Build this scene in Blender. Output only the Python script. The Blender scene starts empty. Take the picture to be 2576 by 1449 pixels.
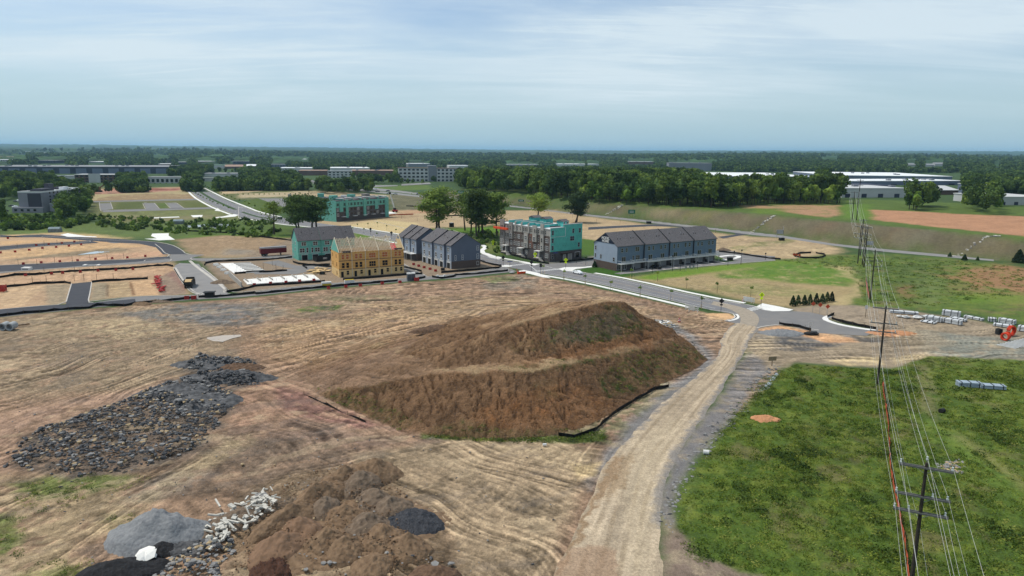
import bpy,bmesh,math,random
import numpy as np
from mathutils import Vector,Matrix
from mathutils.geometry import tessellate_polygon,delaunay_2d_cdt
random.seed(7);RNG=np.random.default_rng(7)
SC=bpy.context.scene
COL=SC.collection
CAM_H=48.0;FOC=1773.0;PITCH=math.atan((724.5-380)/FOC);ROLL=0.0078
cam_data=bpy.data.cameras.new('camera');cam=bpy.data.objects.new('camera',cam_data);COL.objects.link(cam)
CM=Matrix.Rotation(math.pi/2-PITCH,3,'X')@Matrix.Rotation(ROLL,3,'Z')
cam.matrix_world=Matrix.Translation((0,0,CAM_H))@CM.to_4x4()
cam_data.sensor_width=36.0;cam_data.lens=36.0*FOC/2576.0
cam_data.clip_start=0.5;cam_data.clip_end=120000.0
SC.camera=cam
CMN=np.array(CM)
SUN_EL,SUN_AZ=math.radians(60),math.radians(163)
world=bpy.data.worlds.new('World');SC.world=world;world.use_nodes=True
wn=world.node_tree;wn.nodes.clear()
def wnode(t,**k):
 n=wn.nodes.new(t)
 for a,b in k.items():setattr(n,a,b)
 return n
sky=wnode('ShaderNodeTexSky',sky_type='NISHITA',sun_disc=False,sun_elevation=SUN_EL,sun_rotation=math.pi/2-SUN_AZ,altitude=100.0,air_density=1.0,dust_density=0.6,ozone_density=1.5)
tc=wnode('ShaderNodeTexCoord');sep=wnode('ShaderNodeSeparateXYZ');wn.links.new(tc.outputs['Generated'],sep.inputs[0])
addz=wnode('ShaderNodeMath',operation='ADD');addz.inputs[1].default_value=0.12
mxz=wnode('ShaderNodeMath',operation='MAXIMUM');mxz.inputs[1].default_value=0.0
wn.links.new(sep.outputs['Z'],mxz.inputs[0]);wn.links.new(mxz.outputs[0],addz.inputs[0])
dx=wnode('ShaderNodeMath',operation='DIVIDE');dy=wnode('ShaderNodeMath',operation='DIVIDE')
wn.links.new(sep.outputs['X'],dx.inputs[0]);wn.links.new(addz.outputs[0],dx.inputs[1])
wn.links.new(sep.outputs['Y'],dy.inputs[0]);wn.links.new(addz.outputs[0],dy.inputs[1])
cmb=wnode('ShaderNodeCombineXYZ');wn.links.new(dx.outputs[0],cmb.inputs[0]);wn.links.new(dy.outputs[0],cmb.inputs[1])
def cloud(rot,sc,nscale,detail,rough,dist,lo,hi,off):
 m=wnode('ShaderNodeMapping');m.inputs['Rotation'].default_value=(0,0,rot);m.inputs['Scale'].default_value=sc
 m.inputs['Location'].default_value=off
 n=wnode('ShaderNodeTexNoise');n.inputs['Scale'].default_value=nscale;n.inputs['Detail'].default_value=detail
 n.inputs['Roughness'].default_value=rough;n.inputs['Distortion'].default_value=dist
 r=wnode('ShaderNodeMapRange',interpolation_type='SMOOTHSTEP')
 r.inputs['From Min'].default_value=lo;r.inputs['From Max'].default_value=hi
 wn.links.new(cmb.outputs[0],m.inputs['Vector']);wn.links.new(m.outputs[0],n.inputs['Vector']);wn.links.new(n.outputs[0],r.inputs['Value'])
 return r
c1=cloud(0.42,(0.35,1.3,1),0.85,9,0.60,0.9,0.36,0.66,(3.1,1.7,0))
c2=cloud(-0.15,(0.7,0.9,1),0.55,6,0.55,0.3,0.36,0.66,(7.3,2.2,0))
c3=cloud(0.62,(0.45,3.0,1),1.7,10,0.68,1.6,0.42,0.78,(1.3,5.2,0))
def wmath(op,a,b):
 n=wnode('ShaderNodeMath',operation=op)
 for i,v in enumerate((a,b)):
  if isinstance(v,(int,float)):n.inputs[i].default_value=v
  else:wn.links.new(v,n.inputs[i])
 return n.outputs[0]
cl=wmath('ADD',wmath('MULTIPLY',c1.outputs[0],0.46),wmath('MULTIPLY',c2.outputs[0],0.38))
cl=wmath('ADD',cl,wmath('MULTIPLY',wmath('MULTIPLY',c3.outputs[0],c2.outputs[0]),0.55))
cl=wmath('ADD',cl,0.20)
fade=wnode('ShaderNodeMapRange',interpolation_type='SMOOTHSTEP');fade.inputs['From Min'].default_value=0.02;fade.inputs['From Max'].default_value=0.10
fade.inputs['To Min'].default_value=0.0;fade.inputs['To Max'].default_value=1.0
wn.links.new(sep.outputs['Z'],fade.inputs['Value'])
cl=wmath('MINIMUM',wmath('MULTIPLY',cl,fade.outputs[0]),0.88)
mixc=wnode('ShaderNodeMix',data_type='RGBA')
mixc.inputs['B'].default_value=(4.4,5.1,5.5,1)
tint=wnode('ShaderNodeMix',data_type='RGBA',blend_type='MULTIPLY');tint.inputs['Factor'].default_value=1.0
tint.inputs['B'].default_value=(0.62,0.68,0.74,1)
wn.links.new(sky.outputs[0],tint.inputs['A'])
veil=wnode('ShaderNodeMix',data_type='RGBA');veil.inputs['B'].default_value=(2.75,3.80,4.25,1)
vf=wnode('ShaderNodeMapRange',interpolation_type='SMOOTHSTEP');vf.inputs['From Min'].default_value=0.19;vf.inputs['From Max'].default_value=0.0;vf.inputs['To Min'].default_value=0.0;vf.inputs['To Max'].default_value=0.97
wn.links.new(sep.outputs['Z'],vf.inputs['Value']);wn.links.new(vf.outputs[0],veil.inputs['Factor']);wn.links.new(tint.outputs['Result'],veil.inputs['A'])
wn.links.new(veil.outputs['Result'],mixc.inputs['A']);wn.links.new(cl,mixc.inputs['Factor'])
bg=wnode('ShaderNodeBackground');bg.inputs['Strength'].default_value=0.15
wn.links.new(mixc.outputs['Result'],bg.inputs['Color'])
wo=wnode('ShaderNodeOutputWorld');wn.links.new(bg.outputs[0],wo.inputs['Surface'])
sun_d=bpy.data.lights.new('sun','SUN');sun_d.energy=3.3;sun_d.angle=math.radians(0.6);sun_d.color=(1.0,0.94,0.84)
sun_o=bpy.data.objects.new('sun',sun_d);COL.objects.link(sun_o)
sun_o.rotation_euler=Vector((-math.cos(SUN_EL)*math.cos(SUN_AZ),-math.cos(SUN_EL)*math.sin(SUN_AZ),-math.sin(SUN_EL))).to_track_quat('-Z','Y').to_euler()
SC.view_settings.view_transform='Standard';SC.view_settings.look='None';SC.view_settings.exposure=0.14
SC.view_settings.gamma=1.0;SC.view_settings.use_curve_mapping=False
SC.render.engine='CYCLES'
SC.cycles.use_denoising=True;SC.cycles.max_bounces=5;SC.cycles.diffuse_bounces=2;SC.cycles.glossy_bounces=2
SC.cycles.transmission_bounces=2;SC.cycles.transparent_max_bounces=4;SC.cycles.volume_bounces=0
SC.cycles.use_adaptive_sampling=True;SC.cycles.adaptive_threshold=0.02
def _hash(ix,iy,seed):
 h=(ix.astype(np.int64)*374761393+iy.astype(np.int64)*668265263+seed*974711)&0xffffffff
 h=((h^(h>>13))*1274126177)&0xffffffff
 h=((h^(h>>16))*2246822519)&0xffffffff
 return(h^(h>>15))&0xffffffff
def perlin(x,y,seed=0):
 x0=np.floor(x);y0=np.floor(y);fx=x-x0;fy=y-y0
 def g(ix,iy,dx_,dy_):
  a=_hash(ix,iy,seed).astype(np.float64)*(2*math.pi/4294967296.0)
  return np.cos(a)*dx_+np.sin(a)*dy_
 u=fx*fx*fx*(fx*(fx*6-15)+10);v=fy*fy*fy*(fy*(fy*6-15)+10)
 n00=g(x0,y0,fx,fy);n10=g(x0+1,y0,fx-1,fy);n01=g(x0,y0+1,fx,fy-1);n11=g(x0+1,y0+1,fx-1,fy-1)
 return 1.5*((n00*(1-u)+n10*u)*(1-v)+(n01*(1-u)+n11*u)*v)
def fbm(x,y,seed=0,oct=4,gain=0.5):
 s=0;a=1;t=0
 for o in range(oct):
  s=s+a*perlin(x*2**o+17.3*o,y*2**o-9.1*o,seed+o);t+=a;a*=gain
 return s/t
def sstep(a,b,x):
 t=np.clip((x-a)/(b-a),0,1);return t*t*(3-2*t)
def ray(u,v):
 d=CMN@np.array([(u-1288)/FOC,-(v-724.5)/FOC,-1.0]);return d
def W(u,v,h=0.0):
 d=ray(u,v);t=(h-CAM_H)/d[2];return np.array([d[0]*t,d[1]*t,h])
def P2(u,v,h=0.0):return W(u,v,h)[:2]
def pix(p):
 q=np.asarray(p,float)-np.array([0,0,CAM_H]);q=q@CMN
 return 1288+FOC*q[...,0]/-q[...,2],724.5-FOC*q[...,1]/-q[...,2]
def hgt(b,top):
 lo,hi=-5.0,80.0
 for _ in range(40):
  m=(lo+hi)/2
  if pix((b[0],b[1],m))[1]>top:lo=m
  else:hi=m
 return m
def sdist(x,y,poly):
 """signed distance, positive inside; 999 margin outside bbox+pad is approximated"""
 poly=np.asarray(poly,float);n=len(poly)
 out=np.full(x.shape,-1e3)
 pad=25.0+0.05*np.abs(poly).max()
 m=(x>poly[:,0].min()-pad)&(x<poly[:,0].max()+pad)&(y>poly[:,1].min()-pad)&(y<poly[:,1].max()+pad)
 if not m.any():return out
 px=x[m];py=y[m];d=np.full(px.shape,1e18);ins=np.zeros(px.shape,bool)
 for i in range(n):
  ax,ay=poly[i];bx,by=poly[(i+1)%n]
  ex,ey=bx-ax,by-ay;L=ex*ex+ey*ey+1e-12
  t=np.clip(((px-ax)*ex+(py-ay)*ey)/L,0,1)
  d=np.minimum(d,(px-ax-t*ex)**2+(py-ay-t*ey)**2)
  if ay!=by:
   c=(ay>py)!=(by>py)
   ins^=c&(px<(bx-ax)*(py-ay)/(by-ay)+ax)
 d=np.sqrt(d);out[m]=np.where(ins,d,-d);return out
def polyline_dist(x,y,pts):
 d=np.full(x.shape,1e18);s=np.zeros(x.shape);acc=0.0;side=np.zeros(x.shape)
 pts=np.asarray(pts,float)
 for i in range(len(pts)-1):
  ax,ay=pts[i];bx,by=pts[i+1];ex,ey=bx-ax,by-ay;L=math.hypot(ex,ey)+1e-9
  t=np.clip(((x-ax)*ex+(y-ay)*ey)/(L*L),0,1)
  q=(x-ax-t*ex)**2+(y-ay-t*ey)**2
  k=q<d;d=np.where(k,q,d);s=np.where(k,acc+t*L,s)
  side=np.where(k,(ex*(y-ay)-ey*(x-ax))/L,side);acc+=L
 return np.sqrt(d),s,side
def lin(c):c=c/255.0;return c/12.92 if c<=0.04045 else((c+0.055)/1.055)**2.4
KALB=0.72
def S(r,g,b,k=KALB):return(lin(r)*k,lin(g)*k,lin(b)*k)
MATS={}
def mat(name,col,rough=0.85,var=0.12,scale=1.5,bump=0.0,col2=None,metallic=0.0,spec=0.25,coords='Object',detail=4):
 if name in MATS:return MATS[name]
 m=bpy.data.materials.new(name);m.use_nodes=True;nt=m.node_tree;N=nt.nodes;L=nt.links
 b=N['Principled BSDF'];b.inputs['Roughness'].default_value=rough;b.inputs['Metallic'].default_value=metallic
 b.inputs['Specular IOR Level'].default_value=spec
 t=N.new('ShaderNodeTexCoord');n=N.new('ShaderNodeTexNoise');n.inputs['Scale'].default_value=scale;n.inputs['Detail'].default_value=detail
 L.new(t.outputs[coords],n.inputs['Vector'])
 r=N.new('ShaderNodeMapRange');r.inputs['From Min'].default_value=0.3;r.inputs['From Max'].default_value=0.7
 L.new(n.outputs[0],r.inputs['Value'])
 mx=N.new('ShaderNodeMix');mx.data_type='RGBA'
 c=col
 a2=col2 if col2 else tuple(min(1,v*(1+var))for v in c)
 a1=c if col2 else tuple(v*(1-var)for v in c)
 mx.inputs['A'].default_value=(*a1,1);mx.inputs['B'].default_value=(*a2,1)
 L.new(r.outputs[0],mx.inputs['Factor']);L.new(mx.outputs['Result'],b.inputs['Base Color'])
 if bump:
  bp=N.new('ShaderNodeBump');bp.inputs['Strength'].default_value=1.0;bp.inputs['Distance'].default_value=bump
  L.new(n.outputs[0],bp.inputs['Height']);L.new(bp.outputs[0],b.inputs['Normal'])
 MATS[name]=m;return m
def mat_attr(name,rough=0.95,fine=((0.8,0.22),(4.0,0.25)),bump=((2.0,0.12),(9.0,0.05)),green=True):
 """colour from the surveyed soil attribute, fine grain and relief from procedural noise in metres"""
 m=bpy.data.materials.new(name);m.use_nodes=True;nt=m.node_tree;N=nt.nodes;L=nt.links
 b=N['Principled BSDF'];b.inputs['Roughness'].default_value=rough;b.inputs['Specular IOR Level'].default_value=0.12
 t=N.new('ShaderNodeNewGeometry');a=N.new('ShaderNodeAttribute');a.attribute_name='soil'
 g=N.new('ShaderNodeAttribute');g.attribute_name='rough'
 cur=a.outputs['Color'];hs=[]
 for i,(sc,am)in enumerate(fine):
  n=N.new('ShaderNodeTexNoise');n.inputs['Scale'].default_value=sc;n.inputs['Detail'].default_value=5;n.inputs['Roughness'].default_value=0.7
  L.new(t.outputs['Position'],n.inputs['Vector'])
  r=N.new('ShaderNodeMapRange');r.inputs['From Min'].default_value=0.25;r.inputs['From Max'].default_value=0.75
  r.inputs['To Min'].default_value=1-am;r.inputs['To Max'].default_value=1+am;L.new(n.outputs[0],r.inputs['Value'])
  mx=N.new('ShaderNodeMix');mx.data_type='RGBA';mx.blend_type='MULTIPLY';mx.inputs['Factor'].default_value=1
  L.new(cur,mx.inputs['A']);L.new(r.outputs[0],mx.inputs['B']);cur=mx.outputs['Result']
 L.new(cur,b.inputs['Base Color'])
 prev=None
 for sc,d in bump:
  n=N.new('ShaderNodeTexNoise');n.inputs['Scale'].default_value=sc;n.inputs['Detail'].default_value=4;n.inputs['Roughness'].default_value=0.65
  L.new(t.outputs['Position'],n.inputs['Vector'])
  bp=N.new('ShaderNodeBump');bp.inputs['Distance'].default_value=d;L.new(g.outputs['Fac'],bp.inputs['Strength'])
  L.new(n.outputs[0],bp.inputs['Height'])
  if prev:L.new(prev,bp.inputs['Normal'])
  prev=bp.outputs[0]
 L.new(prev,b.inputs['Normal'])
 return m
def mat_leaf(name,c1,c2,c3=None,sc=0.35):
 m=bpy.data.materials.new(name);m.use_nodes=True;nt=m.node_tree;N=nt.nodes;L=nt.links
 b=N['Principled BSDF'];b.inputs['Roughness'].default_value=0.75;b.inputs['Specular IOR Level'].default_value=0.1
 t=N.new('ShaderNodeNewGeometry');n=N.new('ShaderNodeTexNoise');n.inputs['Scale'].default_value=sc;n.inputs['Detail'].default_value=3
 L.new(t.outputs['Position'],n.inputs['Vector'])
 o=N.new('ShaderNodeObjectInfo')
 ad=N.new('ShaderNodeMath');ad.operation='ADD';L.new(n.outputs[0],ad.inputs[0])
 mu=N.new('ShaderNodeMath');mu.operation='MULTIPLY_ADD';mu.inputs[1].default_value=0.75;mu.inputs[2].default_value=-0.37
 L.new(o.outputs['Random'],mu.inputs[0]);L.new(mu.outputs[0],ad.inputs[1])
 cr=N.new('ShaderNodeValToRGB');e=cr.color_ramp.elements
 e[0].position=0.2;e[0].color=(*c1,1);e[1].position=0.85;e[1].color=(*(c3 or c2),1)
 k=e.new(0.52);k.color=(*c2,1)
 L.new(ad.outputs[0],cr.inputs[0]);L.new(cr.outputs[0],b.inputs['Base Color'])
 tr=N.new('ShaderNodeBsdfTranslucent');L.new(cr.outputs[0],tr.inputs['Color'])
 ms=N.new('ShaderNodeMixShader');ms.inputs[0].default_value=0.22
 L.new(b.outputs[0],ms.inputs[1]);L.new(tr.outputs[0],ms.inputs[2]);L.new(ms.outputs[0],N['Material Output'].inputs['Surface'])
 MATS[name]=m;return m
class MB:
 """collects boxes, prisms, tubes into one mesh"""
 def __init__(s):s.v=[];s.f=[];s.m=[];s.ms=[]
 def mi(s,m):
  if m not in s.ms:s.ms.append(m)
  return s.ms.index(m)
 def add(s,vs,fs,m=None):
  k=len(s.v);s.v+=[tuple(map(float,p))for p in vs];s.f+=[tuple(i+k for i in f)for f in fs]
  s.m+=[s.mi(m)]*len(fs);return s
 def box(s,x0,x1,y0,y1,z0,z1,m=None,M=None):
  vs=[(x,y,z)for z in(z0,z1)for y in(y0,y1)for x in(x0,x1)]
  if M is not None:vs=[tuple(M@Vector(p))for p in vs]
  return s.add(vs,[(0,2,3,1),(4,5,7,6),(0,1,5,4),(2,6,7,3),(0,4,6,2),(1,3,7,5)],m)
 def bar(s,a,b,w,h,m=None,up=(0,0,1)):
  a=Vector(a);b=Vector(b);d=(b-a);L=d.length;d.normalize();u=Vector(up)
  if abs(d.dot(u))>0.98:u=Vector((0,1,0))
  sx=d.cross(u).normalized();uz=sx.cross(d).normalized();vs=[]
  for p in(a,b):
   for i,j in((-1,-1),(1,-1),(1,1),(-1,1)):vs.append(p+sx*(i*w/2)+uz*(j*h/2))
  return s.add(vs,[(0,1,2,3),(7,6,5,4),(0,4,5,1),(1,5,6,2),(2,6,7,3),(3,7,4,0)],m)
 def tube(s,pts,r,n=8,m=None,cap=True):
  rs=r if hasattr(r,'__len__')else[r]*len(pts);pts=[Vector(p)for p in pts];vs=[];fs=[]
  ref=Vector((0.13,0.97,0.2))if abs((pts[-1]-pts[0]).normalized().z)>0.5 else Vector((0,0,1))
  for i,p in enumerate(pts):
   d=(pts[min(i+1,len(pts)-1)]-pts[max(i-1,0)]).normalized()
   a=d.cross(ref).normalized();b=a.cross(d)
   for k in range(n):
    t=2*math.pi*k/n;vs.append(p+(a*math.cos(t)+b*math.sin(t))*rs[i])
  for i in range(len(pts)-1):
   for k in range(n):fs.append((i*n+k,i*n+(k+1)%n,(i+1)*n+(k+1)%n,(i+1)*n+k))
  if cap:fs.append(tuple(range(n-1,-1,-1)));fs.append(tuple(range((len(pts)-1)*n,len(pts)*n)))
  return s.add(vs,fs,m)
 def prism(s,prof,x0,x1,m=None,axis='x'):
  """extrude a profile [(y,z)..] along x"""
  n=len(prof);f=(lambda x,p:(x,p[0],p[1]))if axis=='x' else((lambda x,p:(p[0],x,p[1]))if axis=='y' else(lambda x,p:(p[0],p[1],x)))
  vs=[f(x0,p)for p in prof]+[f(x1,p)for p in prof]
  fs=[tuple(range(n-1,-1,-1)),tuple(range(n,2*n))]+[(i,(i+1)%n,n+(i+1)%n,n+i)for i in range(n)]
  return s.add(vs,fs,m)
 def mesh(s,name,default=None,smooth=False):
  me=bpy.data.meshes.new(name);me.from_pydata(s.v,[],s.f)
  for m in(s.ms or[None]):me.materials.append(m or default)
  if len(s.ms)>1:me.polygons.foreach_set('material_index',s.m)
  if smooth:me.polygons.foreach_set('use_smooth',[True]*len(s.f))
  me.update();return me
 def build(s,name,m=None,parent=None,smooth=False,**k):
  return obj(name,s.mesh(name,m,smooth),parent,**k)
def obj(name,data,parent=None,loc=None,rot=None,scale=None):
 o=bpy.data.objects.new(name,data);COL.objects.link(o)
 if parent is not None:o.parent=parent
 if loc is not None:o.location=loc
 if rot is not None:o.rotation_euler=rot if hasattr(rot,'__len__')else(0,0,rot)
 if scale is not None:o.scale=scale if hasattr(scale,'__len__')else(scale,)*3
 return o
def tag(o,label=None,cat=None,group=None,kind=None):
 if label:o['label']=label
 if cat:o['category']=cat
 if group:o['group']=group
 if kind:o['kind']=kind
 return o
def thing(name,label,cat,loc=(0,0,0),rot=0,group=None):
 o=obj(name,None,None,tuple(loc),(0,0,rot));o.empty_display_size=0.5
 return tag(o,label,cat,group)
def copy_tree(o,parent=None):
 c=o.copy();COL.objects.link(c);c.parent=parent
 for ch in list(o.children):copy_tree(ch,c)
 return c
def place(o,loc,rot=0,label=None,scale=None,group=None):
 o.location=tuple(loc)if len(loc)==3 else(loc[0],loc[1],0);o.rotation_euler=(0,0,rot)
 if scale is not None:o.scale=(scale,)*3 if not hasattr(scale,'__len__')else scale
 if label:o['label']=label
 if group:o['group']=group
 return o
ORD='first second third fourth fifth sixth seventh eighth ninth tenth eleventh twelfth thirteenth fourteenth fifteenth sixteenth seventeenth eighteenth nineteenth twentieth'.split()
def nth(i):
 if i<20:return ORD[i]
 t={2:'twenty',3:'thirty',4:'forty',5:'fifty',6:'sixty'}[(i+1)//10]
 r=(i+1)%10
 return t+'-'+ORD[r-1]if r else t[:-1]+'ieth'
# ================================================================== terrain height
TOE=np.array([P2(*p)for p in[(1120,494),(1200,505),(1275,515),(1415,532.4),(1597,551),(1780,572),(1964,592),(2092,612.5),(2232,627.5),(2382,641),(2576,662),(2700,676)]])
TOE=np.vstack([[-150,930],TOE,[[330,210]]])
def emb(x,y):
 d,s,side=polyline_dist(x,y,TOE)
 t=np.where(side>0,d,0)
 left=sstep(0,330,s)
 return left*(9.4*sstep(1.0,24,t)**0.85-4.0*sstep(500,1300,t))
def far_h(x,y):
 r=np.hypot(x,y);b=np.arctan2(x,y)
 side=62+40*sstep(0.15,-0.62,b)+34*sstep(0.05,0.6,b)
 up=sstep(4000,21000,r)
 hills=fbm(x/3200.0,y/1700.0,5,3)*46*sstep(1800,7000,r)+fbm(x/700.0,y/700.0,9,3)*9*sstep(700,2500,r)
 near_r=14*sstep(1100,2600,r)*sstep(0.05,0.45,b)
 return up*side+hills*(1-0.45*up)+near_r
def terr(x,y):
 x=np.asarray(x,float);y=np.asarray(y,float)
 return emb(x,y)+far_h(x,y)
def G(u,v):
 """photo coordinates to the land surface"""
 d=ray(u,v);t0=(0-CAM_H)/d[2]if d[2]<-1e-4 else 30000
 ts=np.linspace(0.35*t0,min(t0,30000),260)
 z=CAM_H+d[2]*ts;h=terr(d[0]*ts,d[1]*ts);k=np.nonzero(z<=h)[0]
 if len(k)==0:t=ts[-1]
 elif k[0]==0:t=ts[0]
 else:
  i=k[0];a=z[i-1]-h[i-1];b=h[i]-z[i];t=ts[i-1]+(ts[i]-ts[i-1])*a/(a+b+1e-9)
 x,y=d[0]*t,d[1]*t
 return np.array([x,y,float(terr(np.array([x]),np.array([y]))[0])])
def GP(pts):return[G(u,v)[:2]for u,v in pts]
def WP(pts):return[P2(u,v)for u,v in pts]
def at(u,v):return G(u,v)
# ================================================================== soil survey
BOUL_N=[(472,474),(495,496),(514,507),(547,524),(588,539),(612,549),(644,552),(715.6,564),(775.7,569),(835,577),(888.4,585.3),(960,600.5),(1040,618),(1120,636),(1208,658.5),(1271,671),(1349.6,686),(1471.8,707),(1640,745.5),(1788,780)]
BOUL_F=[(508,473),(535,487),(563,501),(590,512),(615,522),(644,534),(700,547),(760,556),(823.3,564.6),(882.2,572.1),(998.7,590),(1100,612),(1208.4,637.1),(1232.2,647),(1318.7,662.9),(1342,667.2),(1404.7,677.2),(1474.8,686.6),(1588,707),(1763,748),(1900.5,771.5)]
ST_S_F=[(1271,671),(1215,681),(1150,689),(1095,694),(1052,698),(985,703),(900,709),(820,714),(740,722),(672,731),(600,740)]
ST_S_N=[(1300,683),(1215,692),(1150,700),(1085,703),(1052,706),(985,711),(900,718),(820,724),(740,734),(672,741),(600,748)]
PAVE={}
PAVE['south_street']=[(1271,671)]+ST_S_F[1:]+[(565,737),(500,741),(440,744),(340,746),(230,762),(170,766),(85,771),(0,779),(-120,789),(-120,812),(0,798),(85,789),(170,781),(250,772),(330,767),(430,758),(520,752),(560,750)]+ST_S_N[::-1]
PAVE['west_street']=[(500,664),(506,672),(530,690),(556,712),(576,733),(565,745),(500,745),(482,735),(468,720),(452,700),(438,676),(440,668),(452,662)]
PAVE['lot_street']=[(1012,662),(1046,681),(1078,697),(1095,702),(1052,702),(1040,692),(1014,676)]
PAVE['north_street']=[(738,652),(700,650),(650,649),(580,652),(520,658),(478,654),(440,657),(400,660),(300,666),(170,674),(60,681),(0,688),(-120,697),(-120,680),(0,668),(100,664),(250,656),(340,652),(400,648),(425,647),(430,641),(412,636),(405,625),(390,614),(350,608),(290,612),(270,611),(300,607),(330,605),(390,610),(430,616),(455,630),(468,640),(500,642),(515,641),(482,649),(500,650),(600,650),(700,644),(735,642)]
PAVE['curved_street']=[(0,591),(60,597),(105,597),(150,600),(230,606),(300,611),(350,613),(392,622),(410,640),(470,640),(455,628),(432,617),(390,609),(330,604),(300,601),(250,599),(180,595),(105,590),(60,592),(0,597)]
PAVE['lane']=[(-120,632),(0,620),(60,615),(130,611),(230,606),(250,611),(130,618),(60,624),(0,630),(-120,643)]
PAVE['stub_street']=[(180,714),(231,709),(227,735),(222,762),(165,768),(172,740)]
PAVE['parking_lane']=[(660,660),(700,655),(745,668),(832,668),(832,676),(780,676),(770,684),(745,690),(640,690),(640,684),(740,676),(712,672)]
PAVE['east_street']=[(1342,667),(1380,664),(1460,658),(1510,650),(1510,668),(1455,674),(1404.7,677.5)]
PAVE['model_lane']=[(1560,690),(1620,683),(1720,674),(1800,667),(1870,661),(1950,655),(1950,645),(1890,640),(1840,632),(1800,630),(1800,642),(1830,655),(1860,656),(1800,662),(1700,666),(1600,678),(1545,688)]
PAVE['stub_end']=[(1900.5,771.5),(1945,783),(1995,783),(2040,786),(2085,797),(2075,801),(2078,806),(2110,817),(2165,826),(2203,832),(2180,845),(2060,838),(2000,823),(1960,816),(1905,825),(1823,807.5),(1853.5,800),(1848,791),(1788,780)]
PAVE['highway']=[(1056,486),(1130,496),(1200,504),(1275,515),(1336.5,522.8),(1415,532.4),(1500,541.5),(1597,551),(1702,562.6),(1780.5,572),(1876.6,581.8),(1964,592),(2092,612.5),(2232,627.5),(2382,641),(2500,653),(2500,657),(2369.5,646),(2232,634),(2092,617.5),(1964,598),(1894,591.4),(1789,578),(1597,556.5),(1472,543),(1406,534.5),(1345,526.5),(1279,520),(1200,511),(1130,503),(1056,496)]
PAVE['back_street']=[(1480,572),(1560,568),(1650,564),(1720,566),(1800,572),(1900,583),(1877,590),(1820,600),(1805,596),(1852,590),(1846,585),(1790,578),(1700,570),(1640,569),(1560,573),(1480,578)]
PAVEW={k:np.array(WP(v))for k,v in PAVE.items()}
BOULW=np.array(WP(BOUL_N)+WP(BOUL_F)[::-1])
HAUL_L=[(1385,1449),(1420,1390),(1470,1300),(1500,1220),(1535,1150),(1590,1090),(1650,1030),(1700,985),(1770,930),(1815,890),(1812,855),(1830,828),(1850,812)]
HAUL_R=[(1668,1449),(1660,1390),(1658,1300),(1675,1220),(1700,1150),(1740,1090),(1775,1040),(1815,985),(1845,930),(1872,890),(1885,855),(1900,838),(1910,824)]
LAYERS=[]
def layer(pts,col,soft=1.5,warp=1.5,op=1.0,patch=0.0,rough=None,onland=False,fr=None,grass=None):
 LAYERS.append((np.array(GP(pts)if onland else WP(pts)),np.array(col),soft,warp,op,patch,rough,fr,grass))
TAN=S(186,160,130);BRN=S(158,130,104);DBR=S(120,95,74);ORG=S(205,165,128);PALE=S(208,188,162);GRAV=S(128,127,128);DGR=S(96,95,97)
GRN=S(84,108,44);YGR=S(112,134,58);OLV=S(108,106,74);DRY=S(168,148,110);RED=S(150,108,92);PNK=S(190,148,128);CONC=S(205,203,198)
layer([(0,560),(240,560),(470,540),(760,575),(735,600),(560,605),(440,600),(250,596),(0,595)],S(100,116,62),4,4,1,.3,.3,grass=.8)
layer([(225,575),(470,485),(560,530),(740,560),(740,600),(480,605),(300,590)],S(96,112,62),5,5,1,.4,.3,grass=.8)
layer([(200,472),(460,470),(500,500),(545,530),(560,548),(300,562),(225,540)],S(112,112,72),5,4,1,.3,.2,grass=.6)
layer([(203,477),(470,470),(478,488),(500,500),(225,508)],S(178,162,122),3,3,1,.3)
layer([(210,478),(455,471),(458,479),(380,484),(215,490)],S(186,142,122),2,2,1,.2)
layer([(262,473),(330,473),(452,475),(440,480),(330,481),(300,480)],S(150,92,78),2,2,.9,.4)
layer([(280,492),(370,487),(480,489),(500,500),(380,503),(230,506)],S(150,122,92),2,2,.8,.2)
layer([(300,509),(360,507),(357,526),(285,527)],S(92,100,52),1,1,1,.2)
layer([(395,511),(418,510),(425,525),(403,525)],S(92,108,50),1,1,1,.2)
layer([(455,505),(530,512),(560,528),(470,526)],S(100,106,56),2,1,1,.2)
layer([(240,533),(600,527),(640,552),(420,552),(250,548)],S(118,122,76),3,3,1,.5)
layer([(290,540),(440,545),(540,540),(560,548),(400,556),(300,552)],S(142,132,100),3,3,.7,.5)
layer([(545,482),(790,478),(800,500),(560,503)],S(102,106,64),3,2,1,.2)
layer([(548,474),(670,472),(655,482),(560,489)],S(196,172,138),2,2,1,.3)
layer([(560,472),(640,471),(650,476),(560,481)],S(140,134,130),2,1,1,.2)
layer([(600,488),(790,480),(1010,492),(1000,500),(700,496),(600,498)],S(196,176,144),2,1,.9,.2)
layer([(650,498),(740,500),(720,520),(690,545),(640,533),(600,512)],S(86,104,44),2,2,1,.2)
layer([(470,562),(600,556),(760,575),(740,605),(600,595),(470,595)],S(84,104,48),4,4,1,.6,.6,grass=1)
layer([(430,596),(560,598),(730,603),(730,590),(600,588)],S(98,122,50),2,2,1,.3)
layer([(0,592),(160,584),(250,590),(330,600),(280,602),(120,590),(0,600)],S(196,172,124),2,2,1,.3)
layer([(-200,596),(150,588),(400,612),(430,650),(442,670),(480,740),(300,748),(60,775),(-200,800)],S(192,160,128),2,1,1,.3)
layer([(0,608),(150,598),(330,608),(300,616),(130,612),(0,618)],S(208,170,128),1,.6,1,.2)
layer([(0,632),(240,614),(380,618),(330,622),(150,640),(0,652)],S(214,176,132),1,.6,1,.2)
layer([(0,655),(160,636),(300,622),(330,630),(200,645),(60,655)],S(150,132,106),1,.8,1,.3)
layer([(60,652),(400,632),(425,640),(330,650),(100,660)],S(208,166,134),1,.6,1,.2)
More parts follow.
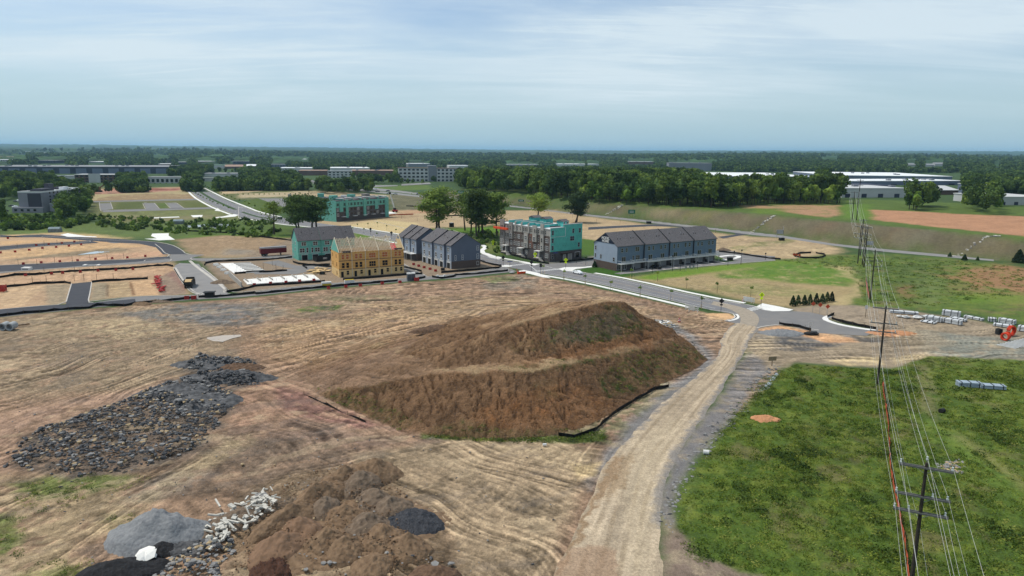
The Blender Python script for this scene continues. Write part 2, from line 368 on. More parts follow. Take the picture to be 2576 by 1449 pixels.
layer([(0,706),(100,692),(300,683),(430,672),(446,690),(250,704),(0,716)],S(205,168,134),1,.6,1,.2)
layer([(232,712),(270,711),(272,748),(226,758)],S(160,145,120),1,.5,1,.25)
layer([(270,711),(330,708),(335,744),(272,748)],S(186,160,124),1,.5,1,.25)
layer([(330,708),(388,703),(400,742),(337,744)],S(212,174,134),1,.5,1,.25)
layer([(388,703),(440,680),(468,724),(470,740),(405,744)],S(156,134,116),1,.5,1,.25)
layer([(420,690),(440,680),(470,722),(462,732),(448,712)],S(150,112,102),1,.3,.8,.1)
layer([(0,724),(60,720),(112,717),(60,770),(0,775)],S(208,176,140),1,.5,1,.25)
layer([(112,717),(178,714),(166,764),(120,767)],S(168,150,124),1,.5,1,.25)
layer([(325,710),(331,709),(340,743),(333,744)],S(142,104,72),.4,.2,1,0)
layer([(268,714),(272,714),(274,745),(268,746)],S(120,100,80),.4,.2,1,0)
layer([(440,603),(560,592),(735,600),(740,640),(690,645),(560,648),(500,645),(465,632)],S(164,138,108),2,1.5,1,.25)
layer([(500,650),(570,622),(735,640),(735,650),(600,655)],S(170,150,122),1,1,.6,.3)
layer([(575,627),(640,630),(660,638),(560,642)],S(146,140,132),1.5,1,.7,.2)
layer([(516,655),(600,656),(640,690),(600,720),(570,735),(540,700)],S(132,114,92),1.5,1,1,.4,.8)
layer([(585,712),(800,700),(830,705),(800,714),(600,730)],S(140,122,104),1,.5,1,.3)
layer([(690,657),(745,672),(700,684),(650,668)],S(128,126,124),1,.5,.9,.2)
layer([(745,655),(810,668),(850,672),(850,700),(770,690)],S(176,152,122),1,.5,.9,.3)
layer([(800,668),(835,662),(840,690),(790,700)],S(160,146,128),1,.5,.9,.3)
layer([(735,598),(860,577),(1060,620),(1250,664),(1290,676),(1150,694),(900,713),(600,738),(575,715),(500,655),(600,652)],S(150,132,112),1.5,1,1,.3,.4)
layer([(880,580),(960,590),(1000,598),(1000,612),(900,600)],S(98,124,48),1,1,1,.3)
layer([(1340,665),(1460,650),(1510,640),(1560,640),(1800,635),(1800,660),(1560,690),(1480,680)],S(128,126,116),1.5,1,1,.3)
layer([(770,560),(830,545),(900,538),(1010,528),(1110,520),(1260,530),(1400,528),(1480,545),(1600,560),(1800,585),(1880,595),(2000,600),(2080,608),(2120,630),(1990,650),(1900,640),(1800,625),(1500,620),(1430,590),(1260,580),(1250,590),(1000,590),(880,572)],S(184,160,126),3,2,1,.3)
layer([(850,570),(950,553),(1050,560),(1040,592),(960,583)],S(206,184,138),2,2,1,.2)
layer([(820,550),(1000,540),(1060,545),(900,556)],S(158,134,104),2,2,.8,.3)
layer([(1000,530),(1120,522),(1110,536),(1010,538)],S(190,148,116),2,1,.8,.3)
layer([(1080,540),(1240,536),(1250,555),(1060,552)],S(178,158,126),2,1,.8,.3)
layer([(975,490),(1160,490),(1200,515),(1120,525),(990,530),(980,510)],S(112,108,82),3,3,1,.5,.2)
layer([(1040,577),(1260,566),(1265,600),(1255,640),(1200,636),(1090,612)],S(78,96,44),3,3,1,.35,.7,grass=1)
layer([(1090,578),(1262,570),(1262,584),(1110,590)],S(96,128,44),2,1,1,.2,grass=1)
layer([(1190,612),(1250,618),(1256,640),(1215,630)],S(120,130,72),2,2,.8,.5)
layer([(1460,600),(1505,605),(1505,645),(1462,640)],S(80,108,42),1,.5,1,.2)
layer([(1790,628),(1900,612),(2080,618),(2100,640),(1960,650)],S(190,166,130),3,3,1,.4)
layer([(1830,622),(2000,600),(2010,606),(1900,622),(1860,630)],S(112,124,66),2,3,.7,.4)
layer([(1800,640),(1850,645),(1850,655),(1800,655)],S(74,100,38),1,.4,1,.1)
layer([(1470,672),(1540,672),(1590,690),(1590,700),(1500,690),(1460,680)],S(62,96,34),1,.4,1,.1)
layer([(1570,700),(1640,690),(1800,672),(1960,658),(2050,650),(2140,660),(2160,720),(2130,770),(2060,770),(1990,776),(1900,762),(1780,735)],S(172,152,112),3,2,1,.35,.3)
layer([(1590,700),(1640,688),(1800,670),(1960,656),(2060,648),(2050,660),(1900,672),(1750,690),(1650,706)],S(112,140,52),2,1.5,1,.2,grass=.5)
layer([(1800,690),(1950,662),(2080,660),(2150,690),(2140,720),(2000,715),(1900,700),(1820,700)],S(92,130,44),3,3,.95,.35,grass=.8)
layer([(1780,718),(1900,712),(2050,730),(2100,750),(1950,745),(1800,735)],S(130,140,78),3,3,.5,.6)
layer([(1960,655),(2110,640),(2250,640),(2400,652),(2576,672),(2800,700),(2800,800),(2576,812),(2500,800),(2420,785),(2240,775),(2150,770),(2170,720),(2140,670)],S(96,116,54),3,3,1,.35,.5,grass=1)
layer([(2250,645),(2380,655),(2360,700),(2330,740),(2250,720)],S(86,104,58),5,5,.7,.6,.5)
layer([(2400,670),(2650,670),(2650,735),(2480,730),(2400,705)],S(172,126,96),4,6,.85,.55)
layer([(2260,722),(2290,718),(2300,745),(2270,752)],S(150,110,84),2,2,.8,.4)
layer([(2410,720),(2700,735),(2700,770),(2480,760)],S(176,136,104),4,6,.45,.6)
layer([(2330,700),(2375,705),(2350,770),(2300,770)],S(128,140,88),3,3,.6,.5)
layer([(2100,672),(2130,672),(2165,720),(2155,760),(2120,770),(2080,765),(2140,740),(2150,710)],S(196,176,130),1.5,2,.75,.4)
layer([(2400,745),(2576,738),(2576,760),(2420,765)],S(112,142,50),3,3,.7,.4)
EMB=[(1200,503),(1275,514),(1415,531),(1597,550),(1780,571),(1964,591),(2092,611.5),(2232,626.5),(2382,640),(2620,667),(2800,690),(2800,640),(2700,612),(2576,603),(2489,593),(2322,576),(2157,561),(2047,551),(1946,541),(1789,529),(1597,517),(1400,508),(1200,490)]
layer(EMB,S(110,102,82),2,2,1,.35,.4,onland=True)
def band(a,b,col,op=.8,w=1):layer([(a[0],a[1]),(b[0],b[1]),(b[0]+(a[2]),b[1]),(a[0]+a[2],a[1])],col,3,2,op,.4,None,onland=True)
for(u0,v0,u1,v1,wd,c,op)in[(1330,522,1380,508,110,S(86,108,58),.9),(1440,533,1490,513,60,S(120,122,80),.6),(1600,545,1650,520,90,S(152,138,108),.8),(1560,549,1590,530,60,S(90,108,62),.9),(1690,558,1740,530,90,S(128,122,80),.7),(1790,566,1880,538,60,S(134,120,92),.5),(1870,580,1950,545,70,S(118,108,80),.7),(2010,596,2080,556,60,S(120,100,80),.6),(2100,605,2160,566,50,S(116,110,82),.6),(2200,615,2260,573,50,S(126,104,84),.6),(2260,618,2330,578,40,S(130,124,104),.7),(2330,628,2400,586,50,S(106,102,74),.6),(2440,640,2520,598,60,S(120,110,80),.6),(2530,650,2600,607,60,S(100,100,70),.7)]:
 band((u0,v0,wd),(u1,v1),c,op)
layer([(1200,503),(1415,531),(1597,550),(1780,571),(1964,591),(2092,611),(2232,626),(2620,667),(2620,655),(2232,612),(2092,598),(1964,580),(1780,560),(1597,540),(1415,522)],S(88,104,54),3,3,.8,.4,.6,onland=True)
PLAT=[(1597,517),(1789,529),(1946,541),(2047,551),(2157,561),(2322,576),(2489,593),(2576,603),(2900,640),(2900,540),(2576,520),(2300,505),(2100,500),(1700,495),(1300,470),(1150,475),(1280,500)]
layer(PLAT,S(92,112,52),3,2,1,.3,.3,onland=True)
layer([(1860,516),(2120,516),(2100,528),(1990,526),(1880,524)],S(184,146,112),2,2,.9,.3,None,onland=True)
layer([(1945,527),(2110,527),(2118,540),(2080,547),(1990,536)],S(182,142,110),2,1,.95,.25,None,onland=True)
layer([(1900,524),(1975,528),(1965,538),(1890,536)],S(110,132,52),2,2,.7,.3,None,onland=True)
layer([(2186,527),(2300,532),(2450,540),(2600,545),(2900,560),(2900,625),(2576,594),(2480,584),(2320,567),(2196,553)],S(184,138,106),1.5,1.5,1,.3,.2,onland=True)
layer([(2117,512),(2190,514),(2196,553),(2120,548)],S(102,132,48),2,2,.9,.3,.3,onland=True)
layer([(1157,478),(1290,486),(1300,500),(1200,502)],S(104,116,68),3,3,1,.4,None)
layer([(930,468),(1080,464),(1085,478),(960,480)],S(96,116,54),3,2,1,.2)
FIELD=[(-300,800),(0,800),(85,792),(250,775),(430,762),(560,755),(672,745),(820,728),(985,714),(1150,703),(1300,688),(1420,707),(1560,738),(1760,783),(1850,808),(1850,860),(1780,930),(1700,990),(1600,1080),(1530,1200),(1500,1300),(1450,1449),(1430,1700),(-500,1700)]
layer(FIELD,S(160,130,106),1,1,1,.25,1.0)
layer([(-200,800),(250,780),(430,765),(560,800),(620,860),(560,930),(300,980),(0,1000),(-200,1010)],S(158,138,112),6,6,.9,.35)
layer([(300,790),(420,770),(560,762),(700,755),(720,790),(640,815),(520,815),(440,800),(400,812)],S(126,126,124),3,4,.85,.5)
layer([(480,770),(600,766),(640,790),(560,812),(480,806)],S(118,120,122),2,3,.8,.3)
layer([(60,800),(250,795),(330,815),(330,850),(200,845),(80,850)],S(178,156,124),3,4,.7,.5)
layer([(220,805),(330,800),(420,812),(430,835),(300,850),(230,835)],S(208,184,146),2,3,.6,.65)
layer([(640,760),(820,740),(1000,745),(900,780),(760,800),(660,800)],S(150,134,108),5,5,.6,.5)
layer([(735,778),(780,770),(860,768),(850,778),(760,784)],S(92,116,46),1.2,3,.9,.6,grass=.8)
layer([(820,750),(960,740),(970,750),(850,762)],S(120,124,80),2,3,.5,.6)
layer([(650,830),(900,790),(1200,780),(1250,800),(1100,850),(900,900),(760,920),(660,880)],S(196,166,126),6,6,.8,.4)
layer([(900,770),(1100,740),(1300,745),(1400,750),(1250,790),(1050,800)],S(172,144,110),4,5,.8,.5)
layer([(1195,715),(1300,690),(1350,700),(1340,725),(1230,728)],S(138,132,120),3,3,.7,.5)
layer([(1200,700),(1290,693),(1300,705),(1230,712)],S(118,132,72),1.5,2,.8,.5)
layer([(1350,715),(1500,740),(1700,790),(1850,810),(1820,835),(1700,820),(1600,790),(1500,760)],S(176,148,116),3,3,.8,.4)
layer([(1600,775),(1850,808),(1840,815),(1780,818),(1640,792)],S(132,106,82),1.2,1.5,.7,.5)
layer([(1768,790),(1830,788),(1855,798),(1830,806),(1790,802)],S(222,180,136),1,1,1,.2)
layer([(1640,805),(1700,815),(1760,850),(1800,900),(1790,935),(1700,1000),(1620,1080),(1530,1180),(1500,1240),(1480,1180),(1560,1090),(1660,985),(1770,905),(1740,855)],S(132,130,130),2.0,2.0,1,.2,.6)
layer([(1640,803),(1680,806),(1705,820),(1670,822)],S(206,210,212),.8,1,1,.4)
layer([(1370,1095),(1480,1070),(1600,985),(1680,960),(1690,975),(1600,1060),(1540,1120),(1480,1115)],S(106,112,78),1.6,1.5,.75,.7,.6)
layer([(1060,1088),(1250,1100),(1420,1095),(1520,1080),(1520,1108),(1400,1116),(1250,1112),(1130,1105),(1060,1098)],S(78,98,44),.8,1.2,1,.3,.8,grass=.8)
layer([(560,860),(760,840),(1000,800),(1240,790),(1100,870),(900,920),(740,940),(640,900)],S(152,116,90),4,5,.55,.4)
layer([(620,950),(740,960),(800,1000),(860,1040),(960,1070),(1050,1080),(1000,1085),(850,1060),(700,1060),(600,1080),(560,1040)],S(178,140,116),2,3,.9,.4)
layer([(690,972),(760,985),(830,1020),(900,1050),(965,1068),(900,1075),(800,1060),(740,1040),(700,1010)],S(140,98,92),1.6,2,.8,.35)
layer([(560,1080),(760,1050),(900,1085),(1020,1088),(1080,1100),(900,1130),(700,1150),(560,1140)],S(134,110,96),2,3,.85,.4)
layer([(0,1040),(200,1000),(420,960),(380,985),(200,1030),(40,1100),(20,1180),(-200,1200),(-200,1080)],S(182,148,126),3,3,.8,.4)
layer([(400,1150),(560,1100),(760,1100),(900,1130),(840,1200),(700,1230),(560,1230),(330,1270),(280,1260),(420,1200)],S(124,104,88),2,2.5,.95,.35)
layer([(350,1210),(470,1180),(540,1190),(420,1250),(300,1270)],S(126,116,112),2,2,.9,.4)
layer([(0,1200),(180,1185),(400,1190),(330,1260),(200,1330),(160,1449),(-200,1600),(-300,1200)],S(178,156,122),3,3,.9,.4)
layer([(0,1215),(120,1195),(240,1190),(330,1190),(320,1205),(200,1240),(60,1250)],S(104,126,54),1.5,3,.85,.5,grass=.7)
layer([(-200,1290),(30,1290),(60,1340),(50,1400),(-200,1430)],S(100,122,52),1.5,3,.85,.5,grass=.7)
layer([(60,1430),(180,1420),(200,1460),(60,1470)],S(112,126,62),1.5,3,.7,.5,grass=.7)
layer([(270,1290),(340,1290),(330,1390),(260,1370)],S(128,130,78),1.5,3,.6,.6,grass=.6)
layer([(420,1200),(560,1110),(640,1090),(640,1110),(480,1210),(300,1330),(220,1360),(180,1340)],S(196,174,136),2,2,.6,.4)
layer([(900,1140),(1060,1115),(1180,1098),(1340,1105),(1500,1135),(1500,1200),(1440,1300),(1400,1380),(1380,1449),(1360,1700),(1000,1700),(1130,1449),(1120,1330),(1000,1240),(900,1190)],S(182,158,128),2,2,1,.3)
layer([(1180,1098),(1400,1110),(1500,1130),(1480,1200),(1400,1180),(1250,1130)],S(200,176,142),2,2,.8,.35)
layer([(960,1120),(1100,1110),(1250,1200),(1400,1260),(1430,1300),(1300,1280),(1100,1200)],S(156,136,110),3,3,.7,.4)
layer([(1440,1165),(1505,1160),(1500,1200),(1470,1215),(1455,1200)],S(226,198,150),.8,1,.9,.3)
layer([(600,1240),(760,1180),(900,1170),(1000,1240),(1120,1330),(1160,1449),(1180,1700),(500,1700),(560,1449),(590,1340)],S(138,116,92),2,1.5,1,.25)
layer([(20,1172),(50,1100),(190,1045),(330,992),(430,955),(490,945),(470,915),(500,893),(650,908),(665,955),(600,985),(595,1022),(545,1085),(505,1125),(400,1172),(240,1196),(130,1190)],S(98,90,84),1.6,3,.9,.3)
layer([(1850,830),(1960,815),(2000,823),(2180,845),(2240,775),(2340,790),(2420,800),(2576,830),(2900,850),(2900,905),(2576,905),(2400,912),(2240,925),(2000,912),(1940,935),(1880,1000),(1760,1130),(1700,1220),(1690,1330),(1740,1400),(1900,1449),(1950,1700),(1660,1700),(1668,1449),(1660,1300),(1700,1150),(1780,1040),(1880,890)],S(158,142,120),2,2,1,.3,.5)
layer([(1985,776),(2060,767),(2150,767),(2240,776),(2340,792),(2240,832),(2090,805),(2000,787)],S(160,144,124),2,2,1,.4)
layer([(2310,830),(2576,850),(2900,870),(2900,900),(2576,900),(2420,905),(2330,890)],S(138,142,132),3,4,.9,.4)
layer([(1900,830),(1990,824),(2100,832),(2150,846),(2100,870),(1960,868),(1900,850)],S(122,122,124),2,2,.8,.4)
layer([(1905,829),(1960,818),(2010,828),(2080,838),(2140,850),(2160,860),(2080,862),(2010,842),(1940,838)],S(214,166,124),1.2,1,1,.3)
layer([(2205,830),(2270,832),(2300,842),(2240,848),(2200,842)],S(214,158,116),1.2,1,1,.3)
layer([(1920,845),(2010,846),(2020,858),(2100,860),(2110,870),(1930,866)],S(84,84,86),1.0,2.5,.9,.4)
layer([(1945,877),(2030,870),(2070,878),(2000,884)],S(92,92,94),.9,2,.9,.3)
layer([(2140,846),(2230,852),(2220,862),(2160,858)],S(86,86,88),.9,2,.8,.3)
layer([(2080,905),(2210,895),(2220,915),(2140,920)],S(220,196,150),1,2,.8,.4)
layer([(2240,900),(2330,885),(2320,905),(2250,915)],S(210,188,146),1,2,.7,.5)
layer([(2230,825),(2360,835),(2400,870),(2330,890),(2260,860)],S(178,160,132),2,3,.6,.5)
layer([(1700,1150),(1780,1040),(1880,890),(1905,895),(1930,935),(1870,1010),(1770,1130),(1700,1230),(1690,1320),(1662,1300),(1675,1220)],S(130,128,130),1.5,1.5,.9,.3,.8)
layer([(1655,1360),(1700,1330),(1760,1400),(1900,1445),(1900,1500),(1660,1500)],S(138,120,108),2,2,.9,.4)
layer([(1860,890),(1930,830),(1950,840),(1945,870),(1925,895),(1890,900)],S(206,184,150),1.5,2,.6,.5)
layer([(2000,918),(2240,930),(2330,895),(2576,905),(2900,900),(2900,1700),(2000,1700),(1900,1445),(1760,1398),(1705,1330),(1715,1230),(1790,1120),(1880,1010),(1950,935)],S(86,108,44),1.2,1.5,1,.28,.8,grass=1)
layer([(2330,900),(2576,905),(2900,905),(2900,1100),(2576,1060),(2400,1000),(2340,960)],S(110,126,58),3,4,.8,.5,grass=.8)
layer([(2320,915),(2350,930),(2360,1000),(2350,1060),(2300,1010),(2295,940)],S(142,132,96),2,2,.6,.5)
layer([(2000,1060),(2200,1080),(2230,1150),(2100,1170),(1980,1110)],S(88,92,50),4,4,.6,.5,grass=.8)
layer([(2390,1080),(2420,1100),(2576,1210),(2576,1235),(2480,1170),(2380,1100)],S(150,148,92),1.5,2,.7,.4,grass=.4)
layer([(2330,1050),(2400,1100),(2576,1250),(2576,1270),(2440,1180),(2320,1070)],S(112,136,58),1.5,2,.7,.4,grass=.4)
layer([(1900,955),(1945,925),(1965,930),(1920,985),(1880,1020),(1850,1040)],S(150,128,108),1,1,.8,.3)
FLOW=[((950,1180),(1400,1400),26,1.0),((1180,1110),(1480,1190),22,1.0),((760,930),(1250,800),34,1.0),((60,1010),(560,850),34,.7),((660,960),(1000,1090),22,1.0),((400,1220),(1000,1110),28,.7),((60,1400),(420,1180),28,.6),((880,740),(1500,745),40,.8),((1500,1400),(1640,1100),16,.8),((1900,880),(2500,860),45,1.0),((200,790),(640,770),40,.5),((1500,760),(1820,815),20,1.0),((2380,1080),(2576,1230),20,.6),((100,620),(430,600),60,.4),((100,700),(430,685),60,.4),((1700,720),(2100,740),40,.4),((1550,590),(1900,600),60,.5)]
FLOWW=[]
for a,b,R,am in FLOW:
 a=P2(*a);b=P2(*b);d=(b-a)/np.hypot(*(b-a));FLOWW.append(((a+b)/2,d,R,am,max(np.hypot(*(b-a))/2,R)))
def track_field(x,y):
 """wheel and track lines: height-like signal in -1..1, and weight"""
 out=np.zeros(x.shape);wt=np.full(x.shape,1e-3)
 wx=x+2.5*perlin(x/14,y/14,71);wy=y+2.5*perlin(x/14,y/14,72)
 for i,(c,d,R,am,Lh)in enumerate(FLOWW):
  al=(wx-c[0])*d[0]+(wy-c[1])*d[1];ac=-(wx-c[0])*d[1]+(wy-c[1])*d[0]
  w=np.exp(-(al/(1.1*Lh))**2-(ac/R)**2)
  m=w>0.01
  if not m.any():continue
  ac2=ac[m]+3.0*perlin(al[m]/40,ac[m]/40,80+i)
  p=0.50*perlin(ac2*.85,al[m]*0.04,90+i)+0.60*perlin(ac2*2.0,al[m]*0.05,130+i);p=np.sign(p)*np.abs(p)**.75
  q=0.4+0.8*sstep(-0.2,0.4,perlin(al[m]/22,ac[m]/9,170+i))
  out[m]+=w[m]*p*q*am;wt[m]+=w[m]
 return out/np.maximum(wt,0.25),np.clip(wt,0,1)
def soil(x,y,base=None,n_warp=True):
 """soil colour, roughness, grassiness at world points"""
 N=x.size
 wx0=perlin(x/3.1,y/3.1,11)+0.5*perlin(x/1.1,y/1.1,12);wy0=perlin(x/3.1,y/3.1,13)+0.5*perlin(x/1.1,y/1.1,14)
 wx1=fbm(x/17,y/17,15,4,.55)*1.7;wy1=fbm(x/17,y/17,16,4,.55)*1.7
 r=np.hypot(x,y);fw_=sstep(180,420,r)
 pat=fbm(x/5,y/5,21,4,.6)*(1-fw_)+fbm(x/14,y/14,23,4,.6)*fw_;pat2=fbm(x/1.4,y/1.4,25,3,.65)*(1-fw_)+fbm(x/4.5,y/4.5,27,3,.65)*fw_
 col=np.tile(np.array(S(70,92,52)),(N,1))*(1+0.3*pat[:,None]);rough=np.full(N,0.3);gr=np.zeros(N)
 for poly,c,soft,warp,op,patch,rg,fr,grs in LAYERS:
  mx,my=poly.min(0)-12;Mx,My=poly.max(0)+12
  m=(x>mx)&(x<Mx)&(y>my)&(y<My)
  if not m.any():continue
  kk=0.8+1.2*fw_[m]
  w1_=min(warp,.55)*kk;w2_=max(warp-.5,0)*kk
  sd=sdist(x[m]+wx0[m]*w1_+wx1[m]*w2_,y[m]+wy0[m]*w1_+wy1[m]*w2_,poly)
  a=sstep(-soft*kk,soft*kk,sd)*op
  if patch:a=a*np.clip(1-patch*2.2*sstep(-0.05,0.45,pat[m]+.4*pat2[m])*(1 if op<1 else 0),0,1)
  cc=c[None,:]*(1+0.9*patch*pat[m,None]+0.5*patch*pat2[m,None])
  col[m]=col[m]*(1-a[:,None])+cc*a[:,None]
  if rg is not None:rough[m]=rough[m]*(1-a)+rg*a
  gr[m]=gr[m]*(1-a)+(grs or 0)*a
 return np.clip(col,0.004,1),rough,gr
def build_grid_mesh(name,X,Y,Z,col,rough,material,wrap=False,smooth=True):
 nr,nc=X.shape
 v=np.stack([X,Y,Z],-1).reshape(-1,3).astype(np.float32)
 i=np.arange(nr-1)[:,None]*nc;j=np.arange(nc-1)[None,:]if not wrap else np.arange(nc)[None,:]
 j2=(j+1)%nc
 a=(i+j).ravel();b=(i+j2).ravel();c=(i+nc+j2).ravel();d=(i+nc+j).ravel()
 f=np.stack([a,b,c,d],1)
 me=bpy.data.meshes.new(name);me.vertices.add(len(v));me.vertices.foreach_set('co',v.ravel())
 me.loops.add(f.size);me.loops.foreach_set('vertex_index',f.ravel().astype(np.int32))
 me.polygons.add(len(f));me.polygons.foreach_set('loop_start',(np.arange(len(f))*4).astype(np.int32))
 me.polygons.foreach_set('use_smooth',np.full(len(f),smooth))
 me.update(calc_edges=True)
 ca=me.attributes.new('soil','FLOAT_COLOR','POINT');cc=np.ones((len(v),4),np.float32);cc[:,:3]=col.reshape(-1,3);ca.data.foreach_set('color',cc.ravel())
 ra=me.attributes.new('rough','FLOAT','POINT');ra.data.foreach_set('value',rough.ravel().astype(np.float32))
 me.materials.append(material);return me
M_SOIL=mat_attr('soil_survey',fine=((0.7,0.20),(3.0,0.36),(9.0,0.34)),bump=((1.3,0.40),(5.0,0.16)))
ang_in=np.radians(np.linspace(-42.5,42.5,1060));ang_out=np.radians(np.linspace(43,317,90))[1:-1]
ang=np.concatenate([ang_in,ang_out])
vv=np.linspace(1310,8,700)
r_in=CAM_H/(vv/1773.0);r_in=r_in[(r_in>38)&(r_in<2600)]
rr=np.concatenate([[0.5,10,20,30,36],r_in,np.geomspace(r_in[-1]*1.02,60000,60)])
A,Rg=np.meshgrid(ang,rr);GX=Rg*np.sin(A);GY=Rg*np.cos(A)
x=GX.ravel();y=GY.ravel()
gz=terr(x,y)
gcol,grough,ggr=soil(x,y)
near=(np.hypot(x,y)<420)
paved=np.full(x.shape,-50.0)
for k,p in list(PAVEW.items())+[('b',BOULW),('haul',np.array(WP(HAUL_L)+WP(HAUL_R)[::-1]))]:
 m=near;sd=sdist(x[m],y[m],p);paved[m]=np.maximum(paved[m],sd)
dirt=np.zeros(x.shape);fw=np.array(WP(FIELD));yard=np.array(WP([(1850,830),(2240,775),(2576,830),(2900,850),(2900,905),(2000,915),(1700,1220),(1740,1400),(1900,1449),(1950,1700),(1660,1700)]))
dirt[near]=np.maximum(sstep(-1,3,sdist(x[near],y[near],fw)),.6*sstep(-1,3,sdist(x[near],y[near],yard)))
lots_=np.array(WP([(-200,600),(150,592),(430,640),(480,735),(300,748),(-200,790)]));dirt[near]=np.maximum(dirt[near],.5*sstep(-1,3,sdist(x[near],y[near],lots_)))
for q_ in([(440,603),(560,592),(735,600),(735,640),(560,646),(480,640)],[(780,562),(900,540),(1100,522),(1400,530),(1900,598),(2090,612),(2120,630),(1990,650),(1800,625),(1500,600),(1250,588),(1000,590)],[(1600,705),(1800,690),(2000,715),(2130,770),(1990,776),(1780,735)]):dirt[near]=np.maximum(dirt[near],.4*sstep(-1,4,sdist(x[near],y[near],np.array(WP(q_)))))
keep=sstep(0.2,-5.0,paved)
tr,tw=track_field(x[near],y[near]);trk=np.zeros(x.shape);trk[near]=tr
rel=np.zeros(x.shape);xn,yn=x[near],y[near]
rel[near]=0.35*fbm(xn/18,yn/18,31,3)+0.20*fbm(xn/3.5,yn/3.5,35,4,.6)+0.10*fbm(xn/.9,yn/.9,39,2)
gz=gz+keep*(dirt*(rel+0.34*trk)+(1-dirt)*rel*0.35)-0.10*keep*dirt
grs=np.zeros(x.shape);grs[near]=fbm(xn/1.6,yn/1.6,51,3,.7)
gz=gz+keep*ggr*(0.28*grs)
def ruts(x,y,n=70,seed=3):
 rg=np.random.default_rng(seed);out=np.zeros(x.shape)
 for i in range(n):
  c,d,R,am,Lh=FLOWW[int(rg.choice([0,1,2,2,3,3,4,5,6,7,7,8,9,10,10,11]))];p=c+d*rg.uniform(-1,1)*Lh*.8+np.array([-d[1],d[0]])*rg.uniform(-1,1)*R;a=math.atan2(d[1],d[0])+rg.normal(0,.35);k=rg.normal(0,.018);pts=[]
  for j in range(14):pts.append(p.copy());p=p+np.array([math.cos(a),math.sin(a)])*rg.uniform(2.2,3.8);a+=k*3
  pts=np.array(pts);m=(x>pts[:,0].min()-3)&(x<pts[:,0].max()+3)&(y>pts[:,1].min()-3)&(y<pts[:,1].max()+3)
  if not m.any():continue
  dd,ss,_=polyline_dist(x[m],y[m],pts);wv=sstep(.42,.18,np.abs(dd-1.05))*sstep(0,6,ss)*(.6+.5*np.sin(ss*5));out[m]=np.maximum(out[m],wv*rg.uniform(.4,1))
 return out
rt=np.zeros(x.shape);rt[near]=ruts(xn,yn);rt=rt*dirt*keep
gz=gz-.12*rt
dk=np.clip(1+dirt*1.5*trk-.46*rt,.36,1.75)
bulk=np.zeros(x.shape);bulk[near]=fbm(xn/2.2,yn/2.2,61,4,.7)
gcol=gcol*(dk*(1+dirt*0.62*bulk))[:,None]
gw=np.clip(0.5+0.9*trk+.5*bulk,0,1)*dirt
gcol=gcol*(1-0.30*(1-gw)[:,None]*dirt[:,None])+np.array(PALE)[None]*(0.16*gw)[:,None]
g1=np.zeros(x.shape);g1[near]=fbm(xn/4.5,yn/4.5,65,4,.65);g2=np.zeros(x.shape);g2[near]=fbm(xn/11,yn/11,68,3)
yl=np.array(S(126,136,60));st=np.array(S(138,120,86));dg=np.array(S(50,68,36))
w1=(sstep(-.05,.35,g1)*.6*ggr)[:,None];w2=(sstep(.12,.5,g2-.4*g1)*.5*ggr)[:,None];w3=(sstep(-.1,-.45,g1)*.4*ggr)[:,None]
gcol=gcol*(1-w1)+yl*w1;gcol=gcol*(1-w2)+st*w2;gcol=gcol*(1-w3)+dg*w3
pp_=np.zeros(x.shape);qq_=np.zeros(x.shape);th_=.45;xa=xn*math.cos(th_)+yn*math.sin(th_);ya=-xn*math.sin(th_)+yn*math.cos(th_)
pp_[near]=fbm(xa/15,ya/6,73,5,.6);qq_[near]=fbm(xa/9+40,ya/5,75,5,.62)
w_=(sstep(.20,.30,pp_)*(.45+.5*sstep(-.1,.3,qq_))*dirt)[:,None];gcol=gcol*(1-.55*w_)+np.array(S(216,192,158))*.55*w_
w_=(sstep(.16,.34,qq_)*dirt)[:,None];gcol=gcol*(1-.34*w_)
w_=(sstep(.10,.32,-pp_)*dirt)[:,None];gcol=gcol*(1-.28*w_)+np.array(S(120,112,106))*.28*w_
me=build_grid_mesh('ground',GX,GY,gz.reshape(GX.shape),gcol,np.clip(grough,0,1),M_SOIL,wrap=True)
ground=obj('ground',me);tag(ground,'brown graded earth, gravel yards and green meadows under everything',kind='structure')
GROUND_ANG,GROUND_R=ang,rr
# ================================================================== the terraced stockpile mound
M_MOUND=mat_attr('mound_soil',fine=((0.7,0.2),(3.0,0.34),(9.0,0.3)),bump=((0.9,0.7),(3.6,0.3)))
FOOT=[(745,962),(800,990),(850,1014),(905,1040),(960,1064),(1020,1085),(1080,1097),(1160,1104),(1250,1107),(1330,1104),(1400,1092),(1460,1078),(1510,1056),(1560,1028),(1610,998),(1660,968),(1710,945),(1755,925),(1782,905)]
fw_=[tuple(P2(u,v))for u,v in FOOT]+[(45.5,168),(44.0,176),(41.5,188),(37,199),(28,209),(10,207),(-8,200),(-24,188),(-38,172),(-48,156)]
LINES=[[(860,978,1.4),(930,968,2.9),(1000,950,4.3),(1100,940,5.8),(1200,936,7.0),(1330,930,7.5),(1450,915,7.1),(1560,893,5.8),(1640,874,4.9),(1700,858,4.0),(1730,858,2.6)],[(1100,927,5.9),(1200,917,7.1),(1330,908,7.8),(1450,894,7.5),(1560,870,6.3),(1640,855,5.4),(1690,846,4.3)],[(1090,903,6.5),(1160,872,8.6),(1240,832,11.0),(1320,808,12.6),(1400,789,13.6),(1475,768,13.9),(1540,757,13.6),(1570,757,13.2)],[(1100,846,5.0),(1180,812,7.6),(1260,784,9.8),(1340,768,11.6),(1410,757,12.6),(1480,754,13.2),(1545,753,13.2)],[(1592,774,10.6),(1612,792,8.2),(1655,808,5.0),(1700,831,2.6),(1735,849,1.1)],[(900,930,1.2),(1000,890,2.4),(1060,850,3.0)],[(960,1000,3.0),(1080,1020,4.6),(1250,1030,5.0),(1400,1015,4.6)]]
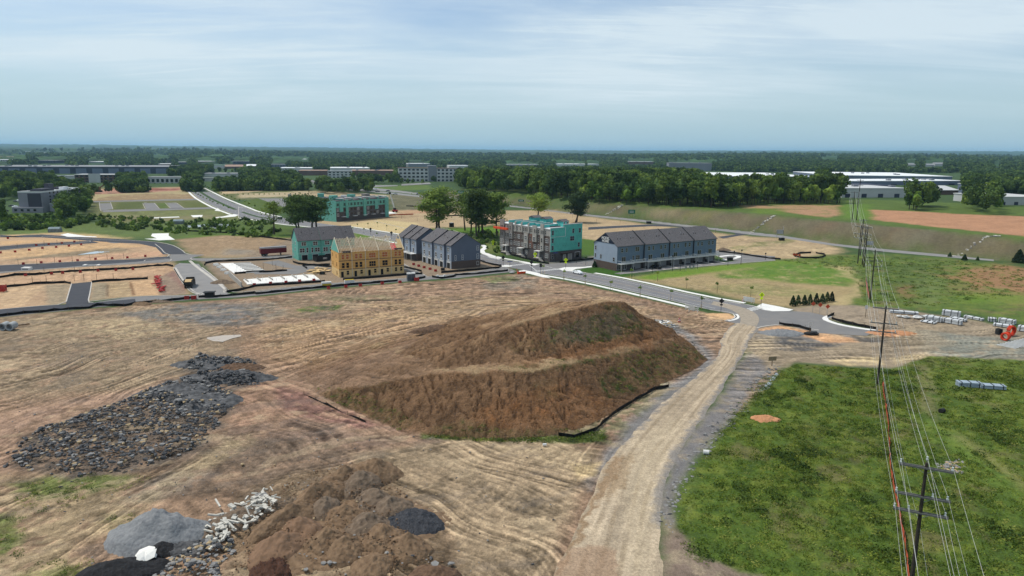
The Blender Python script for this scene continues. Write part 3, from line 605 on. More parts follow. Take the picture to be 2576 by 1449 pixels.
pts=[Vector(p)for p in fw_];hs=[0.0]*len(pts);cons=[(i,(i+1)%len(pts))for i in range(len(pts))]
for ln in LINES[:6]:
 k=len(pts)
 for u,v,h in ln:pts.append(Vector(P2(u,v,h)));hs.append(h)
 cons+=[(k+i,k+i+1)for i in range(len(ln)-1)]
vo,_,fo,ov,_,_=delaunay_2d_cdt(pts,cons,[],1,1e-4)
hz=[hs[o[0]]if o else 0.0 for o in ov]
x0,x1_,y0,y1_=-66,56,106,216;st_=0.30
gx=np.arange(x0,x1_,st_);gy=np.arange(y0,y1_,st_);MX,MY=np.meshgrid(gx,gy);MZ=np.zeros(MX.shape)
for f in fo:
 a,b,c=[vo[i]for i in f];ha,hb,hc=[hz[i]for i in f]
 m=(MX>=min(a.x,b.x,c.x))&(MX<=max(a.x,b.x,c.x))&(MY>=min(a.y,b.y,c.y))&(MY<=max(a.y,b.y,c.y))
 if not m.any():continue
 D=(b.y-c.y)*(a.x-c.x)+(c.x-b.x)*(a.y-c.y)
 if abs(D)<1e-9:continue
 l1=((b.y-c.y)*(MX[m]-c.x)+(c.x-b.x)*(MY[m]-c.y))/D;l2=((c.y-a.y)*(MX[m]-c.x)+(a.x-c.x)*(MY[m]-c.y))/D;l3=1-l1-l2
 ok=(l1>-1e-6)&(l2>-1e-6)&(l3>-1e-6);z=l1*ha+l2*hb+l3*hc;t=MZ[m];t[ok]=z[ok];MZ[m]=t
for _ in range(6):
 P=np.pad(MZ,1,mode='edge');MZ=(P[1:-1,1:-1]*4+P[:-2,1:-1]+P[2:,1:-1]+P[1:-1,:-2]+P[1:-1,2:])/8
MB_H=MZ.copy()
gyv,gxv=np.gradient(MZ,st_);slope=np.hypot(gxv,gyv)
inside=sdist(MX.ravel(),MY.ravel(),np.array(fw_)).reshape(MX.shape)
edge=sstep(-0.4,2.5,inside)
ca=np.arctan2(gxv,gyv)
xr,yr=MX.ravel(),MY.ravel()
wright=sstep(0.5,1.2,np.abs(-gxv)/(np.abs(gyv)+1e-3))*(gxv<0)
def rill(c,a,s):return 1-np.abs(perlin(c*0.75+0.9*perlin(c/3,a/6,s+3),a*0.10,s))*2.2
r1=rill(xr+.22*yr,yr,201).reshape(MX.shape);r2=rill(yr-.5*xr,xr,211).reshape(MX.shape)
rl=r1*(1-wright)+r2*wright
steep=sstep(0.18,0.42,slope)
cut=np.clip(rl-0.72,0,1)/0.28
n1=fbm(xr/6,yr/6,221,4,.55).reshape(MX.shape);n2=fbm(xr/1.3,yr/1.3,225,4,.65).reshape(MX.shape)
clod=np.clip(fbm(xr/2.4,yr/2.4,231,3,.6).reshape(MX.shape)-.05,0,1)
tm,tmw=track_field(xr,yr);tm=tm.reshape(MX.shape)
MZ=MZ+edge*(steep*(-1.0*cut*(0.6+n1)+0.55*n1+0.50*n2+0.9*clod)+(1-steep)*(0.8*n1+.28*n2+.45*tm))-0.12
MZ=np.where(inside<-0.2,-0.9,MZ)
MU,MV=pix(np.stack([MX,MY,MB_H],-1))
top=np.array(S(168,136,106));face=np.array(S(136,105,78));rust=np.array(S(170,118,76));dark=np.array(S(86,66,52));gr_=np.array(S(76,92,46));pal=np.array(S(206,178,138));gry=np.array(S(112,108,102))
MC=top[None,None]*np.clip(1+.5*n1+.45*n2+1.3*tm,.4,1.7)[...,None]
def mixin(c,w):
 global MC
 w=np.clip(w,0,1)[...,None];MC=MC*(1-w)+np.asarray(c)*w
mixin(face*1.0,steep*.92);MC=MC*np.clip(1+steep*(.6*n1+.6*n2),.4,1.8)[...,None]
def ps(poly,soft):return sstep(-soft,soft,sdist((MU+22*n1+10*n2).ravel(),(MV+9*n1+5*n2).ravel(),np.array(poly,float)).reshape(MU.shape))
mixin(rust,ps([(1240,1000),(1420,960),(1500,980),(1560,1020),(1480,1070),(1300,1080),(1180,1060)],14)*(.35+1.2*clod)*.8)
mixin(rust*1.05,ps([(1200,930),(1360,900),(1500,850),(1600,840),(1680,830),(1640,870),(1450,900)],10)*.35)
mixin(gry,ps([(1370,830),(1500,790),(1560,780),(1600,800),(1540,850),(1450,870),(1390,860)],10)*.35)
weeds=sstep(.02,.40,fbm(xr/1.7,yr/1.7,241,3,.7).reshape(MX.shape))
for poly,a in[([(1370,825),(1480,800),(1530,775),(1560,772),(1600,800),(1640,830),(1560,850),(1440,870),(1385,858)],.85),([(1520,770),(1560,768),(1600,800),(1570,800)],.8),([(1500,940),(1560,905),(1690,862),(1745,868),(1770,900),(1700,950),(1600,985),(1520,1000)],.85),([(1340,918),(1480,905),(1500,915),(1400,930)],.75),([(1440,905),(1600,876),(1610,884),(1460,915)],.9),([(1250,920),(1340,912),(1380,930),(1250,934)],.8),([(1100,1060),(1180,1060),(1300,1085),(1480,1075),(1480,1100),(1250,1110),(1080,1100)],.8),([(1330,960),(1400,950),(1420,1000),(1350,1000)],.35),([(1270,860),(1400,850),(1400,880),(1300,890)],.4),([(780,960),(900,985),(960,1010),(1060,1060),(1000,1085),(900,1045),(800,990)],.7),([(900,970),(960,955),(1000,975),(940,990)],.5)]:
 mixin(gr_*(1+.5*n2)[...,None],ps(poly,8)*a*(.2+.9*weeds))
sc_m,_,_=soil(xr,yr);sc_m=sc_m.reshape(MC.shape)*np.clip(1+.5*n1+.45*n2+1.3*tm,.4,1.7)[...,None]
mixin(sc_m,(1-steep)*np.clip(sstep(9,0,inside+5*n1)+sstep(-4,-30,MX+12*n1)*.9,0,1))
mixin(pal,sstep(.0,.30,n1)*(1-steep)*.5*(MV<900));mixin(pal,ps([(1100,925),(1340,914),(1450,900),(1450,912),(1330,930),(1100,938)],4)*.6)
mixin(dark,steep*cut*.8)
MC=np.clip(MC,.01,1)
keep_=inside>-1.0
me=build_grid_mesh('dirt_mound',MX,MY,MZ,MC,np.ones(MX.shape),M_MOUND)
bm=bmesh.new();bm.from_mesh(me);bm.verts.ensure_lookup_table();kk=keep_.ravel()
bmesh.ops.delete(bm,geom=[v for v in bm.verts if not kk[v.index]],context='VERTS');bm.to_mesh(me);bm.free()
mound=tag(obj('dirt_mound',me),'huge terraced mound of brown earth with a flat top beside the gravel haul road','dirt mound')
MG=(x0,x1_,y0,y1_,st_,MZ)
def zland(x,y):
 """height of ground or mound at a point"""
 z=float(terr(np.array([x]),np.array([y]))[0])
 a,b,c,d,s,Z=MG
 if a<x<b-.5 and c<y<d-.5:z=max(z,float(Z[int((y-c)/s),int((x-a)/s)]))
 return z
def Gm(u,v):
 """photo point to the mound surface when it lies on it"""
 d=ray(u,v);ts=np.linspace(0.55,1.0,400)*(0-CAM_H)/d[2]
 for t in ts:
  if CAM_H+d[2]*t<=zland(d[0]*t,d[1]*t):return np.array([d[0]*t,d[1]*t,CAM_H+d[2]*t])
 return W(u,v)
# ================================================================== paved surfaces
def asphalt(name,c,tyre=0.1,scale=.25):
 m=mat(name,c,0.9,0.10,scale,0.0,detail=9,col2=tuple(a*f for a,f in zip(c,(1.24,1.2,1.14))));return m
M_ASPH=asphalt('asphalt_grey',S(138,137,138));M_DARK=asphalt('asphalt_fresh',S(66,68,76));M_MID=asphalt('asphalt_base',S(126,125,126));M_BOUL=asphalt('asphalt_boulevard',S(124,124,128))
M_CONC=mat('concrete_kerb',S(200,194,186),0.85,0.14,.4);M_CONW=mat('concrete_new',S(238,236,232,.78),0.8,0.05,.5);M_CONG=mat('concrete_aged',S(176,172,166),.85,.1,.7)
M_PAINT=mat('road_paint_white',S(226,226,224),.7,.08,2);M_YEL=mat('road_paint_faded_yellow',S(198,172,132),.7,.1,2)
def sheet(name,pw,z,m,label=None,thick=0.12,sub=None):
 pw=[tuple(p)for p in pw]
 tris=tessellate_polygon([[Vector((p[0],p[1],0))for p in pw]])
 n=len(pw);zz=[zf(*p)if callable(z)else z for p in pw]if False else None
 vs=[(p[0],p[1],(z(p[0],p[1])if callable(z)else z))for p in pw]
 vs2=[(a,b,c-thick)for a,b,c in vs];fs=[]
 for t in tris:
  a,b,c=[Vector(vs[i])for i in t]
  up=(b-a).cross(c-a).z>0
  fs.append(tuple(t)if up else tuple(reversed(t)))
 area=sum(pw[i][0]*pw[(i+1)%n][1]-pw[(i+1)%n][0]*pw[i][1]for i in range(n))
 for i in range(n):
  j=(i+1)%n;q=(i,n+i,n+j,j);fs.append(q if area>0 else q[::-1])
 me=bpy.data.meshes.new(name);me.from_pydata(vs+vs2,[],fs);me.materials.append(m);me.update()
 o=obj(name,me);return tag(o,label,kind='structure')
def resamp(pts,step):
 pts=[np.array(p,float)[:2]for p in pts];out=[pts[0]]
 for a,b in zip(pts,pts[1:]):
  n=max(1,int(np.hypot(*(b-a))/step));out+=[a+(b-a)*(i+1)/n for i in range(n)]
 return out
def smooth_line(pts,it=2):
 pts=[np.array(p,float)[:2]for p in pts]
 for _ in range(it):
  q=[pts[0]]
  for a,b in zip(pts,pts[1:]):q+=[a*.75+b*.25,a*.25+b*.75]
  pts=q+[pts[-1]]
 return pts
def ribbon(mb,pts,w,z0,z1,m=None,off=0.0,zf=None):
 pts=[np.array(p,float)[:2]for p in pts];n=len(pts);L=[];R=[]
 for i in range(n):
  d=pts[min(i+1,n-1)]-pts[max(i-1,0)];d=d/(np.hypot(*d)+1e-9);nn=np.array([-d[1],d[0]])
  L.append(pts[i]+nn*(off+w/2));R.append(pts[i]+nn*(off-w/2))
 vs=[]
 for a,b in zip(L,R):
  za=zf(*a)if zf else 0;zb=zf(*b)if zf else 0
  vs+=[(a[0],a[1],za+z1),(b[0],b[1],zb+z1),(a[0],a[1],za+z0),(b[0],b[1],zb+z0)]
 fs=[]
 for i in range(n-1):
  k=4*i;fs+=[(k,k+1,k+5,k+4),(k+2,k,k+4,k+6),(k+1,k+3,k+7,k+5)]
 fs+=[(0,2,3,1),(4*n-4,4*n-3,4*n-1,4*n-2)]
 mb.add(vs,fs,m)
def kerb(name,px,w=0.35,h=0.14,m=None,off=0.0,sm=1,world=False):
 mb=MB();p=px if world else WP(px);ribbon(mb,smooth_line(p,sm),w,-0.05,h,m or M_CONC,off)
 return tag(mb.build(name),kind='structure')
LBL={'south_street':('street',M_MID,.010),'west_street':('street',M_ASPH,.014),'lot_street':('street',M_MID,.018),'north_street':('street',M_MID,.022),'curved_street':('street',M_DARK,.030),'lane':('street',M_DARK,.026),'stub_street':('street',M_DARK,.034),'parking_lane':('street',M_MID,.006),'east_street':('street',M_MID,.018),'model_lane':('street',M_MID,.022),'stub_end':('street',M_MID,.010),'highway':('highway',M_ASPH,.012),'back_street':('street',M_DARK,.010)}
for k,(nm,m_,z)in LBL.items():sheet(nm,PAVEW[k],z+.03,m_)
sheet('road',BOULW,.06,M_BOUL)
sheet('street',WP([(-120,678),(0,668),(100,664),(250,656),(345,652),(400,647),(425,645),(430,651),(340,659),(220,668),(120,676),(0,684),(-120,694)]),.058,M_DARK)
sheet('street',WP([(-120,789),(0,779),(85,771),(170,766),(230,762),(340,752),(342,762),(250,771),(170,780),(85,788),(0,797),(-120,811)]),.044,M_DARK)
BN=resamp(smooth_line(WP(BOUL_N),1),3.0);BF=resamp(smooth_line(WP(BOUL_F),1),3.0)
def seg(line,ua,ub):
 """piece of a world line between two photo columns"""
 return[p for p in line if ua<=pix((p[0],p[1],0))[0]<=ub]
for a,b in[(465,585),(612,1270),(1352,1800)]:kerb('kerb',seg(BN,a,b),world=True)
for a,b in[(505,565),(590,1340),(1408,1900)]:kerb('kerb',seg(BF,a,b),world=True)
M_VERGE=mat('verge_grass',S(56,82,34),.95,.35,1.2,.1)
def side(line,a,b,sgn,off=2.6,w=1.8,name='sidewalk',m=None,z=.12):
 mb=MB();ribbon(mb,seg(line,a,b),w,-.05,z,m or M_CONW,sgn*off);return tag(mb.build(name),kind='structure')
for a,b in[(612,890),(935,1040),(1350,1762)]:side(BN,a,b,-1)
for a,b in[(860,1010),(1150,1330),(1475,1890)]:side(BF,a,b,1,off=2.4)
for a,b in[(1352,1790)]:side(BN,a,b,-1,off=.95,w=1.4,name='verge',m=M_VERGE,z=.09)
for a,b in[(1475,1885),(1150,1330),(860,1010)]:side(BF,a,b,1,off=.85,w=1.2,name='verge',m=M_VERGE,z=.09)
for a,b in[(470,590)]:side(BN,a,b,-1,off=2.6,w=2.2)
for a,b in[(508,700)]:side(BF,a,b,1,off=2.6,w=2.2)
def mid_line(f,a,b):
 out=[]
 for p in seg(BN,a,b):
  d=[np.hypot(*(q-p))for q in BF];q=BF[int(np.argmin(d))];out.append(p+(q-p)*f)
 return out
def paint(line,w,m=None,z=.064,dash=None):
 mb=MB()
 if dash:
  pts=resamp(line,1.0);i=0
  while i+dash[0]<len(pts):ribbon(mb,pts[i:i+dash[0]+1],w,z-.02,z,m);i+=dash[0]+dash[1]
 else:ribbon(mb,line,w,z-.02,z,m)
 return tag(mb.build('road_marking',m or M_PAINT),kind='structure')
for a,b in[(1365,1850),(760,1255)]:
 paint(mid_line(.5,a,b),.16,M_YEL);paint(mid_line(.2,a,b),.12);paint(mid_line(.8,a,b),.12)
for f in(.3,.7):paint(mid_line(f,480,740),.2,dash=(4,8))
mb=MB();ribbon(mb,mid_line(.5,478,560),3.0,-.02,.16,M_VERGE);ribbon(mb,mid_line(.5,575,660),2.4,-.02,.16,M_VERGE);tag(mb.build('verge'),kind='structure')
def crosswalk(a,b,n,L=2.6,w=.5):
 a,b=P2(*a),P2(*b);d=(b-a)/n;dn=d/np.hypot(*d);nn=np.array([-dn[1],dn[0]]);mb=MB()
 for i in range(n):
  c=a+d*(i+.5);ribbon(mb,[c-nn*L/2,c+nn*L/2],w,.044,.066,M_PAINT)
 return tag(mb.build('road_marking'),kind='structure')
crosswalk((1275,670),(1330,663),11);crosswalk((1345,683),(1407,677),12);crosswalk((1880,781),(1925,770),7,3.0,.7);crosswalk((600,522),(640,521),10,3)
paint(WP([(1333,668),(1350,682)]),.3);paint(WP([(1402,678),(1368,668)]),.2)
def apron(px,z=.13,m=None,name='sidewalk'):return sheet(name,WP(px),z,m or M_CONW,thick=.16)
apron([(1300,683),(1318,680),(1349,686),(1362,690),(1385,700),(1365,698),(1335,690)]);apron([(1262,668),(1275,667),(1290,669),(1283,672),(1262,672)])
apron([(1404,677),(1420,673),(1470,672),(1500,668),(1502,671),(1450,677),(1440,681),(1475,686.6),(1415,681)]);apron([(1306,660),(1335,663),(1360,664),(1345,668),(1318,662.9)])
apron([(1208,613),(1222,618),(1228,624),(1218,630),(1222,638),(1240,644),(1262,650),(1255,653),(1232,648),(1208,636),(1208,629),(1216,622),(1208,618)],.14)
apron([(1900.5,773),(1918,764),(1960,772),(1996,780),(1985,783.5),(1945,784)]);apron([(1975,779),(1996,780),(1985,783.5),(1945,784),(1915,779)],.15)
for px in([(560,545),(588,539),(600,541),(592,545),(545,549),(540,547)],[(540,530),(547,524),(552,527),(556,532)],[(350,549),(450,545),(452,547),(350,551)]):apron(px)
apron([(364,601),(395,600),(380,594),(383,588),(425,587),(424,593),(440,603),(400,605)],.10);apron([(152,591),(170,587),(215,594),(240,595),(245,597),(170,596)],.10)
apron([(480,542),(510,541),(508,546),(486,547)],.1)
M_WATER=mat('pond_water',S(186,196,204),.12,.04,.3,spec=.6)
for px in([(470,567),(560,563),(586,565),(586,574),(540,575),(520,571),(472,572)],[(522,849),(560,844),(605,842),(608,846),(585,851),(560,860),(535,858),(520,852)],[(230,634),(282,628),(288,631),(240,638),(195,641)],[(1908,985),(1932,962),(1952,938),(1958,941),(1935,975),(1915,992)]):
 o=sheet('water',WP(px),.035,M_WATER if px[0][0]!=522 else mat('muddy_water',S(196,178,158),.25,.05,.3,spec=.5),thick=.5)
for px in(ST_S_F[:4],[(1078,697),(1052,698)]+ST_S_F[5:],[(576,733),(556,712),(530,690),(508,673)],[(565,737),(562,732),(572,727),(578,735),(620,735),(720,722)],[(438,676),(452,700),(468,720),(486,737),(512,738),(505,744),(440,744),(340,746),(225,759)],[(1012,662),(1046,681),(1072,694)],[(180,714),(172,740),(165,766),(85,771),(0,779),(-100,788)],[(231,709),(227,735),(221,761),(235,762)],[(390,614),(405,625),(414,637),(428,641),(421,646)],[(300,604),(390,608),(430,615),(455,627),(470,641),(512,641)],[(482,649),(479,652),(490,656),(600,650),(700,644)],[(362,658),(366,654),(428,651),(432,655),(420,660),(362,664),(250,668),(0,686)],[(0,629),(130,617),(225,609),(229,606),(215,606)],[(0,618),(130,609),(215,606)],[(105,596),(110,594),(180,599),(300,605)],[(0,668),(250,655.5),(400,646.5)],[(1460,660),(1510,652)],[(1560,690),(1720,674.5),(1870,661.5),(1950,655.5)],[(1480,572),(1560,568),(1650,564),(1720,566),(1800,572),(1900,583),(1884,589)],[(1800,642),(1830,655),(1890,650)],[(600,549),(600,520)],[(1788,780),(1830,785),(1848,791),(1854,799),(1840,805),(1823,807.5)],[(1763,748),(1870,765),(1900,771),(1918,776)],[(250,509),(252,530),(258,532)],[(278,509),(284,526)],[(359,512),(366,526)],[(388,511),(401,525)],[(416,511),(429,524)],[(445,511),(463,524)],[(362,511),(372,508),(430,509),(445,511)],[(258,532),(300,527),(420,525),(540,523)],[(228,506),(350,502),(500,500)],[(605,500),(800,494),(1000,500)],[(1094,571),(1135,578),(1170,589)],[(940,556),(1030,577)]):
 kerb('kerb',px)
kerb('kerb',[(1905,826),(1918,822),(1960,817),(2000,821),(2025,827),(2060,831)],w=.5);kerb('kerb',[(2203,832),(2165,827),(2110,817),(2080,807),(2074,801),(2086,796)],w=1.6,m=M_CONW);kerb('kerb',[(1830,807),(1845,805),(1856,799),(1850,791)],w=1.4,m=M_CONW)
kerb('kerb',[(482,656),(500,672),(528,692),(560,716),(578,733)],w=1.2,off=-.7,m=M_CONC);kerb('kerb',[(438,674),(452,698),(466,718),(484,736),(500,740)],w=1.2,off=.2,m=M_CONC)
kerb('kerb',[(1810,646),(1842,642),(1862,645),(1852,650),(1820,655)],w=2.2,m=M_CONW)
for px in([(248,512),(279,511),(284,526),(255,530)],[(361,511),(390,511),(402,525),(368,526)],[(420,511),(444,511),(462,524),(430,525)],[(1094,572),(1150,584),(1180,590),(1130,592)],[(650,499),(742,499),(770,503),(765,522),(705,520),(680,510)],[(226,506),(500,500),(505,503),(228,509)],[(258,529),(540,521),(545,525),(260,534)]):
 sheet('street',WP(px),.03,M_MID)
for px in([(756,449),(800,455),(862,467),(936,472),(1000,479),(1056,486),(1056,490),(1000,484),(930,478),(862,474),(800,461),(756,453)],[(756,456),(800,464),(860,477),(930,483),(1000,490),(1056,496),(1056,492),(1000,485.5),(930,479.5)],[(1010,463),(1080,459),(1085,463),(1010,467)],[(860,470),(935,466),(1000,466),(1000,468),(930,471)]):
 sheet('highway',WP(px),.05,M_ASPH)
Lw=resamp(smooth_line(WP([(1360,1620)]+HAUL_L),2),1.0);Rw=resamp(smooth_line(WP([(1676,1620)]+HAUL_R),2),1.0)
def atfrac(line,f):
 L=np.array(line);d=np.concatenate([[0],np.cumsum(np.hypot(*(L[1:]-L[:-1]).T))]);t=f*d[-1];return np.stack([np.interp(t,d,L[:,0]),np.interp(t,d,L[:,1])],-1)
nf=620;ff=np.linspace(0,1,nf);LL=atfrac(Lw,ff);RR=atfrac(Rw,ff);tt=np.linspace(-0.06,1.06,70)
HX=LL[:,None,0]*(1-tt)+RR[:,None,0]*tt;HY=LL[:,None,1]*(1-tt)+RR[:,None,1]*tt
wb_=sstep(.30,.5,np.abs(tt-.5))[None];HX=HX+wb_*.45*perlin(HX/6,HY/6,311);HY=HY+wb_*.3*perlin(HX/6,HY/6,312)
sal=(np.concatenate([[0],np.cumsum(np.hypot(*(((LL+RR)/2)[1:]-((LL+RR)/2)[:-1]).T))]))[:,None]*np.ones_like(HX)
ac=tt[None]*np.hypot(*(LL-RR).T)[:,None]
st1=perlin((ac*1.6).ravel(),(sal*.05).ravel(),301).reshape(HX.shape);st2=perlin((ac*4).ravel(),(sal*.10).ravel(),302).reshape(HX.shape);bl=fbm((HX/2.5).ravel(),(HY/2.5).ravel(),303,4,.65).reshape(HX.shape)
HZ=.085+.025*st1+.01*st2+.03*bl-.14*sstep(.42,.56,np.abs(tt-.5))[None]
HCc=np.array(S(188,170,146))[None,None]*(1+.26*perlin((ac*.55).ravel(),(sal*.02).ravel(),309).reshape(HX.shape)+.16*st1+.07*st2+.30*bl)[...,None]
HU,HV=pix(np.stack([HX,HY,0*HX],-1))
def hm(c,w):
 global HCc
 w=np.clip(w,0,1)[...,None];HCc=HCc*(1-w)+np.asarray(c)*w
def hp(poly,s):return sstep(-s,s,sdist((HU+25*bl).ravel(),(HV+16*bl).ravel(),np.array(poly,float)).reshape(HU.shape))
hm(S(134,132,132),(sstep(.80,1.0,tt+.25*bl))*(HV<1330)*.8);hm(S(134,132,132),sstep(.13,-.02,tt+.25*bl)*(HV<1120)*.8)
for c_r in(.24,.40,.60,.76):hm(S(158,140,116),sstep(.045,.015,np.abs(tt[None]-c_r-.02*perlin(sal/14,sal*0+c_r*9,315)))*(.25+.5*sstep(-.3,.3,perlin(sal/9,tt[None]*3+sal*0,316))))
hm(S(150,122,92),hp([(1390,1449),(1430,1370),(1480,1280),(1530,1170),(1560,1140),(1570,1150),(1530,1230),(1470,1330),(1410,1449)],6)*.75)
hm(S(158,132,100),hp([(1540,1210),(1570,1160),(1600,1140),(1590,1180),(1560,1240),(1520,1260)],6)*.55)
hm(S(164,136,112),hp([(1400,1400),(1480,1372),(1550,1385),(1560,1470),(1390,1520)],6)*.7);hm(S(218,200,168),hp([(1600,1110),(1680,1050),(1720,1060),(1660,1200),(1640,1449),(1580,1449),(1570,1250)],30)*.25)
me=build_grid_mesh('haul_road',HX[:,::-1][::-1]if False else HX,HY,HZ,np.clip(HCc,.01,1),np.full(HX.shape,.5),M_SOIL)
hr=tag(obj('haul_road',me),kind='structure')
mb=MB()
for k in range(7):
 f=k/6;a=P2(1862+38*f,822-2*f);b=P2(1868+40*f,805-2*f);c=P2(1862+35*f,790-4*f);d=P2(1835+22*f,776-5*f);e=P2(1790+5*f,766-7*f)
 ribbon(mb,smooth_line([a,b,c,d,e],2),.8,.02,.072+.001*k)
tag(mb.build('dirt_tracks',mat('dusty_tracks',S(168,156,140),.95,.15,.8)),kind='structure')
# ================================================================== buildings
def z_(s0,zx,zy,s=5.1):return((s0[0]+zx/s)/1.5652,(s0[1]+zy/s)/1.5652)
M_TEAL=mat('teal_house_wrap',S(118,186,172,.8),.7,.10,.9,col2=S(94,164,150,.8));M_TEAL2=mat('teal_sheathing',S(92,194,188,.8),.7,.12,.7,col2=S(76,172,166,.8))
M_OSB=mat('osb_sheathing',S(224,176,108,.85),.85,.1,1.3,col2=S(196,148,84,.85));M_OSBL=mat('osb_pale',S(232,200,146,.85),.85,.1,1.3,col2=S(206,172,118,.85));M_LUM=mat('lumber',S(214,184,136),.8,.1,2);M_LUMW=mat('lumber_pale',S(226,212,186),.8,.08,2)
M_ROOF=mat('shingle_charcoal',S(82,80,84),.9,.18,2.2,col2=S(118,114,116),detail=8);M_ROOFD=mat('roof_dark_edge',S(52,52,58),.8,.1,1)
M_SIDL=mat('siding_blue_grey_sunlit',S(156,170,188),.7,.05,.4);M_SIDM=mat('siding_blue_grey_shaded',S(104,124,144),.7,.06,.4);M_SIDD=mat('siding_slate_and_shaded_grey',S(98,108,126),.7,.06,.4)  # row siding painted paler on sunward sides, darker on shaded sides
M_BRK=mat('brick_brown',S(108,94,88),.9,.18,3.0,col2=S(88,74,68),detail=8);M_BRKR=mat('brick_red_brown',S(128,94,82),.9,.18,3,detail=8);M_BRKG=mat('brick_dark',S(92,86,86),.9,.15,3,detail=8);M_BRKL=mat('brick_light_grey',S(150,144,138),.9,.1,3)
M_PANEL=mat('cement_panel',S(176,172,164),.75,.05,.5);M_TRIM=mat('trim_white',S(228,228,226),.6,.03,.5);M_TRIMG=mat('trim_grey',S(170,172,172),.6,.04,.5)
M_GLASS=mat('window_glass',(.012,.014,.018),.12,.2,.5,spec=.6);M_VOID=mat('painted_shade_opening',(.012,.012,.013),.9,.2,1);M_GLOW=mat('painted_daylit_interior',S(220,128,70),.8,.25,2.5,col2=S(170,90,44))  # void paints interior shade near-black; glow paints daylit wood orange
M_GAR=mat('garage_door',S(150,152,156),.6,.05,.5);M_NAVY=mat('navy_gable_sign',S(26,38,58),.6,.05,.5);M_BLK=mat('black_plastic',(.012,.012,.014),.6,.2,1);M_ORANGE=mat('orange_barrier',S(236,84,40),.6,.1,2);M_RED=mat('red_barrier',S(178,52,48),.6,.12,2)
M_MEMB=mat('white_roof_membrane',S(238,240,242,.8),.6,.03,.3)
_WC={}
def window_mesh(w,h,rail=True,mull=0,frame=None,fw=.10,pane=None,kind='sash'):
 key=(round(w,2),round(h,2),rail,mull,frame.name,fw,(pane or M_GLASS).name)
 if key in _WC:return _WC[key]
 a=MB();b=MB();w2,h2=w/2,h/2
 a.box(-w2-fw,w2+fw,-.10,.0,h2,h2+fw,frame);a.box(-w2-fw,w2+fw,-.12,.0,-h2-fw*1.3,-h2,frame)
 a.box(-w2-fw,-w2,-.10,.0,-h2,h2,frame);a.box(w2,w2+fw,-.10,.0,-h2,h2,frame)
 for i in range(mull):x=-w2+w*(i+1)/(mull+1);a.box(x-fw*.6,x+fw*.6,-.09,.0,-h2,h2,frame)
 if rail:a.box(-w2,w2,-.08,0,-.05,.05,frame)
 b.box(-w2,w2,-.03,0,-h2,h2,pane or M_GLASS)
 _WC[key]=(a.mesh('window_frame'),b.mesh('pane'));return _WC[key]
class Bld:
 def __init__(s,name,label,cat,A,ang,L,D):
  s.root=thing(name,label,cat,(A[0],A[1],A[2]if len(A)>2 else 0),ang);s.L=L;s.D=D
 def fpos(s,face,t,z,out=0.0,yoff=0.0):
  if face=='F':return(t,yoff-out,z),0
  if face=='R':return(s.L+out,t,z),math.pi/2
  if face=='L':return(-out,t,z),-math.pi/2
  return(t,s.D+out,z),math.pi
 def win(s,face,t,z,w,h,yoff=0.0,frame=None,rail=True,mull=0,pane=None,name='window',fw=.10,label=None):
  (p,r)=s.fpos(face,t,z,0.0,yoff);fr,pn=window_mesh(w,h,rail,mull,frame or M_TRIM,fw,pane)
  o=obj(name,fr,s.root,p,r);obj('pane' if name!='door' else 'panel',pn,o)
  if label:o['label']=label
  return o
 def opening(s,face,t,z0,w,h,yoff=0.0,m=None,frame=None,name='garage_door',fw=.12,panels=0):
  (p,r)=s.fpos(face,t,z0,0,yoff);a=MB();f=frame or M_TRIM
  a.box(-w/2-fw,w/2+fw,-.10,0,h,h+fw*1.5,f);a.box(-w/2-fw,-w/2,-.10,0,0,h,f);a.box(w/2,w/2+fw,-.10,0,0,h,f)
  o=obj(name,a.mesh(name),s.root,p,r);b=MB();b.box(-w/2,w/2,-.04,0,.02,h,m or M_VOID)  # default infill is a near-black sheet painting the open bay's shade
  for k in range(panels):b.box(-w/2,w/2,-.055,-.04,h*(k+1)/(panels+1)-.02,h*(k+1)/(panels+1)+.02,M_TRIMG)
  obj('door_and_shade_panel',b.mesh('door_and_shade_panel'),o);return o
 def box(s,name,x0,x1,y0,y1,z0,z1,m,label=None,parent=None):
  o=MB().box(x0,x1,y0,y1,z0,z1,m).build(name,parent=parent or s.root)
  if label:o['label']=label
  return o
 def gable(s,x0,x1,y0,y1,ze,zr,m,over=.35,wallm=None,th=.18,name='roof',shrink=False):
  """pitched roof with ridge along x; returns roof object; gable wall prism built too"""
  ym=(y0+y1)/2;k=(zr-ze)/(ym-y0);mb=MB()
  prof=[(y0-over,ze-k*over),(ym,zr),(y1+over,ze-k*over),(y1+over,ze-k*over+th),(ym,zr+th),(y0-over,ze-k*over+th)]
  mb.prism(prof,x0,x1,m);o=mb.build(name,parent=s.root)
  if wallm:MB().prism([(y0,ze-.02),(y1,ze-.02),(ym,zr-.02)],max(x0,0)+.04,min(x1,s.L)-.04,wallm).build('gable',parent=s.root)
  return o
 def vents(s,x,y0,y1,ze,zr,front=True,n=2):
  ym=(y0+y1)/2;k=(zr-ze)/(ym-y0)
  for i in range(n):
   yy=y0+(ym-y0)*(.45+.12*(i%2));z=ze+k*(yy-y0)+.18
   MB().tube([(x+i*.7,yy,z-.1),(x+i*.7,yy,z+.45)],.12,6,M_TRIMG if(i+int(x))%2 else M_BLK).build('vent_pipe',parent=s.root)
def fr(Apx,ang=None):
 return P2(*Apx)
D2R=math.pi/180
A=P2(*z_((1120,870),285,795));b=Bld('townhouse_row','three storey townhouse row wrapped in teal sheathing under a finished charcoal roof, dumpster in front','townhouse row',A,31.5*D2R,25.6,10.1)
uw=25.6/5;EV,RG=8.8,13.7
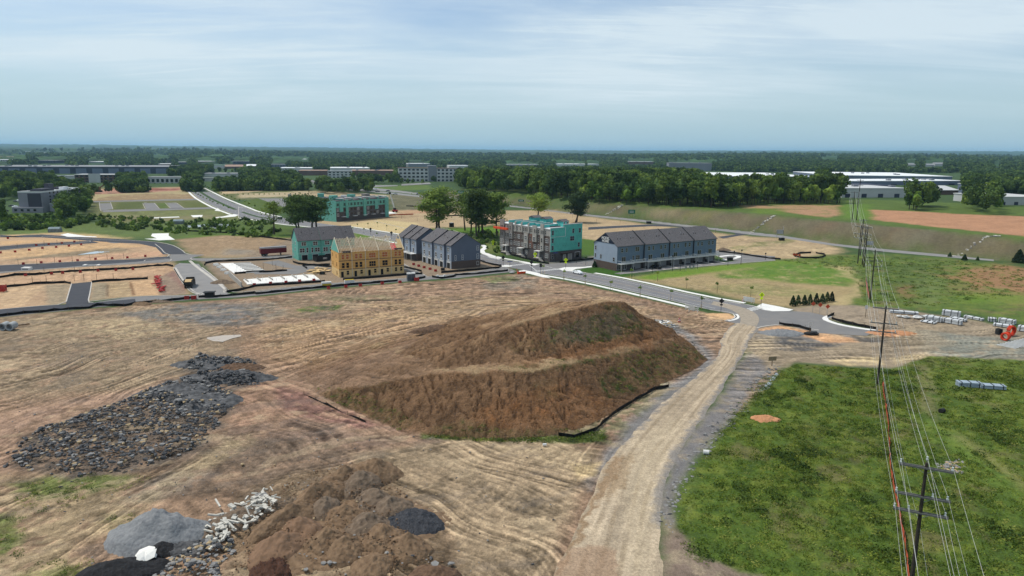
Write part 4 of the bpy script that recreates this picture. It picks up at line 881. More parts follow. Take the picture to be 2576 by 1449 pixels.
for i in range(5):
 yo=(0,.0,-.35,-.35,0)[i]-(.25 if i in(2,3)else 0);x0=i*uw
 b.box('wall',x0+(.002 if i else 0),x0+uw,yo,b.D,0,EV,M_TEAL)
 b.gable(x0-(.3 if i==0 else 0),x0+uw+(.3 if i==4 else 0),yo,b.D,EV,RG+(.12 if i in(2,3)else 0),M_ROOF,wallm=M_TEAL);b.vents(x0+1.8,yo,b.D,EV,RG)
 b.win('F',x0+uw/2,7.2,1.9,1.5,yo,mull=1);s_=1 if i%2==0 else-1
 b.win('F',x0+uw/2-s_*.8,4.35,2.0,1.7,yo,mull=1);b.win('F',x0+uw/2+s_*1.45,4.35,.75,2.0,yo)
 b.opening('F',x0+uw/2+s_*.2,0,2.5,2.3,yo);b.box('band_board',x0+.15,x0+uw-.15,yo-.06,yo,2.85,3.0,M_TRIM)
for t,z in((2.0,7.3),(6.2,7.3),(5.2,4.5),(2.2,1.7)):b.win('L',b.D-t,z,.7,1.3,fw=.07)
b.box('party_wall_flashing',2*uw*1.99-.1,2*uw*1.99+.1,.2,5.0,EV+.2,EV+.3,M_TRIM)
A=P2(*z_((1120,870),1105,1140));L2,Dp=25.9,11.4
b=Bld('timber_frame_building','half built townhouse row of bare tan sheathing with open white roof trusses','building under construction',A,28.3*D2R,L2,Dp);EV,RG=9.6,14.4
b.box('wall',0,L2,0,Dp,0,3.05,M_OSBL,'paler ground floor sheathing');b.box('wall',0,L2,-.04,Dp+.04,3.05,6.35,M_OSB);b.box('wall',0,L2,0,Dp,6.35,EV,M_OSB)
for z in(3.05,6.35):b.box('floor_band',-.05,L2+.05,-.08,-.04,z-.12,z+.12,M_BRK)
fl=[0,.195,.40,.605,.80,1.0]
for f in fl[1:-1]:b.box('corner_post',f*L2-.12,f*L2+.12,-.16,-.04,0,EV,M_LUMW)
def ow(t,z,w,h,pane,mull=0,fr_=None,fw=.07,rail=True):b.win('F',t,z,w,h,-.05,frame=fr_ or M_OSB,mull=mull,pane=pane,fw=fw,rail=rail,name='window_opening')
for(f,w,mu)in((.062,1.0,0),(.128,1.0,0),(.262,1.0,0),(.328,1.0,0),(.505,2.5,2),(.70,2.1,1),(.872,1.0,0),(.935,1.0,0)):
 ow(f*L2,7.9,w,1.75,M_GLOW,mu,M_LUMW,.05);ow(f*L2,4.6,w,1.95,M_VOID,mu)  # orange panes paint daylight on inner wood, black panes paint shade
for f in(.045,.245,.455,.65):b.opening('F',f*L2,0,1.0,2.25,0,name='door_opening',frame=M_OSBL,fw=.06)
for f in(.128,.335,.545,.74,.872,.955):b.win('F',f*L2,1.7,.95,1.5,0,frame=M_OSBL,pane=M_VOID,fw=.06,name='window_opening')
for t,z in((9.0,7.9),(3.6,7.9),(8.8,4.6),(3.4,4.8),(3.3,1.5)):b.win('L',t,z,.7,1.4,frame=M_OSB,pane=M_VOID,fw=.06,name='window_opening')
b.box('attic_floor',.3,L2-.3,.3,Dp-.3,EV,EV+.06,mat('subfloor_amber',S(186,136,70),.9,.35,1.2,col2=S(110,66,34)))
ym=Dp/2;tm_=MB()
def chord(p,q,w=.07,h=.14):tm_.bar(p,q,w,h,M_LUMW)
chord((0,-.35,EV),(0,ym,RG));chord((0,Dp+.35,EV),(0,ym,RG));chord((0,-.1,EV+.1),(0,Dp+.1,EV+.1));chord((0,2.8,EV+.1),(0,2.8,EV+2.6),.06,.1);chord((0,Dp-2.8,EV+.1),(0,Dp-2.8,EV+2.6),.06,.1)
chord((0,2.8,EV+.1),(0,ym,RG-.1),.06,.1);chord((0,Dp-2.8,EV+.1),(0,ym,RG-.1),.06,.1);tmesh=tm_.mesh('truss')
for i in range(43):
 x=.25+i*(L2-.5)/42
 if abs(x/L2-.89)<.03 or x/L2>.90:continue
 obj('truss',tmesh,b.root,(x,0,0))
for f in fl:
 x=min(max(f*L2,.1),L2-.1);m_=MB();m_.bar((x,-.4,EV),(x,ym,RG+.35),.22,.3,M_LUMW);m_.bar((x,Dp+.4,EV),(x,ym,RG+.35),.22,.3,M_LUMW);m_.build('party_wall_rafter',parent=b.root)
for yy,zz in((1.9,EV+1.75),(3.9,EV+3.4)):MB().bar((0.2,yy,zz),(L2-2,yy,zz),.1,.08,M_LUMW).build('roof_brace',parent=b.root)
MB().prism([(0,EV),(Dp,EV),(ym,RG-.1)],-.10,.02,M_TEAL).build('gable',parent=b.root)['label']='teal gable panel at the left end'
k_=(RG-EV)/ym
def panel(x0,x1,ya,yb,m,name):MB().add([(x0,ya,EV+k_*ya+.12),(x1,ya,EV+k_*ya+.12),(x1,yb,EV+k_*yb+.12),(x0,yb,EV+k_*yb+.12),(x0,ya,EV+k_*ya+.08),(x1,ya,EV+k_*ya+.08),(x1,yb,EV+k_*yb+.08),(x0,yb,EV+k_*yb+.08)],[(0,1,2,3),(7,6,5,4),(0,4,5,1),(1,5,6,2),(2,6,7,3),(3,7,4,0)],m).build(name,parent=b.root)
panel(L2*.90,L2+.3,-.4,2.4,M_LUM,'roof_sheathing');panel(L2*.935,L2+.3,2.4,4.2,M_LUM,'roof_sheathing');panel(L2*.815,L2*.89,-.2,2.4,mat('pink_wrap',S(232,104,104),.7),'roof_sheathing')
for i in range(9):
 w_=MB();xx=L2*(.74+.016*(i%7));w_.bar((xx,3.2+.25*(i%4),EV+3.0+.2*(i%3)),(xx+1.1,4.9+.1*i,EV+3.9),.1,.14,M_TRIM);w_.build('loose_truss_piece',parent=b.root)
for x0,x1 in((.055*L2,.18*L2),(.85*L2,.975*L2)):b.box('parapet',x0,x1,-.1,.1,EV-.3,EV+.55,M_BRK)
def grey_row(name,label,origin,ang,L,D,secs,EV,RG,deck=False,left=M_SIDL,back=None):
 b=Bld(name,label,'townhouse row',origin,ang,L,D);n=sum(s[0]for s in secs);uw=L/n;x=0
 for si,(cnt,yo)in enumerate(secs):
  x1=x+cnt*uw;b.box('wall',x+.003,x1,yo,D,3.05 if not deck else 3.05,EV,M_SIDL);b.box('wall',x+.003,x1,yo+.0,D,0,3.05,M_SIDL if not deck else M_BRKG)
  MB().box(x1-.03,x1+.03,yo-.02,yo+1.4,.02,EV-.02,M_SIDD).build('side_wall',parent=b.root)  # darker siding paints the shade on the step's right side
  b.gable(x-.1,x1+.3,yo,D,EV,RG-.18*si,M_ROOF,wallm=M_SIDD)
  MB().bar((x1+.28,yo-.4,EV-.15),(x1+.28,(yo+D)/2,RG-.18*si+.12),.12,.3,M_ROOFD).build('rake_board',parent=b.root)
  for i in range(cnt):
   c=x+(i+.5)*uw;b.vents(c-.5,yo,D,EV,RG-.2)
   if deck:
    b.win('F',c,4.4,1.0,2.2,yo,name='door',rail=False);b.win('F',c-.8,7.6,.75,1.4,yo);b.win('F',c+.6,7.6,.75,1.4,yo)
   else:
    b.win('F',c-.1,4.75,1.15,1.7,yo);b.box('spandrel_panel',c-.75,c+.55,yo-.05,yo,3.3,3.85,M_TRIM)
    b.win('F',c-.75,7.9,.6,1.5,yo,fw=.07);b.win('F',c+.35,7.9,.6,1.5,yo,fw=.07)
    b.opening('F',c,0,2.7,2.35,yo,fw=.3);b.box('band_board',c-uw/2+.1,c+uw/2-.1,yo-.07,yo,2.95,3.08,M_TRIM)
  x=x1
 yo=secs[-1][1]
 b.box('gable_wall',L,L+.05,yo,D,3.1,EV-.01,M_SIDD);MB().prism([(yo,EV-.01),(D,EV-.01),((yo+D)/2,RG-.4)],L+.0,L+.05,M_SIDD).build('gable_wall',parent=b.root)  # gable side gets the darker siding tone, its shade painted in
 b.box('brick_base',L,L+.09,yo-.03,D,0,3.1,M_BRK)
 return b
ga=-56.7*D2R;A3=P2(*z_((1560,860),1110,1020));ax=np.array([math.cos(ga),math.sin(ga)])
b3=grey_row('townhouse_row','finished grey townhouse row with open garages and a large blank gable on a brick base',A3-ax*24.2,ga,24.2,13.8,[(2,-1.5),(2,-.8),(1,0)],9.7,14.4)
for t,z,w,h in((1.9,4.6,.6,1.9),(5.2,4.6,.6,1.9),(12.5,4.6,.95,1.8),(12.5,8.0,.95,1.7),(12.5,1.6,.95,1.4)):b3.win('R',t,z,w,h)
ga=-56.0*D2R;A4=P2(*z_((1560,860),410,850));ax=np.array([math.cos(ga),math.sin(ga)])
b4=grey_row('townhouse_row','grey townhouse row with raised white decks standing behind the front grey row',A4-ax*17.4,ga,17.4,13.8,[(1,-.9),(1,-.4),(1,0)],9.4,14.2,deck=True)
for i in range(3):
 yo=(-.9,-.4,0)[i];x0=i*5.8+.3;d=MB();d.box(x0,x0+5.2,yo-2.6,yo,2.95,3.15,M_TRIM)
 for k in range(9):d.box(x0+.05+k*.64,x0+.11+k*.64,yo-2.6,yo-2.54,3.15,4.1,M_TRIM)
 d.box(x0,x0+5.2,yo-2.62,yo-2.54,4.05,4.15,M_TRIM);d.box(x0,x0+.08,yo-2.6,yo,4.05,4.15,M_TRIM);d.box(x0+5.12,x0+5.2,yo-2.6,yo,4.05,4.15,M_TRIM);d.build('deck',parent=b4.root)
 for xx in(x0+.1,x0+5.0):MB().box(xx,xx+.2,yo-2.55,yo-2.35,0,2.95,M_TRIMG).build('deck_post',parent=b4.root)
b4.win('R',2.6,4.6,.8,1.7,frame=M_TRIMG)
A5=P2(*z_((1930,810),1195,1135));ga=-51.9*D2R;ax=np.array([math.cos(ga),math.sin(ga)]);L5,D5,H5=35.9,19.2,15.0
b=Bld('condo_block','four storey condo block, brick and pale panel street side and bright teal sheathed end','condo building',A5-ax*L5,ga,L5,D5)
b.box('wall',0,L5,0,D5,0,4.5,M_BRKG,'dark brick base');b.box('wall',0,L5-.02,0,D5,4.5,11.4,M_BRK);b.box('wall',0,L5-.02,-.03,D5,11.4,14.6,M_PANEL)
mt=MB();mt.box(L5-.02,L5+.08,.05,D5,4.5,16.0,None)
mp=bpy.data.materials.new('teal_printed_wrap');mp.use_nodes=True;nt=mp.node_tree;N=nt.nodes;Lk=nt.links;bs=N['Principled BSDF'];bs.inputs['Roughness'].default_value=.7
t_=N.new('ShaderNodeTexCoord');sp_=N.new('ShaderNodeSeparateXYZ');Lk.new(t_.outputs['Object'],sp_.inputs[0])
def mm(op,a,b_=None,c=None):
 n=N.new('ShaderNodeMath');n.operation=op
 for i,v in enumerate((a,b_,c)):
  if v is None:continue
  if isinstance(v,(int,float)):n.inputs[i].default_value=v
  else:Lk.new(v,n.inputs[i])
 return n.outputs[0]
zz=mm('MULTIPLY',sp_.outputs['Z'],1/.8);row=mm('FLOOR',zz);fz=mm('FRACT',zz);yy=mm('ADD',mm('MULTIPLY',sp_.outputs['Y'],1/1.4),mm('MULTIPLY',mm('FRACT',mm('MULTIPLY',row,.5)),1.0));fy=mm('FRACT',yy)
tri=mm('LESS_THAN',mm('ABSOLUTE',mm('SUBTRACT',fy,.5)),mm('MULTIPLY',mm('SUBTRACT',.80,fz),.42));ins=mm('MULTIPLY',mm('GREATER_THAN',fz,.42),mm('LESS_THAN',fz,.80));mk=mm('MULTIPLY',tri,ins)
rown=mm('LESS_THAN',mm('FRACT',mm('MULTIPLY',row,.25)),.45);mk=mm('MULTIPLY',mk,rown)
mx=N.new('ShaderNodeMix');mx.data_type='RGBA';mx.inputs['A'].default_value=(*S(86,184,168,.76),1);mx.inputs['B'].default_value=(*S(40,120,112,.76),1);Lk.new(mm('MULTIPLY',mk,.8),mx.inputs['Factor'])
nz=N.new('ShaderNodeTexNoise');nz.inputs['Scale'].default_value=.5;nz.inputs['Detail'].default_value=5;Lk.new(t_.outputs['Object'],nz.inputs[0]);mr=N.new('ShaderNodeMapRange');mr.inputs['From Min'].default_value=.3;mr.inputs['From Max'].default_value=.7;mr.inputs['To Min'].default_value=.86;mr.inputs['To Max'].default_value=1.14;Lk.new(nz.outputs[0],mr.inputs['Value'])
mx2=N.new('ShaderNodeMix');mx2.data_type='RGBA';mx2.blend_type='MULTIPLY';mx2.inputs['Factor'].default_value=1;Lk.new(mx.outputs['Result'],mx2.inputs['A']);Lk.new(mr.outputs[0],mx2.inputs['B']);Lk.new(mx2.outputs['Result'],bs.inputs['Base Color'])
mt=MB();mt.prism([(.03,4.5),(D5,4.5),(D5,16.1),(D5*.42,16.1),(D5*.42,14.9),(.03,14.9)],L5-.02,L5+.10,mp);mt.build('end_wall',parent=b.root)['label']='bright teal sheathed end wall'
MB().prism([(D5*.42-.1,16.1),(D5+.1,16.1),(D5+.1,16.35),(D5*.42-.1,16.35)],L5-.2,L5+.2,M_TRIM).build('coping',parent=b.root);MB().prism([(0,14.9),(D5*.42,14.9),(D5*.42,15.15),(0,15.15)],L5-.2,L5+.2,M_TRIM).build('coping',parent=b.root)
b.box('drip_line',L5+.10,L5+.13,.2,D5*.47,10.9,11.02,M_TRIM);b.box('drip_line',L5+.10,L5+.13,D5*.46,D5*.47,10.9,15.0,M_TRIM);b.box('corner_trim',L5-.05,L5+.14,-.06,.05,4.5,14.9,M_TRIM)
b.box('roof',.2,L5-.2,.3,D5-.2,14.6,14.75,M_MEMB);b.box('roof',2,L5-4,4.0,D5-5,14.75,15.2,M_ROOF)
for(x0,x1,d,z0,z1,m_,lb)in((0,3.2,.5,3.1,16.2,M_BRKL,None),(3.2,6.6,.05,4.5,14.2,M_BRKL,None),(7.2,9.6,.5,7.6,15.4,M_BRKL,None),(18.2,21.0,.55,4.7,11.2,M_PANEL,None),(21.0,24.0,.06,5,11.2,M_BRKR,None),(24.2,27.0,.5,8.0,15.3,M_PANEL,None),(29.8,31.9,.55,4.5,16.4,M_PANEL,None),(15.6,16.6,.3,11.4,16.1,M_PANEL,None),(11.0,12.0,.3,11.4,16.1,M_PANEL,None),(20.6,21.6,.3,11.4,16.0,M_PANEL,None)):
 b.box('bay',x0,x1,-d,0,z0,z1,m_)
for x0 in(5.8,11.2,15.8,20.8,25.6,30.8):b.box('party_parapet',x0,x0+.35,.3,D5*.45,14.6,16.1,M_TEAL2);b.box('coping',x0-.05,x0+.4,.2,D5*.45+.1,16.1,16.25,M_TRIM)
b.box('cornice',0,L5,-.25,0,14.4,14.62,M_TRIM)
for(x0,x1,y0,y1)in((7.5,11.8,11.2,15.5),(15.6,20.0,11.2,15.5),(29.2,33.4,9.6,13.2)):
 b.box('stair_penthouse',x0,x1,y0,y1,14.7,17.2,M_TEAL2);ymid=(y0+y1)/2
 MB().prism([(x0-.25,17.2),((x0+x1)/2,18.1),(x1+.25,17.2)],y0-.3,y1+.3,M_ROOF,axis='y').build('penthouse_roof',parent=b.root)
for yy in(10.4,12.4):b.win('R',yy,16.0,.7,1.9,frame=M_TRIM).location.x=33.42
for x in np.arange(1.0,L5-1,1.18):
 if abs((x%5.0)-4.4)<.45:continue
 b.win('F',float(x),12.9,.55,1.5,.62*0-.0-(0.5 if(x<3.2 or 7.2<x<9.6 or 24.2<x<27)else(.55 if 29.8<x<31.9 else .03)),frame=M_PANEL,fw=.05)
for fl_,z in enumerate((9.3,6.0,2.6)):
 for(x,w,mu,d)in((1.0,.55,0,.5),(2.1,.55,0,.5),(4.2,.6,0,.05),(5.8,.6,0,.05),(8.4,1.3,1,.5 if z>7 else 0),(10.6,.7,0,0),(12.2,.7,0,0),(14.0,1.5,2,0),(16.2,.6,0,0),(17.3,.5,0,0),(19.6,1.4,1,.55 if z>4.5 else 0),(22.4,.7,0,.06 if z>5 else 0),(25.6,1.4,1,.5 if z>8 else 0),(28.2,.7,0,0),(30.85,.75,0,.55 if z>4.5 else 0),(33.8,1.9,2,0)):
  if z<3 and x in(5.8,16.2,17.3,30.85,22.4):continue
  b.win('F',x,z,w,1.7,-d,mull=mu,frame=M_TRIM if z<9 or w>1 else M_PANEL,fw=.09)
for x in(5.0,16.6,28.9):
 c=MB();c.box(x-1.7,x+1.7,-2.0,0,4.2,4.45,M_TRIM);c.build('porch_roof',parent=b.root)
 for dx_ in(-1.5,1.35):MB().box(x+dx_,x+dx_+.15,-1.9,-1.75,1.4,4.2,M_TRIM).build('porch_column',parent=b.root)
 b.box('porch_slab',x-1.8,x+1.8,-2.1,0,1.1,1.4,M_CONC);b.opening('F',x-.4,1.4,1.0,2.2,-.0,m=M_BRKG,name='entrance_door')
 for k in range(6):b.box('step',x+1.8+k*.32,x+2.15+k*.32,-2.0,-.7,0,1.2-k*.2,M_CONC)
for(t,z,w,mu)in((1.4,12.9,.95,0),(1.4,9.4,.95,0),(1.4,6.2,.95,0),(13.6,13.1,.95,0),(17.6,13.1,.95,0),(13.0,9.7,2.2,1),(17.2,6.6,.95,0)):b.win('R',t,z,w,1.8,frame=M_TRIMG,mull=mu).location.x=L5+.1
b.opening('R',8.7,.1,1.5,2.5,m=M_PANEL,name='entrance_door');b.opening('R',12.0,.1,2.2,2.6,m=M_PANEL,name='entrance_door');b.opening('R',16.6,.9,2.9,2.3,m=M_GLASS,name='shop_window');b.win('R',1.5,2.3,1.0,1.8,frame=M_TRIMG)
MB().box(L5,L5+1.6,6.0,13.2,3.5,3.75,M_BRK).build('door_canopy',parent=b.root)
lf=MB();lf.box(-3.2,7.2,-2.0,-.9,11.7,12.6,M_ORANGE)
for k in range(8):lf.box(-3.2+k*1.35,-3.1+k*1.35,-2.05,-2.0,12.6,13.2,M_ORANGE)
o=obj('mast_platform',lf.mesh('mast_platform'),None,(*(A5-ax*L5),0),ga);tag(o,'bright orange work platform hung across the far end of the condo block front','work platform')
A6=P2(*z_((2330,860),500,1060));L6,D6,EV,RG=57.8,15.1,10.2,15.0
b=Bld('townhouse_row','long blue grey townhouse row with white decks and a navy MODEL HOME gable sign','townhouse row',A6,31.9*D2R,L6,D6)
nu=8;uw=L6/nu
for i in range(nu):
 yo=(-.0,.35,-.25,.15,-.25,.15,-.25,.15)[i];x0=i*uw;x1=x0+uw;c=x0+uw/2
 b.box('wall',x0+(.003 if i else 0),x1,yo,D6,3.1,EV,M_SIDM);b.box('wall',x0+(.003 if i else 0),x1,yo+.5,D6,0,3.1,M_BRKG)
 b.gable(x0-(.4 if i==0 else 0),x1+(.4 if i==nu-1 else 0),yo,D6,EV,RG+.03*(i%2)-.0,M_ROOF,wallm=M_SIDM)
 if i in(2,4,6):MB().bar((x0,yo-.3,EV+.1),(x0,D6/2,RG+.32),.3,.22,M_ROOFD).build('party_wall_flashing',parent=b.root)
 if i in(2,4,6):b.box('downspout',x0-.14,x0+.14,yo-.12,yo+.3,3.2,EV,M_ROOFD)
 b.vents(c-.8,yo,D6,EV,RG,n=3)
 if i==1:b.win('F',c+.2,8.4,2.0,1.6,yo,mull=1,frame=M_TRIMG);b.win('F',c+.6,4.9,2.0,1.6,yo,mull=1,frame=M_TRIMG);b.win('F',c-1.9,4.8,.7,1.8,yo,frame=M_TRIMG)
 else:
  for dx_ in(-1.1,1.3):b.win('F',c+dx_,8.4,.9,1.55,yo,frame=M_TRIMG)
  b.win('F',c-.1,4.5,1.9,2.2,yo,mull=1,frame=M_TRIMG,name='patio_door',rail=False)
 d0,d1=x0+.15,x1-.15;out=2.6 if i!=1 else 2.0;dk_=MB();dk_.box(d0,d1,yo-out,yo,2.95,3.2,M_TRIM);dk_.build('deck',parent=b.root)
 r_=MB();r_.box(d0,d1,yo-out,yo-out+.06,4.2,4.3,M_TRIM);r_.box(d0,d0+.06,yo-out,yo,4.2,4.3,M_TRIM);r_.box(d1-.06,d1,yo-out,yo,4.2,4.3,M_TRIM)
 for k in range(29):xx=d0+k*(d1-d0-.05)/28;r_.box(xx,xx+(.12 if k%7==0 else .04),yo-out+.01,yo-out+.05,3.2,4.2,M_TRIM)
 r_.build('railing',parent=b.root)
 for xx in(d0+.1,d1-.3):b.box('deck_post',xx,xx+.2,yo-out+.05,yo-out+.25,0,2.95,M_TRIMG)
 if i:b.opening('F',c+.3,0,4.6,2.4,.5+yo,m=M_GAR,name='garage_door',frame=M_TRIMG,panels=3)
 else:
  for xx in(1.4,4.6):b.win('F',xx,1.45,1.7,2.1,.5+yo,mull=1,name='patio_door',rail=False)
b.box('gable_wall',-.06,0,0,D6,3.1,EV+.0,M_SIDL);b.box('brick_base',-.10,0,-.02,D6,0,3.1,M_BRK);MB().prism([(0,EV),(D6,EV),(D6/2,RG-.1)],-.06,.03,M_SIDL).build('gable_wall',parent=b.root)  # paler siding paints the sunlit end against the shaded long front
sg=MB();sg.prism([(1.3,10.9),(D6-1.3,10.9),(D6/2,RG-.25)],-.16,-.06,M_NAVY);sg_o=sg.build('gable_sign',parent=b.root);sg_o['label']='navy triangular sign reading MODEL HOME'
cu=bpy.data.curves.new('sign_lettering','FONT');cu.body='MODEL\nHOME';cu.align_x='CENTER';cu.size=1.55;cu.space_line=.82;cu.extrude=.03;cu.offset=.03;cu.materials.append(M_TRIM)
tx0=bpy.data.objects.new('tmp',cu);tx=bpy.data.objects.new('sign_lettering',bpy.data.meshes.new_from_object(tx0));bpy.data.objects.remove(tx0);COL.objects.link(tx);tx.parent=sg_o;tx.matrix_local=Matrix.Translation((-.20,D6/2,12.35))@Matrix(((0,0,-1,0),(-1,0,0,0),(0,1,0,0),(0,0,0,1)))
for t,z in((14.0,8.2),(14.0,4.9),(10.4,4.9),(2.0,4.6),(14.0,1.7)):b.win('L',t,z,.75 if t!=2 else 1.0,1.5,frame=M_TRIMG).location.x=-.07
MODEL_ROOT=b.root
for i in range(1,8):
 x0=i*uw+.6;o=MB().add([(x0,-6.2,.05),(x0+5.0,-6.2,.05),(x0+5.0,.4,.05),(x0,.4,.05),(x0,-6.2,-.05),(x0+5.0,-6.2,-.05),(x0+5.0,.4,-.05),(x0,.4,-.05)],[(0,1,2,3),(7,6,5,4),(0,4,5,1),(1,5,6,2),(2,6,7,3),(3,7,4,0)],mat('driveway_sealcoat',S(44,44,48),.85)).build('driveway');o.matrix_world=MODEL_ROOT.matrix_basis;tag(o,kind='structure')
 o=MB().box(x0+5.1,x0+6.3,-6.4,.2,-.05,.07,M_CONC).build('path');o.matrix_world=MODEL_ROOT.matrix_basis;tag(o,kind='structure')
for i,(x,zt)in enumerate(((1.1*uw,2.4),(2.0*uw,2.4),(4.05*uw,2.4),(5.0*uw,2.4),(6.0*uw,2.4),(7.0*uw,2.4))):b.box('utility_bin',x,x+.8,-1.2,-.4,0,1.2,M_BLK)
pA=W(*z_((1200,740),620,250),14.5);pB=W(*z_((1200,740),1672,180),14.5);dv=(pB-pA)[:2];LB=float(np.hypot(*dv));ga=math.atan2(dv[1],dv[0])
b=Bld('condo_block','distant teal and dark brick condo row beyond the white slabs, half sheathed','condo building',(pA[0],pA[1]),ga,LB,18);print('back condo',pA,pB,LB,ga/D2R)
b.box('wall',0,LB,0,18,0,9.3,M_BRKG,'dark brick lower floors');b.box('wall',-.02,LB+.02,-.02,18,9.3,13.6,M_TEAL);b.box('end_wall',-.1,0,0,18,0,14.4,M_TEAL);b.box('roof',.2,LB-.2,.4,17.6,13.6,14.2,M_ROOF)
MB().prism([(.3,14.2),(17.6,14.2),(9,15.6)],LB*.15,LB*.9,M_ROOF).build('roof',parent=b.root)
nb=6
for i in range(nb):
 f=i/nb;x0=f*LB
 if i in(1,3):b.box('bay',x0+.2,x0+LB*.05,-.5,0,2.2,14.6,M_TEAL)
 if i in(0,4):b.box('bay',x0+LB*.06,x0+LB*.12,-.5,0,6.5,13.6,M_TEAL)
 b.box('party_parapet',x0+LB*.13,x0+LB*.145,.2,9,13.6,15.2,M_TEAL);b.box('coping',x0+LB*.12,x0+LB*.155,.1,9,15.2,15.4,M_TRIM)
b.box('bay',LB*.93,LB,-.4,0,0,14.4,M_TEAL);b.box('coping',LB*.92,LB+.1,-.5,3,14.4,14.7,M_TRIM)
for i in range(16):
 x=(i+.5)*LB/16
 b.win('F',x,11.4,1.7,1.8,-.03,mull=1,frame=M_TEAL,fw=.08)
 for z in(7.8,4.5):b.win('F',x,z,1.5,1.7,-.03,mull=1,frame=M_TRIM if i%3==0 else M_BRK,fw=.12)
for f in(.12,.33,.52,.68,.86):b.box('porch_roof',f*LB-1.6,f*LB+1.6,-1.8,0,3.0,3.3,M_TRIM)
for f in(.09,.42,.70):b.box('stair_penthouse',f*LB,f*LB+4.5,8,12,14.2,17.2,M_TEAL if f<.6 else M_BRKL)
pC=W(*z_((1200,740),180,195),14.0);b=Bld('condo_block','plain grey condo block mostly hidden by the twin leafy trees, left of the teal row','condo building',(pC[0],pC[1]+3),12*D2R,30,15)
b.box('wall',0,30,0,15,0,13.0,M_SIDD);b.box('roof',-.2,30.2,-.2,15.2,13.0,13.6,M_ROOF);b.box('stair_penthouse',1.5,6,6,10,13.6,16.4,M_TEAL);b.box('stair_penthouse',18,22,6,10,13.6,15.0,M_TRIM)
for i in range(6):
 for z in(3,6.4,9.8):b.win('F',3+i*4.6,z,1.6,1.7,frame=M_TRIMG,mull=1)
pS=P2(727,545);b=Bld('stair_tower','narrow grey concrete stair tower beside the twin leafy trees by the boulevard','stair tower',(pS[0],pS[1]),15*D2R,7,6)
b.box('wall',0,2.2,0,6,0,16,M_BRKL);b.box('wall',4.6,7,0,6,0,15,M_BRKL);b.box('wall',2.2,4.6,3,6,0,14,M_BRK)
for z in(3.5,7,10.5,14):b.box('floor_slab',2.2,4.6,0,3,z,z+.3,M_CONC)
def hot():
 hA=P2(50,534);b=Bld('hotel_building','grey seven storey hotel block with dark screen wall and white roof edge among the woods','hotel',(hA[0],hA[1]),3*D2R,18,62)
 G1=mat('stucco_grey',S(146,146,154),.8,.05,.2);G2=mat('stucco_dark',S(72,72,82),.8,.05,.2);G3=mat('stucco_pale',S(196,198,204),.8,.05,.3)
 H=14.6;b.box('wall',0,17.5,0,62,0,H,G1);b.box('screen_wall',7.2,16.6,-.5,0,4.2,H-.6,G2,'black panel screen');b.box('wall',-1.8,0,6,60,0,H-.5,G3);b.box('wall',17.5,22.5,8,50,0,5.6,G3);b.box('roof',17.4,22.9,7.8,50.2,5.6,6.2,M_MEMB)
 b.box('wall',-2.6,19.5,-4.5,0,0,4.0,G1);b.box('roof',.5,17,.5,61.5,H,H+.2,M_MEMB)
 for x0,x1,y0,y1 in((0,17.5,0,.5),(0,17.5,61.5,62),(0,.5,.5,61.5),(17,17.5,.5,61.5)):b.box('parapet',x0,x1,y0,y1,H,H+1.0,M_TRIM)
 b.box('plant_screen',8,15.5,4,18,H+.2,H+2.6,G2);b.box('lift_housing',5.5,9,24,31,H+.2,H+5.6,G2);b.box('roof_unit',11,14,34,42,H+.2,H+2.6,M_MEMB);b.box('roof_unit',2,5,12,18,H+.2,H+1.4,G2);b.box('roof_unit',2,6,40,50,H+.2,H+2.0,G2)
 for i in range(5):
  for j in range(10):b.win('R',10+j*5.1,3.6+i*2.6 if i else 7.2,1.8,1.3,frame=G1,rail=False).location.x=17.5
 for j in range(4):b.win('F',0+j*4.6,2.0,1.8,1.4,-4.5,frame=G2,rail=False)
hot()
# ================================================================== trees
M_LEAF=mat_leaf('leaves_green',S(64,82,40),S(94,118,52),S(132,154,70),.10)
M_LEAFD=mat_leaf('leaves_deep_green',S(54,74,40),S(80,106,52),S(110,134,66),.10)
M_LEAFB=mat_leaf('leaves_bright_green',S(76,102,38),S(112,144,54),S(150,172,74),.3)
M_PINE=mat_leaf('needles_dark',S(34,50,30),S(48,68,40),S(64,84,48),.3)
M_BARK=mat('bark',S(78,68,58),.95,.25,2)
def quads_mesh(name,C,Nn,size,m,rng,tri=False,extra=None):
 """leaf clumps: one small folded quad for each centre C with outward direction Nn"""
 n=len(C);Nn=Nn+rng.normal(0,.55,(n,3));Nn/=np.linalg.norm(Nn,axis=1)[:,None]+1e-9
 t=np.cross(Nn,rng.normal(0,1,(n,3)));t/=np.linalg.norm(t,axis=1)[:,None]+1e-9;b=np.cross(Nn,t)
 s=(size*rng.uniform(.6,1.35,n))[:,None]
 if tri:v=np.stack([C+t*s,C-t*s*.6+b*s*.8,C-t*s*.5-b*s*.9],1);k=3
 else:v=np.stack([C+t*s,C+b*s*.8,C-t*s*.9,C-b*s*.75-Nn*s*.3],1);k=4
 v=v.reshape(-1,3);f=np.arange(n*k).reshape(n,k)
 me=bpy.data.meshes.new(name);vs=v.tolist();fs=f.tolist()
 if extra:o=len(vs);vs+=extra[0];fs+=[tuple(i+o for i in q)for q in extra[1]]
 me.from_pydata(vs,[],fs);me.materials.append(m);me.update();return me
def ico(r,c,sub=1,sq=(1,1,1)):
 bm=bmesh.new();bmesh.ops.create_icosphere(bm,subdivisions=sub,radius=r);vs=[(v.co.x*sq[0]+c[0],v.co.y*sq[1]+c[1],v.co.z*sq[2]+c[2])for v in bm.verts];fs=[tuple(v.index for v in f.verts)for f in bm.faces];bm.free();return vs,fs
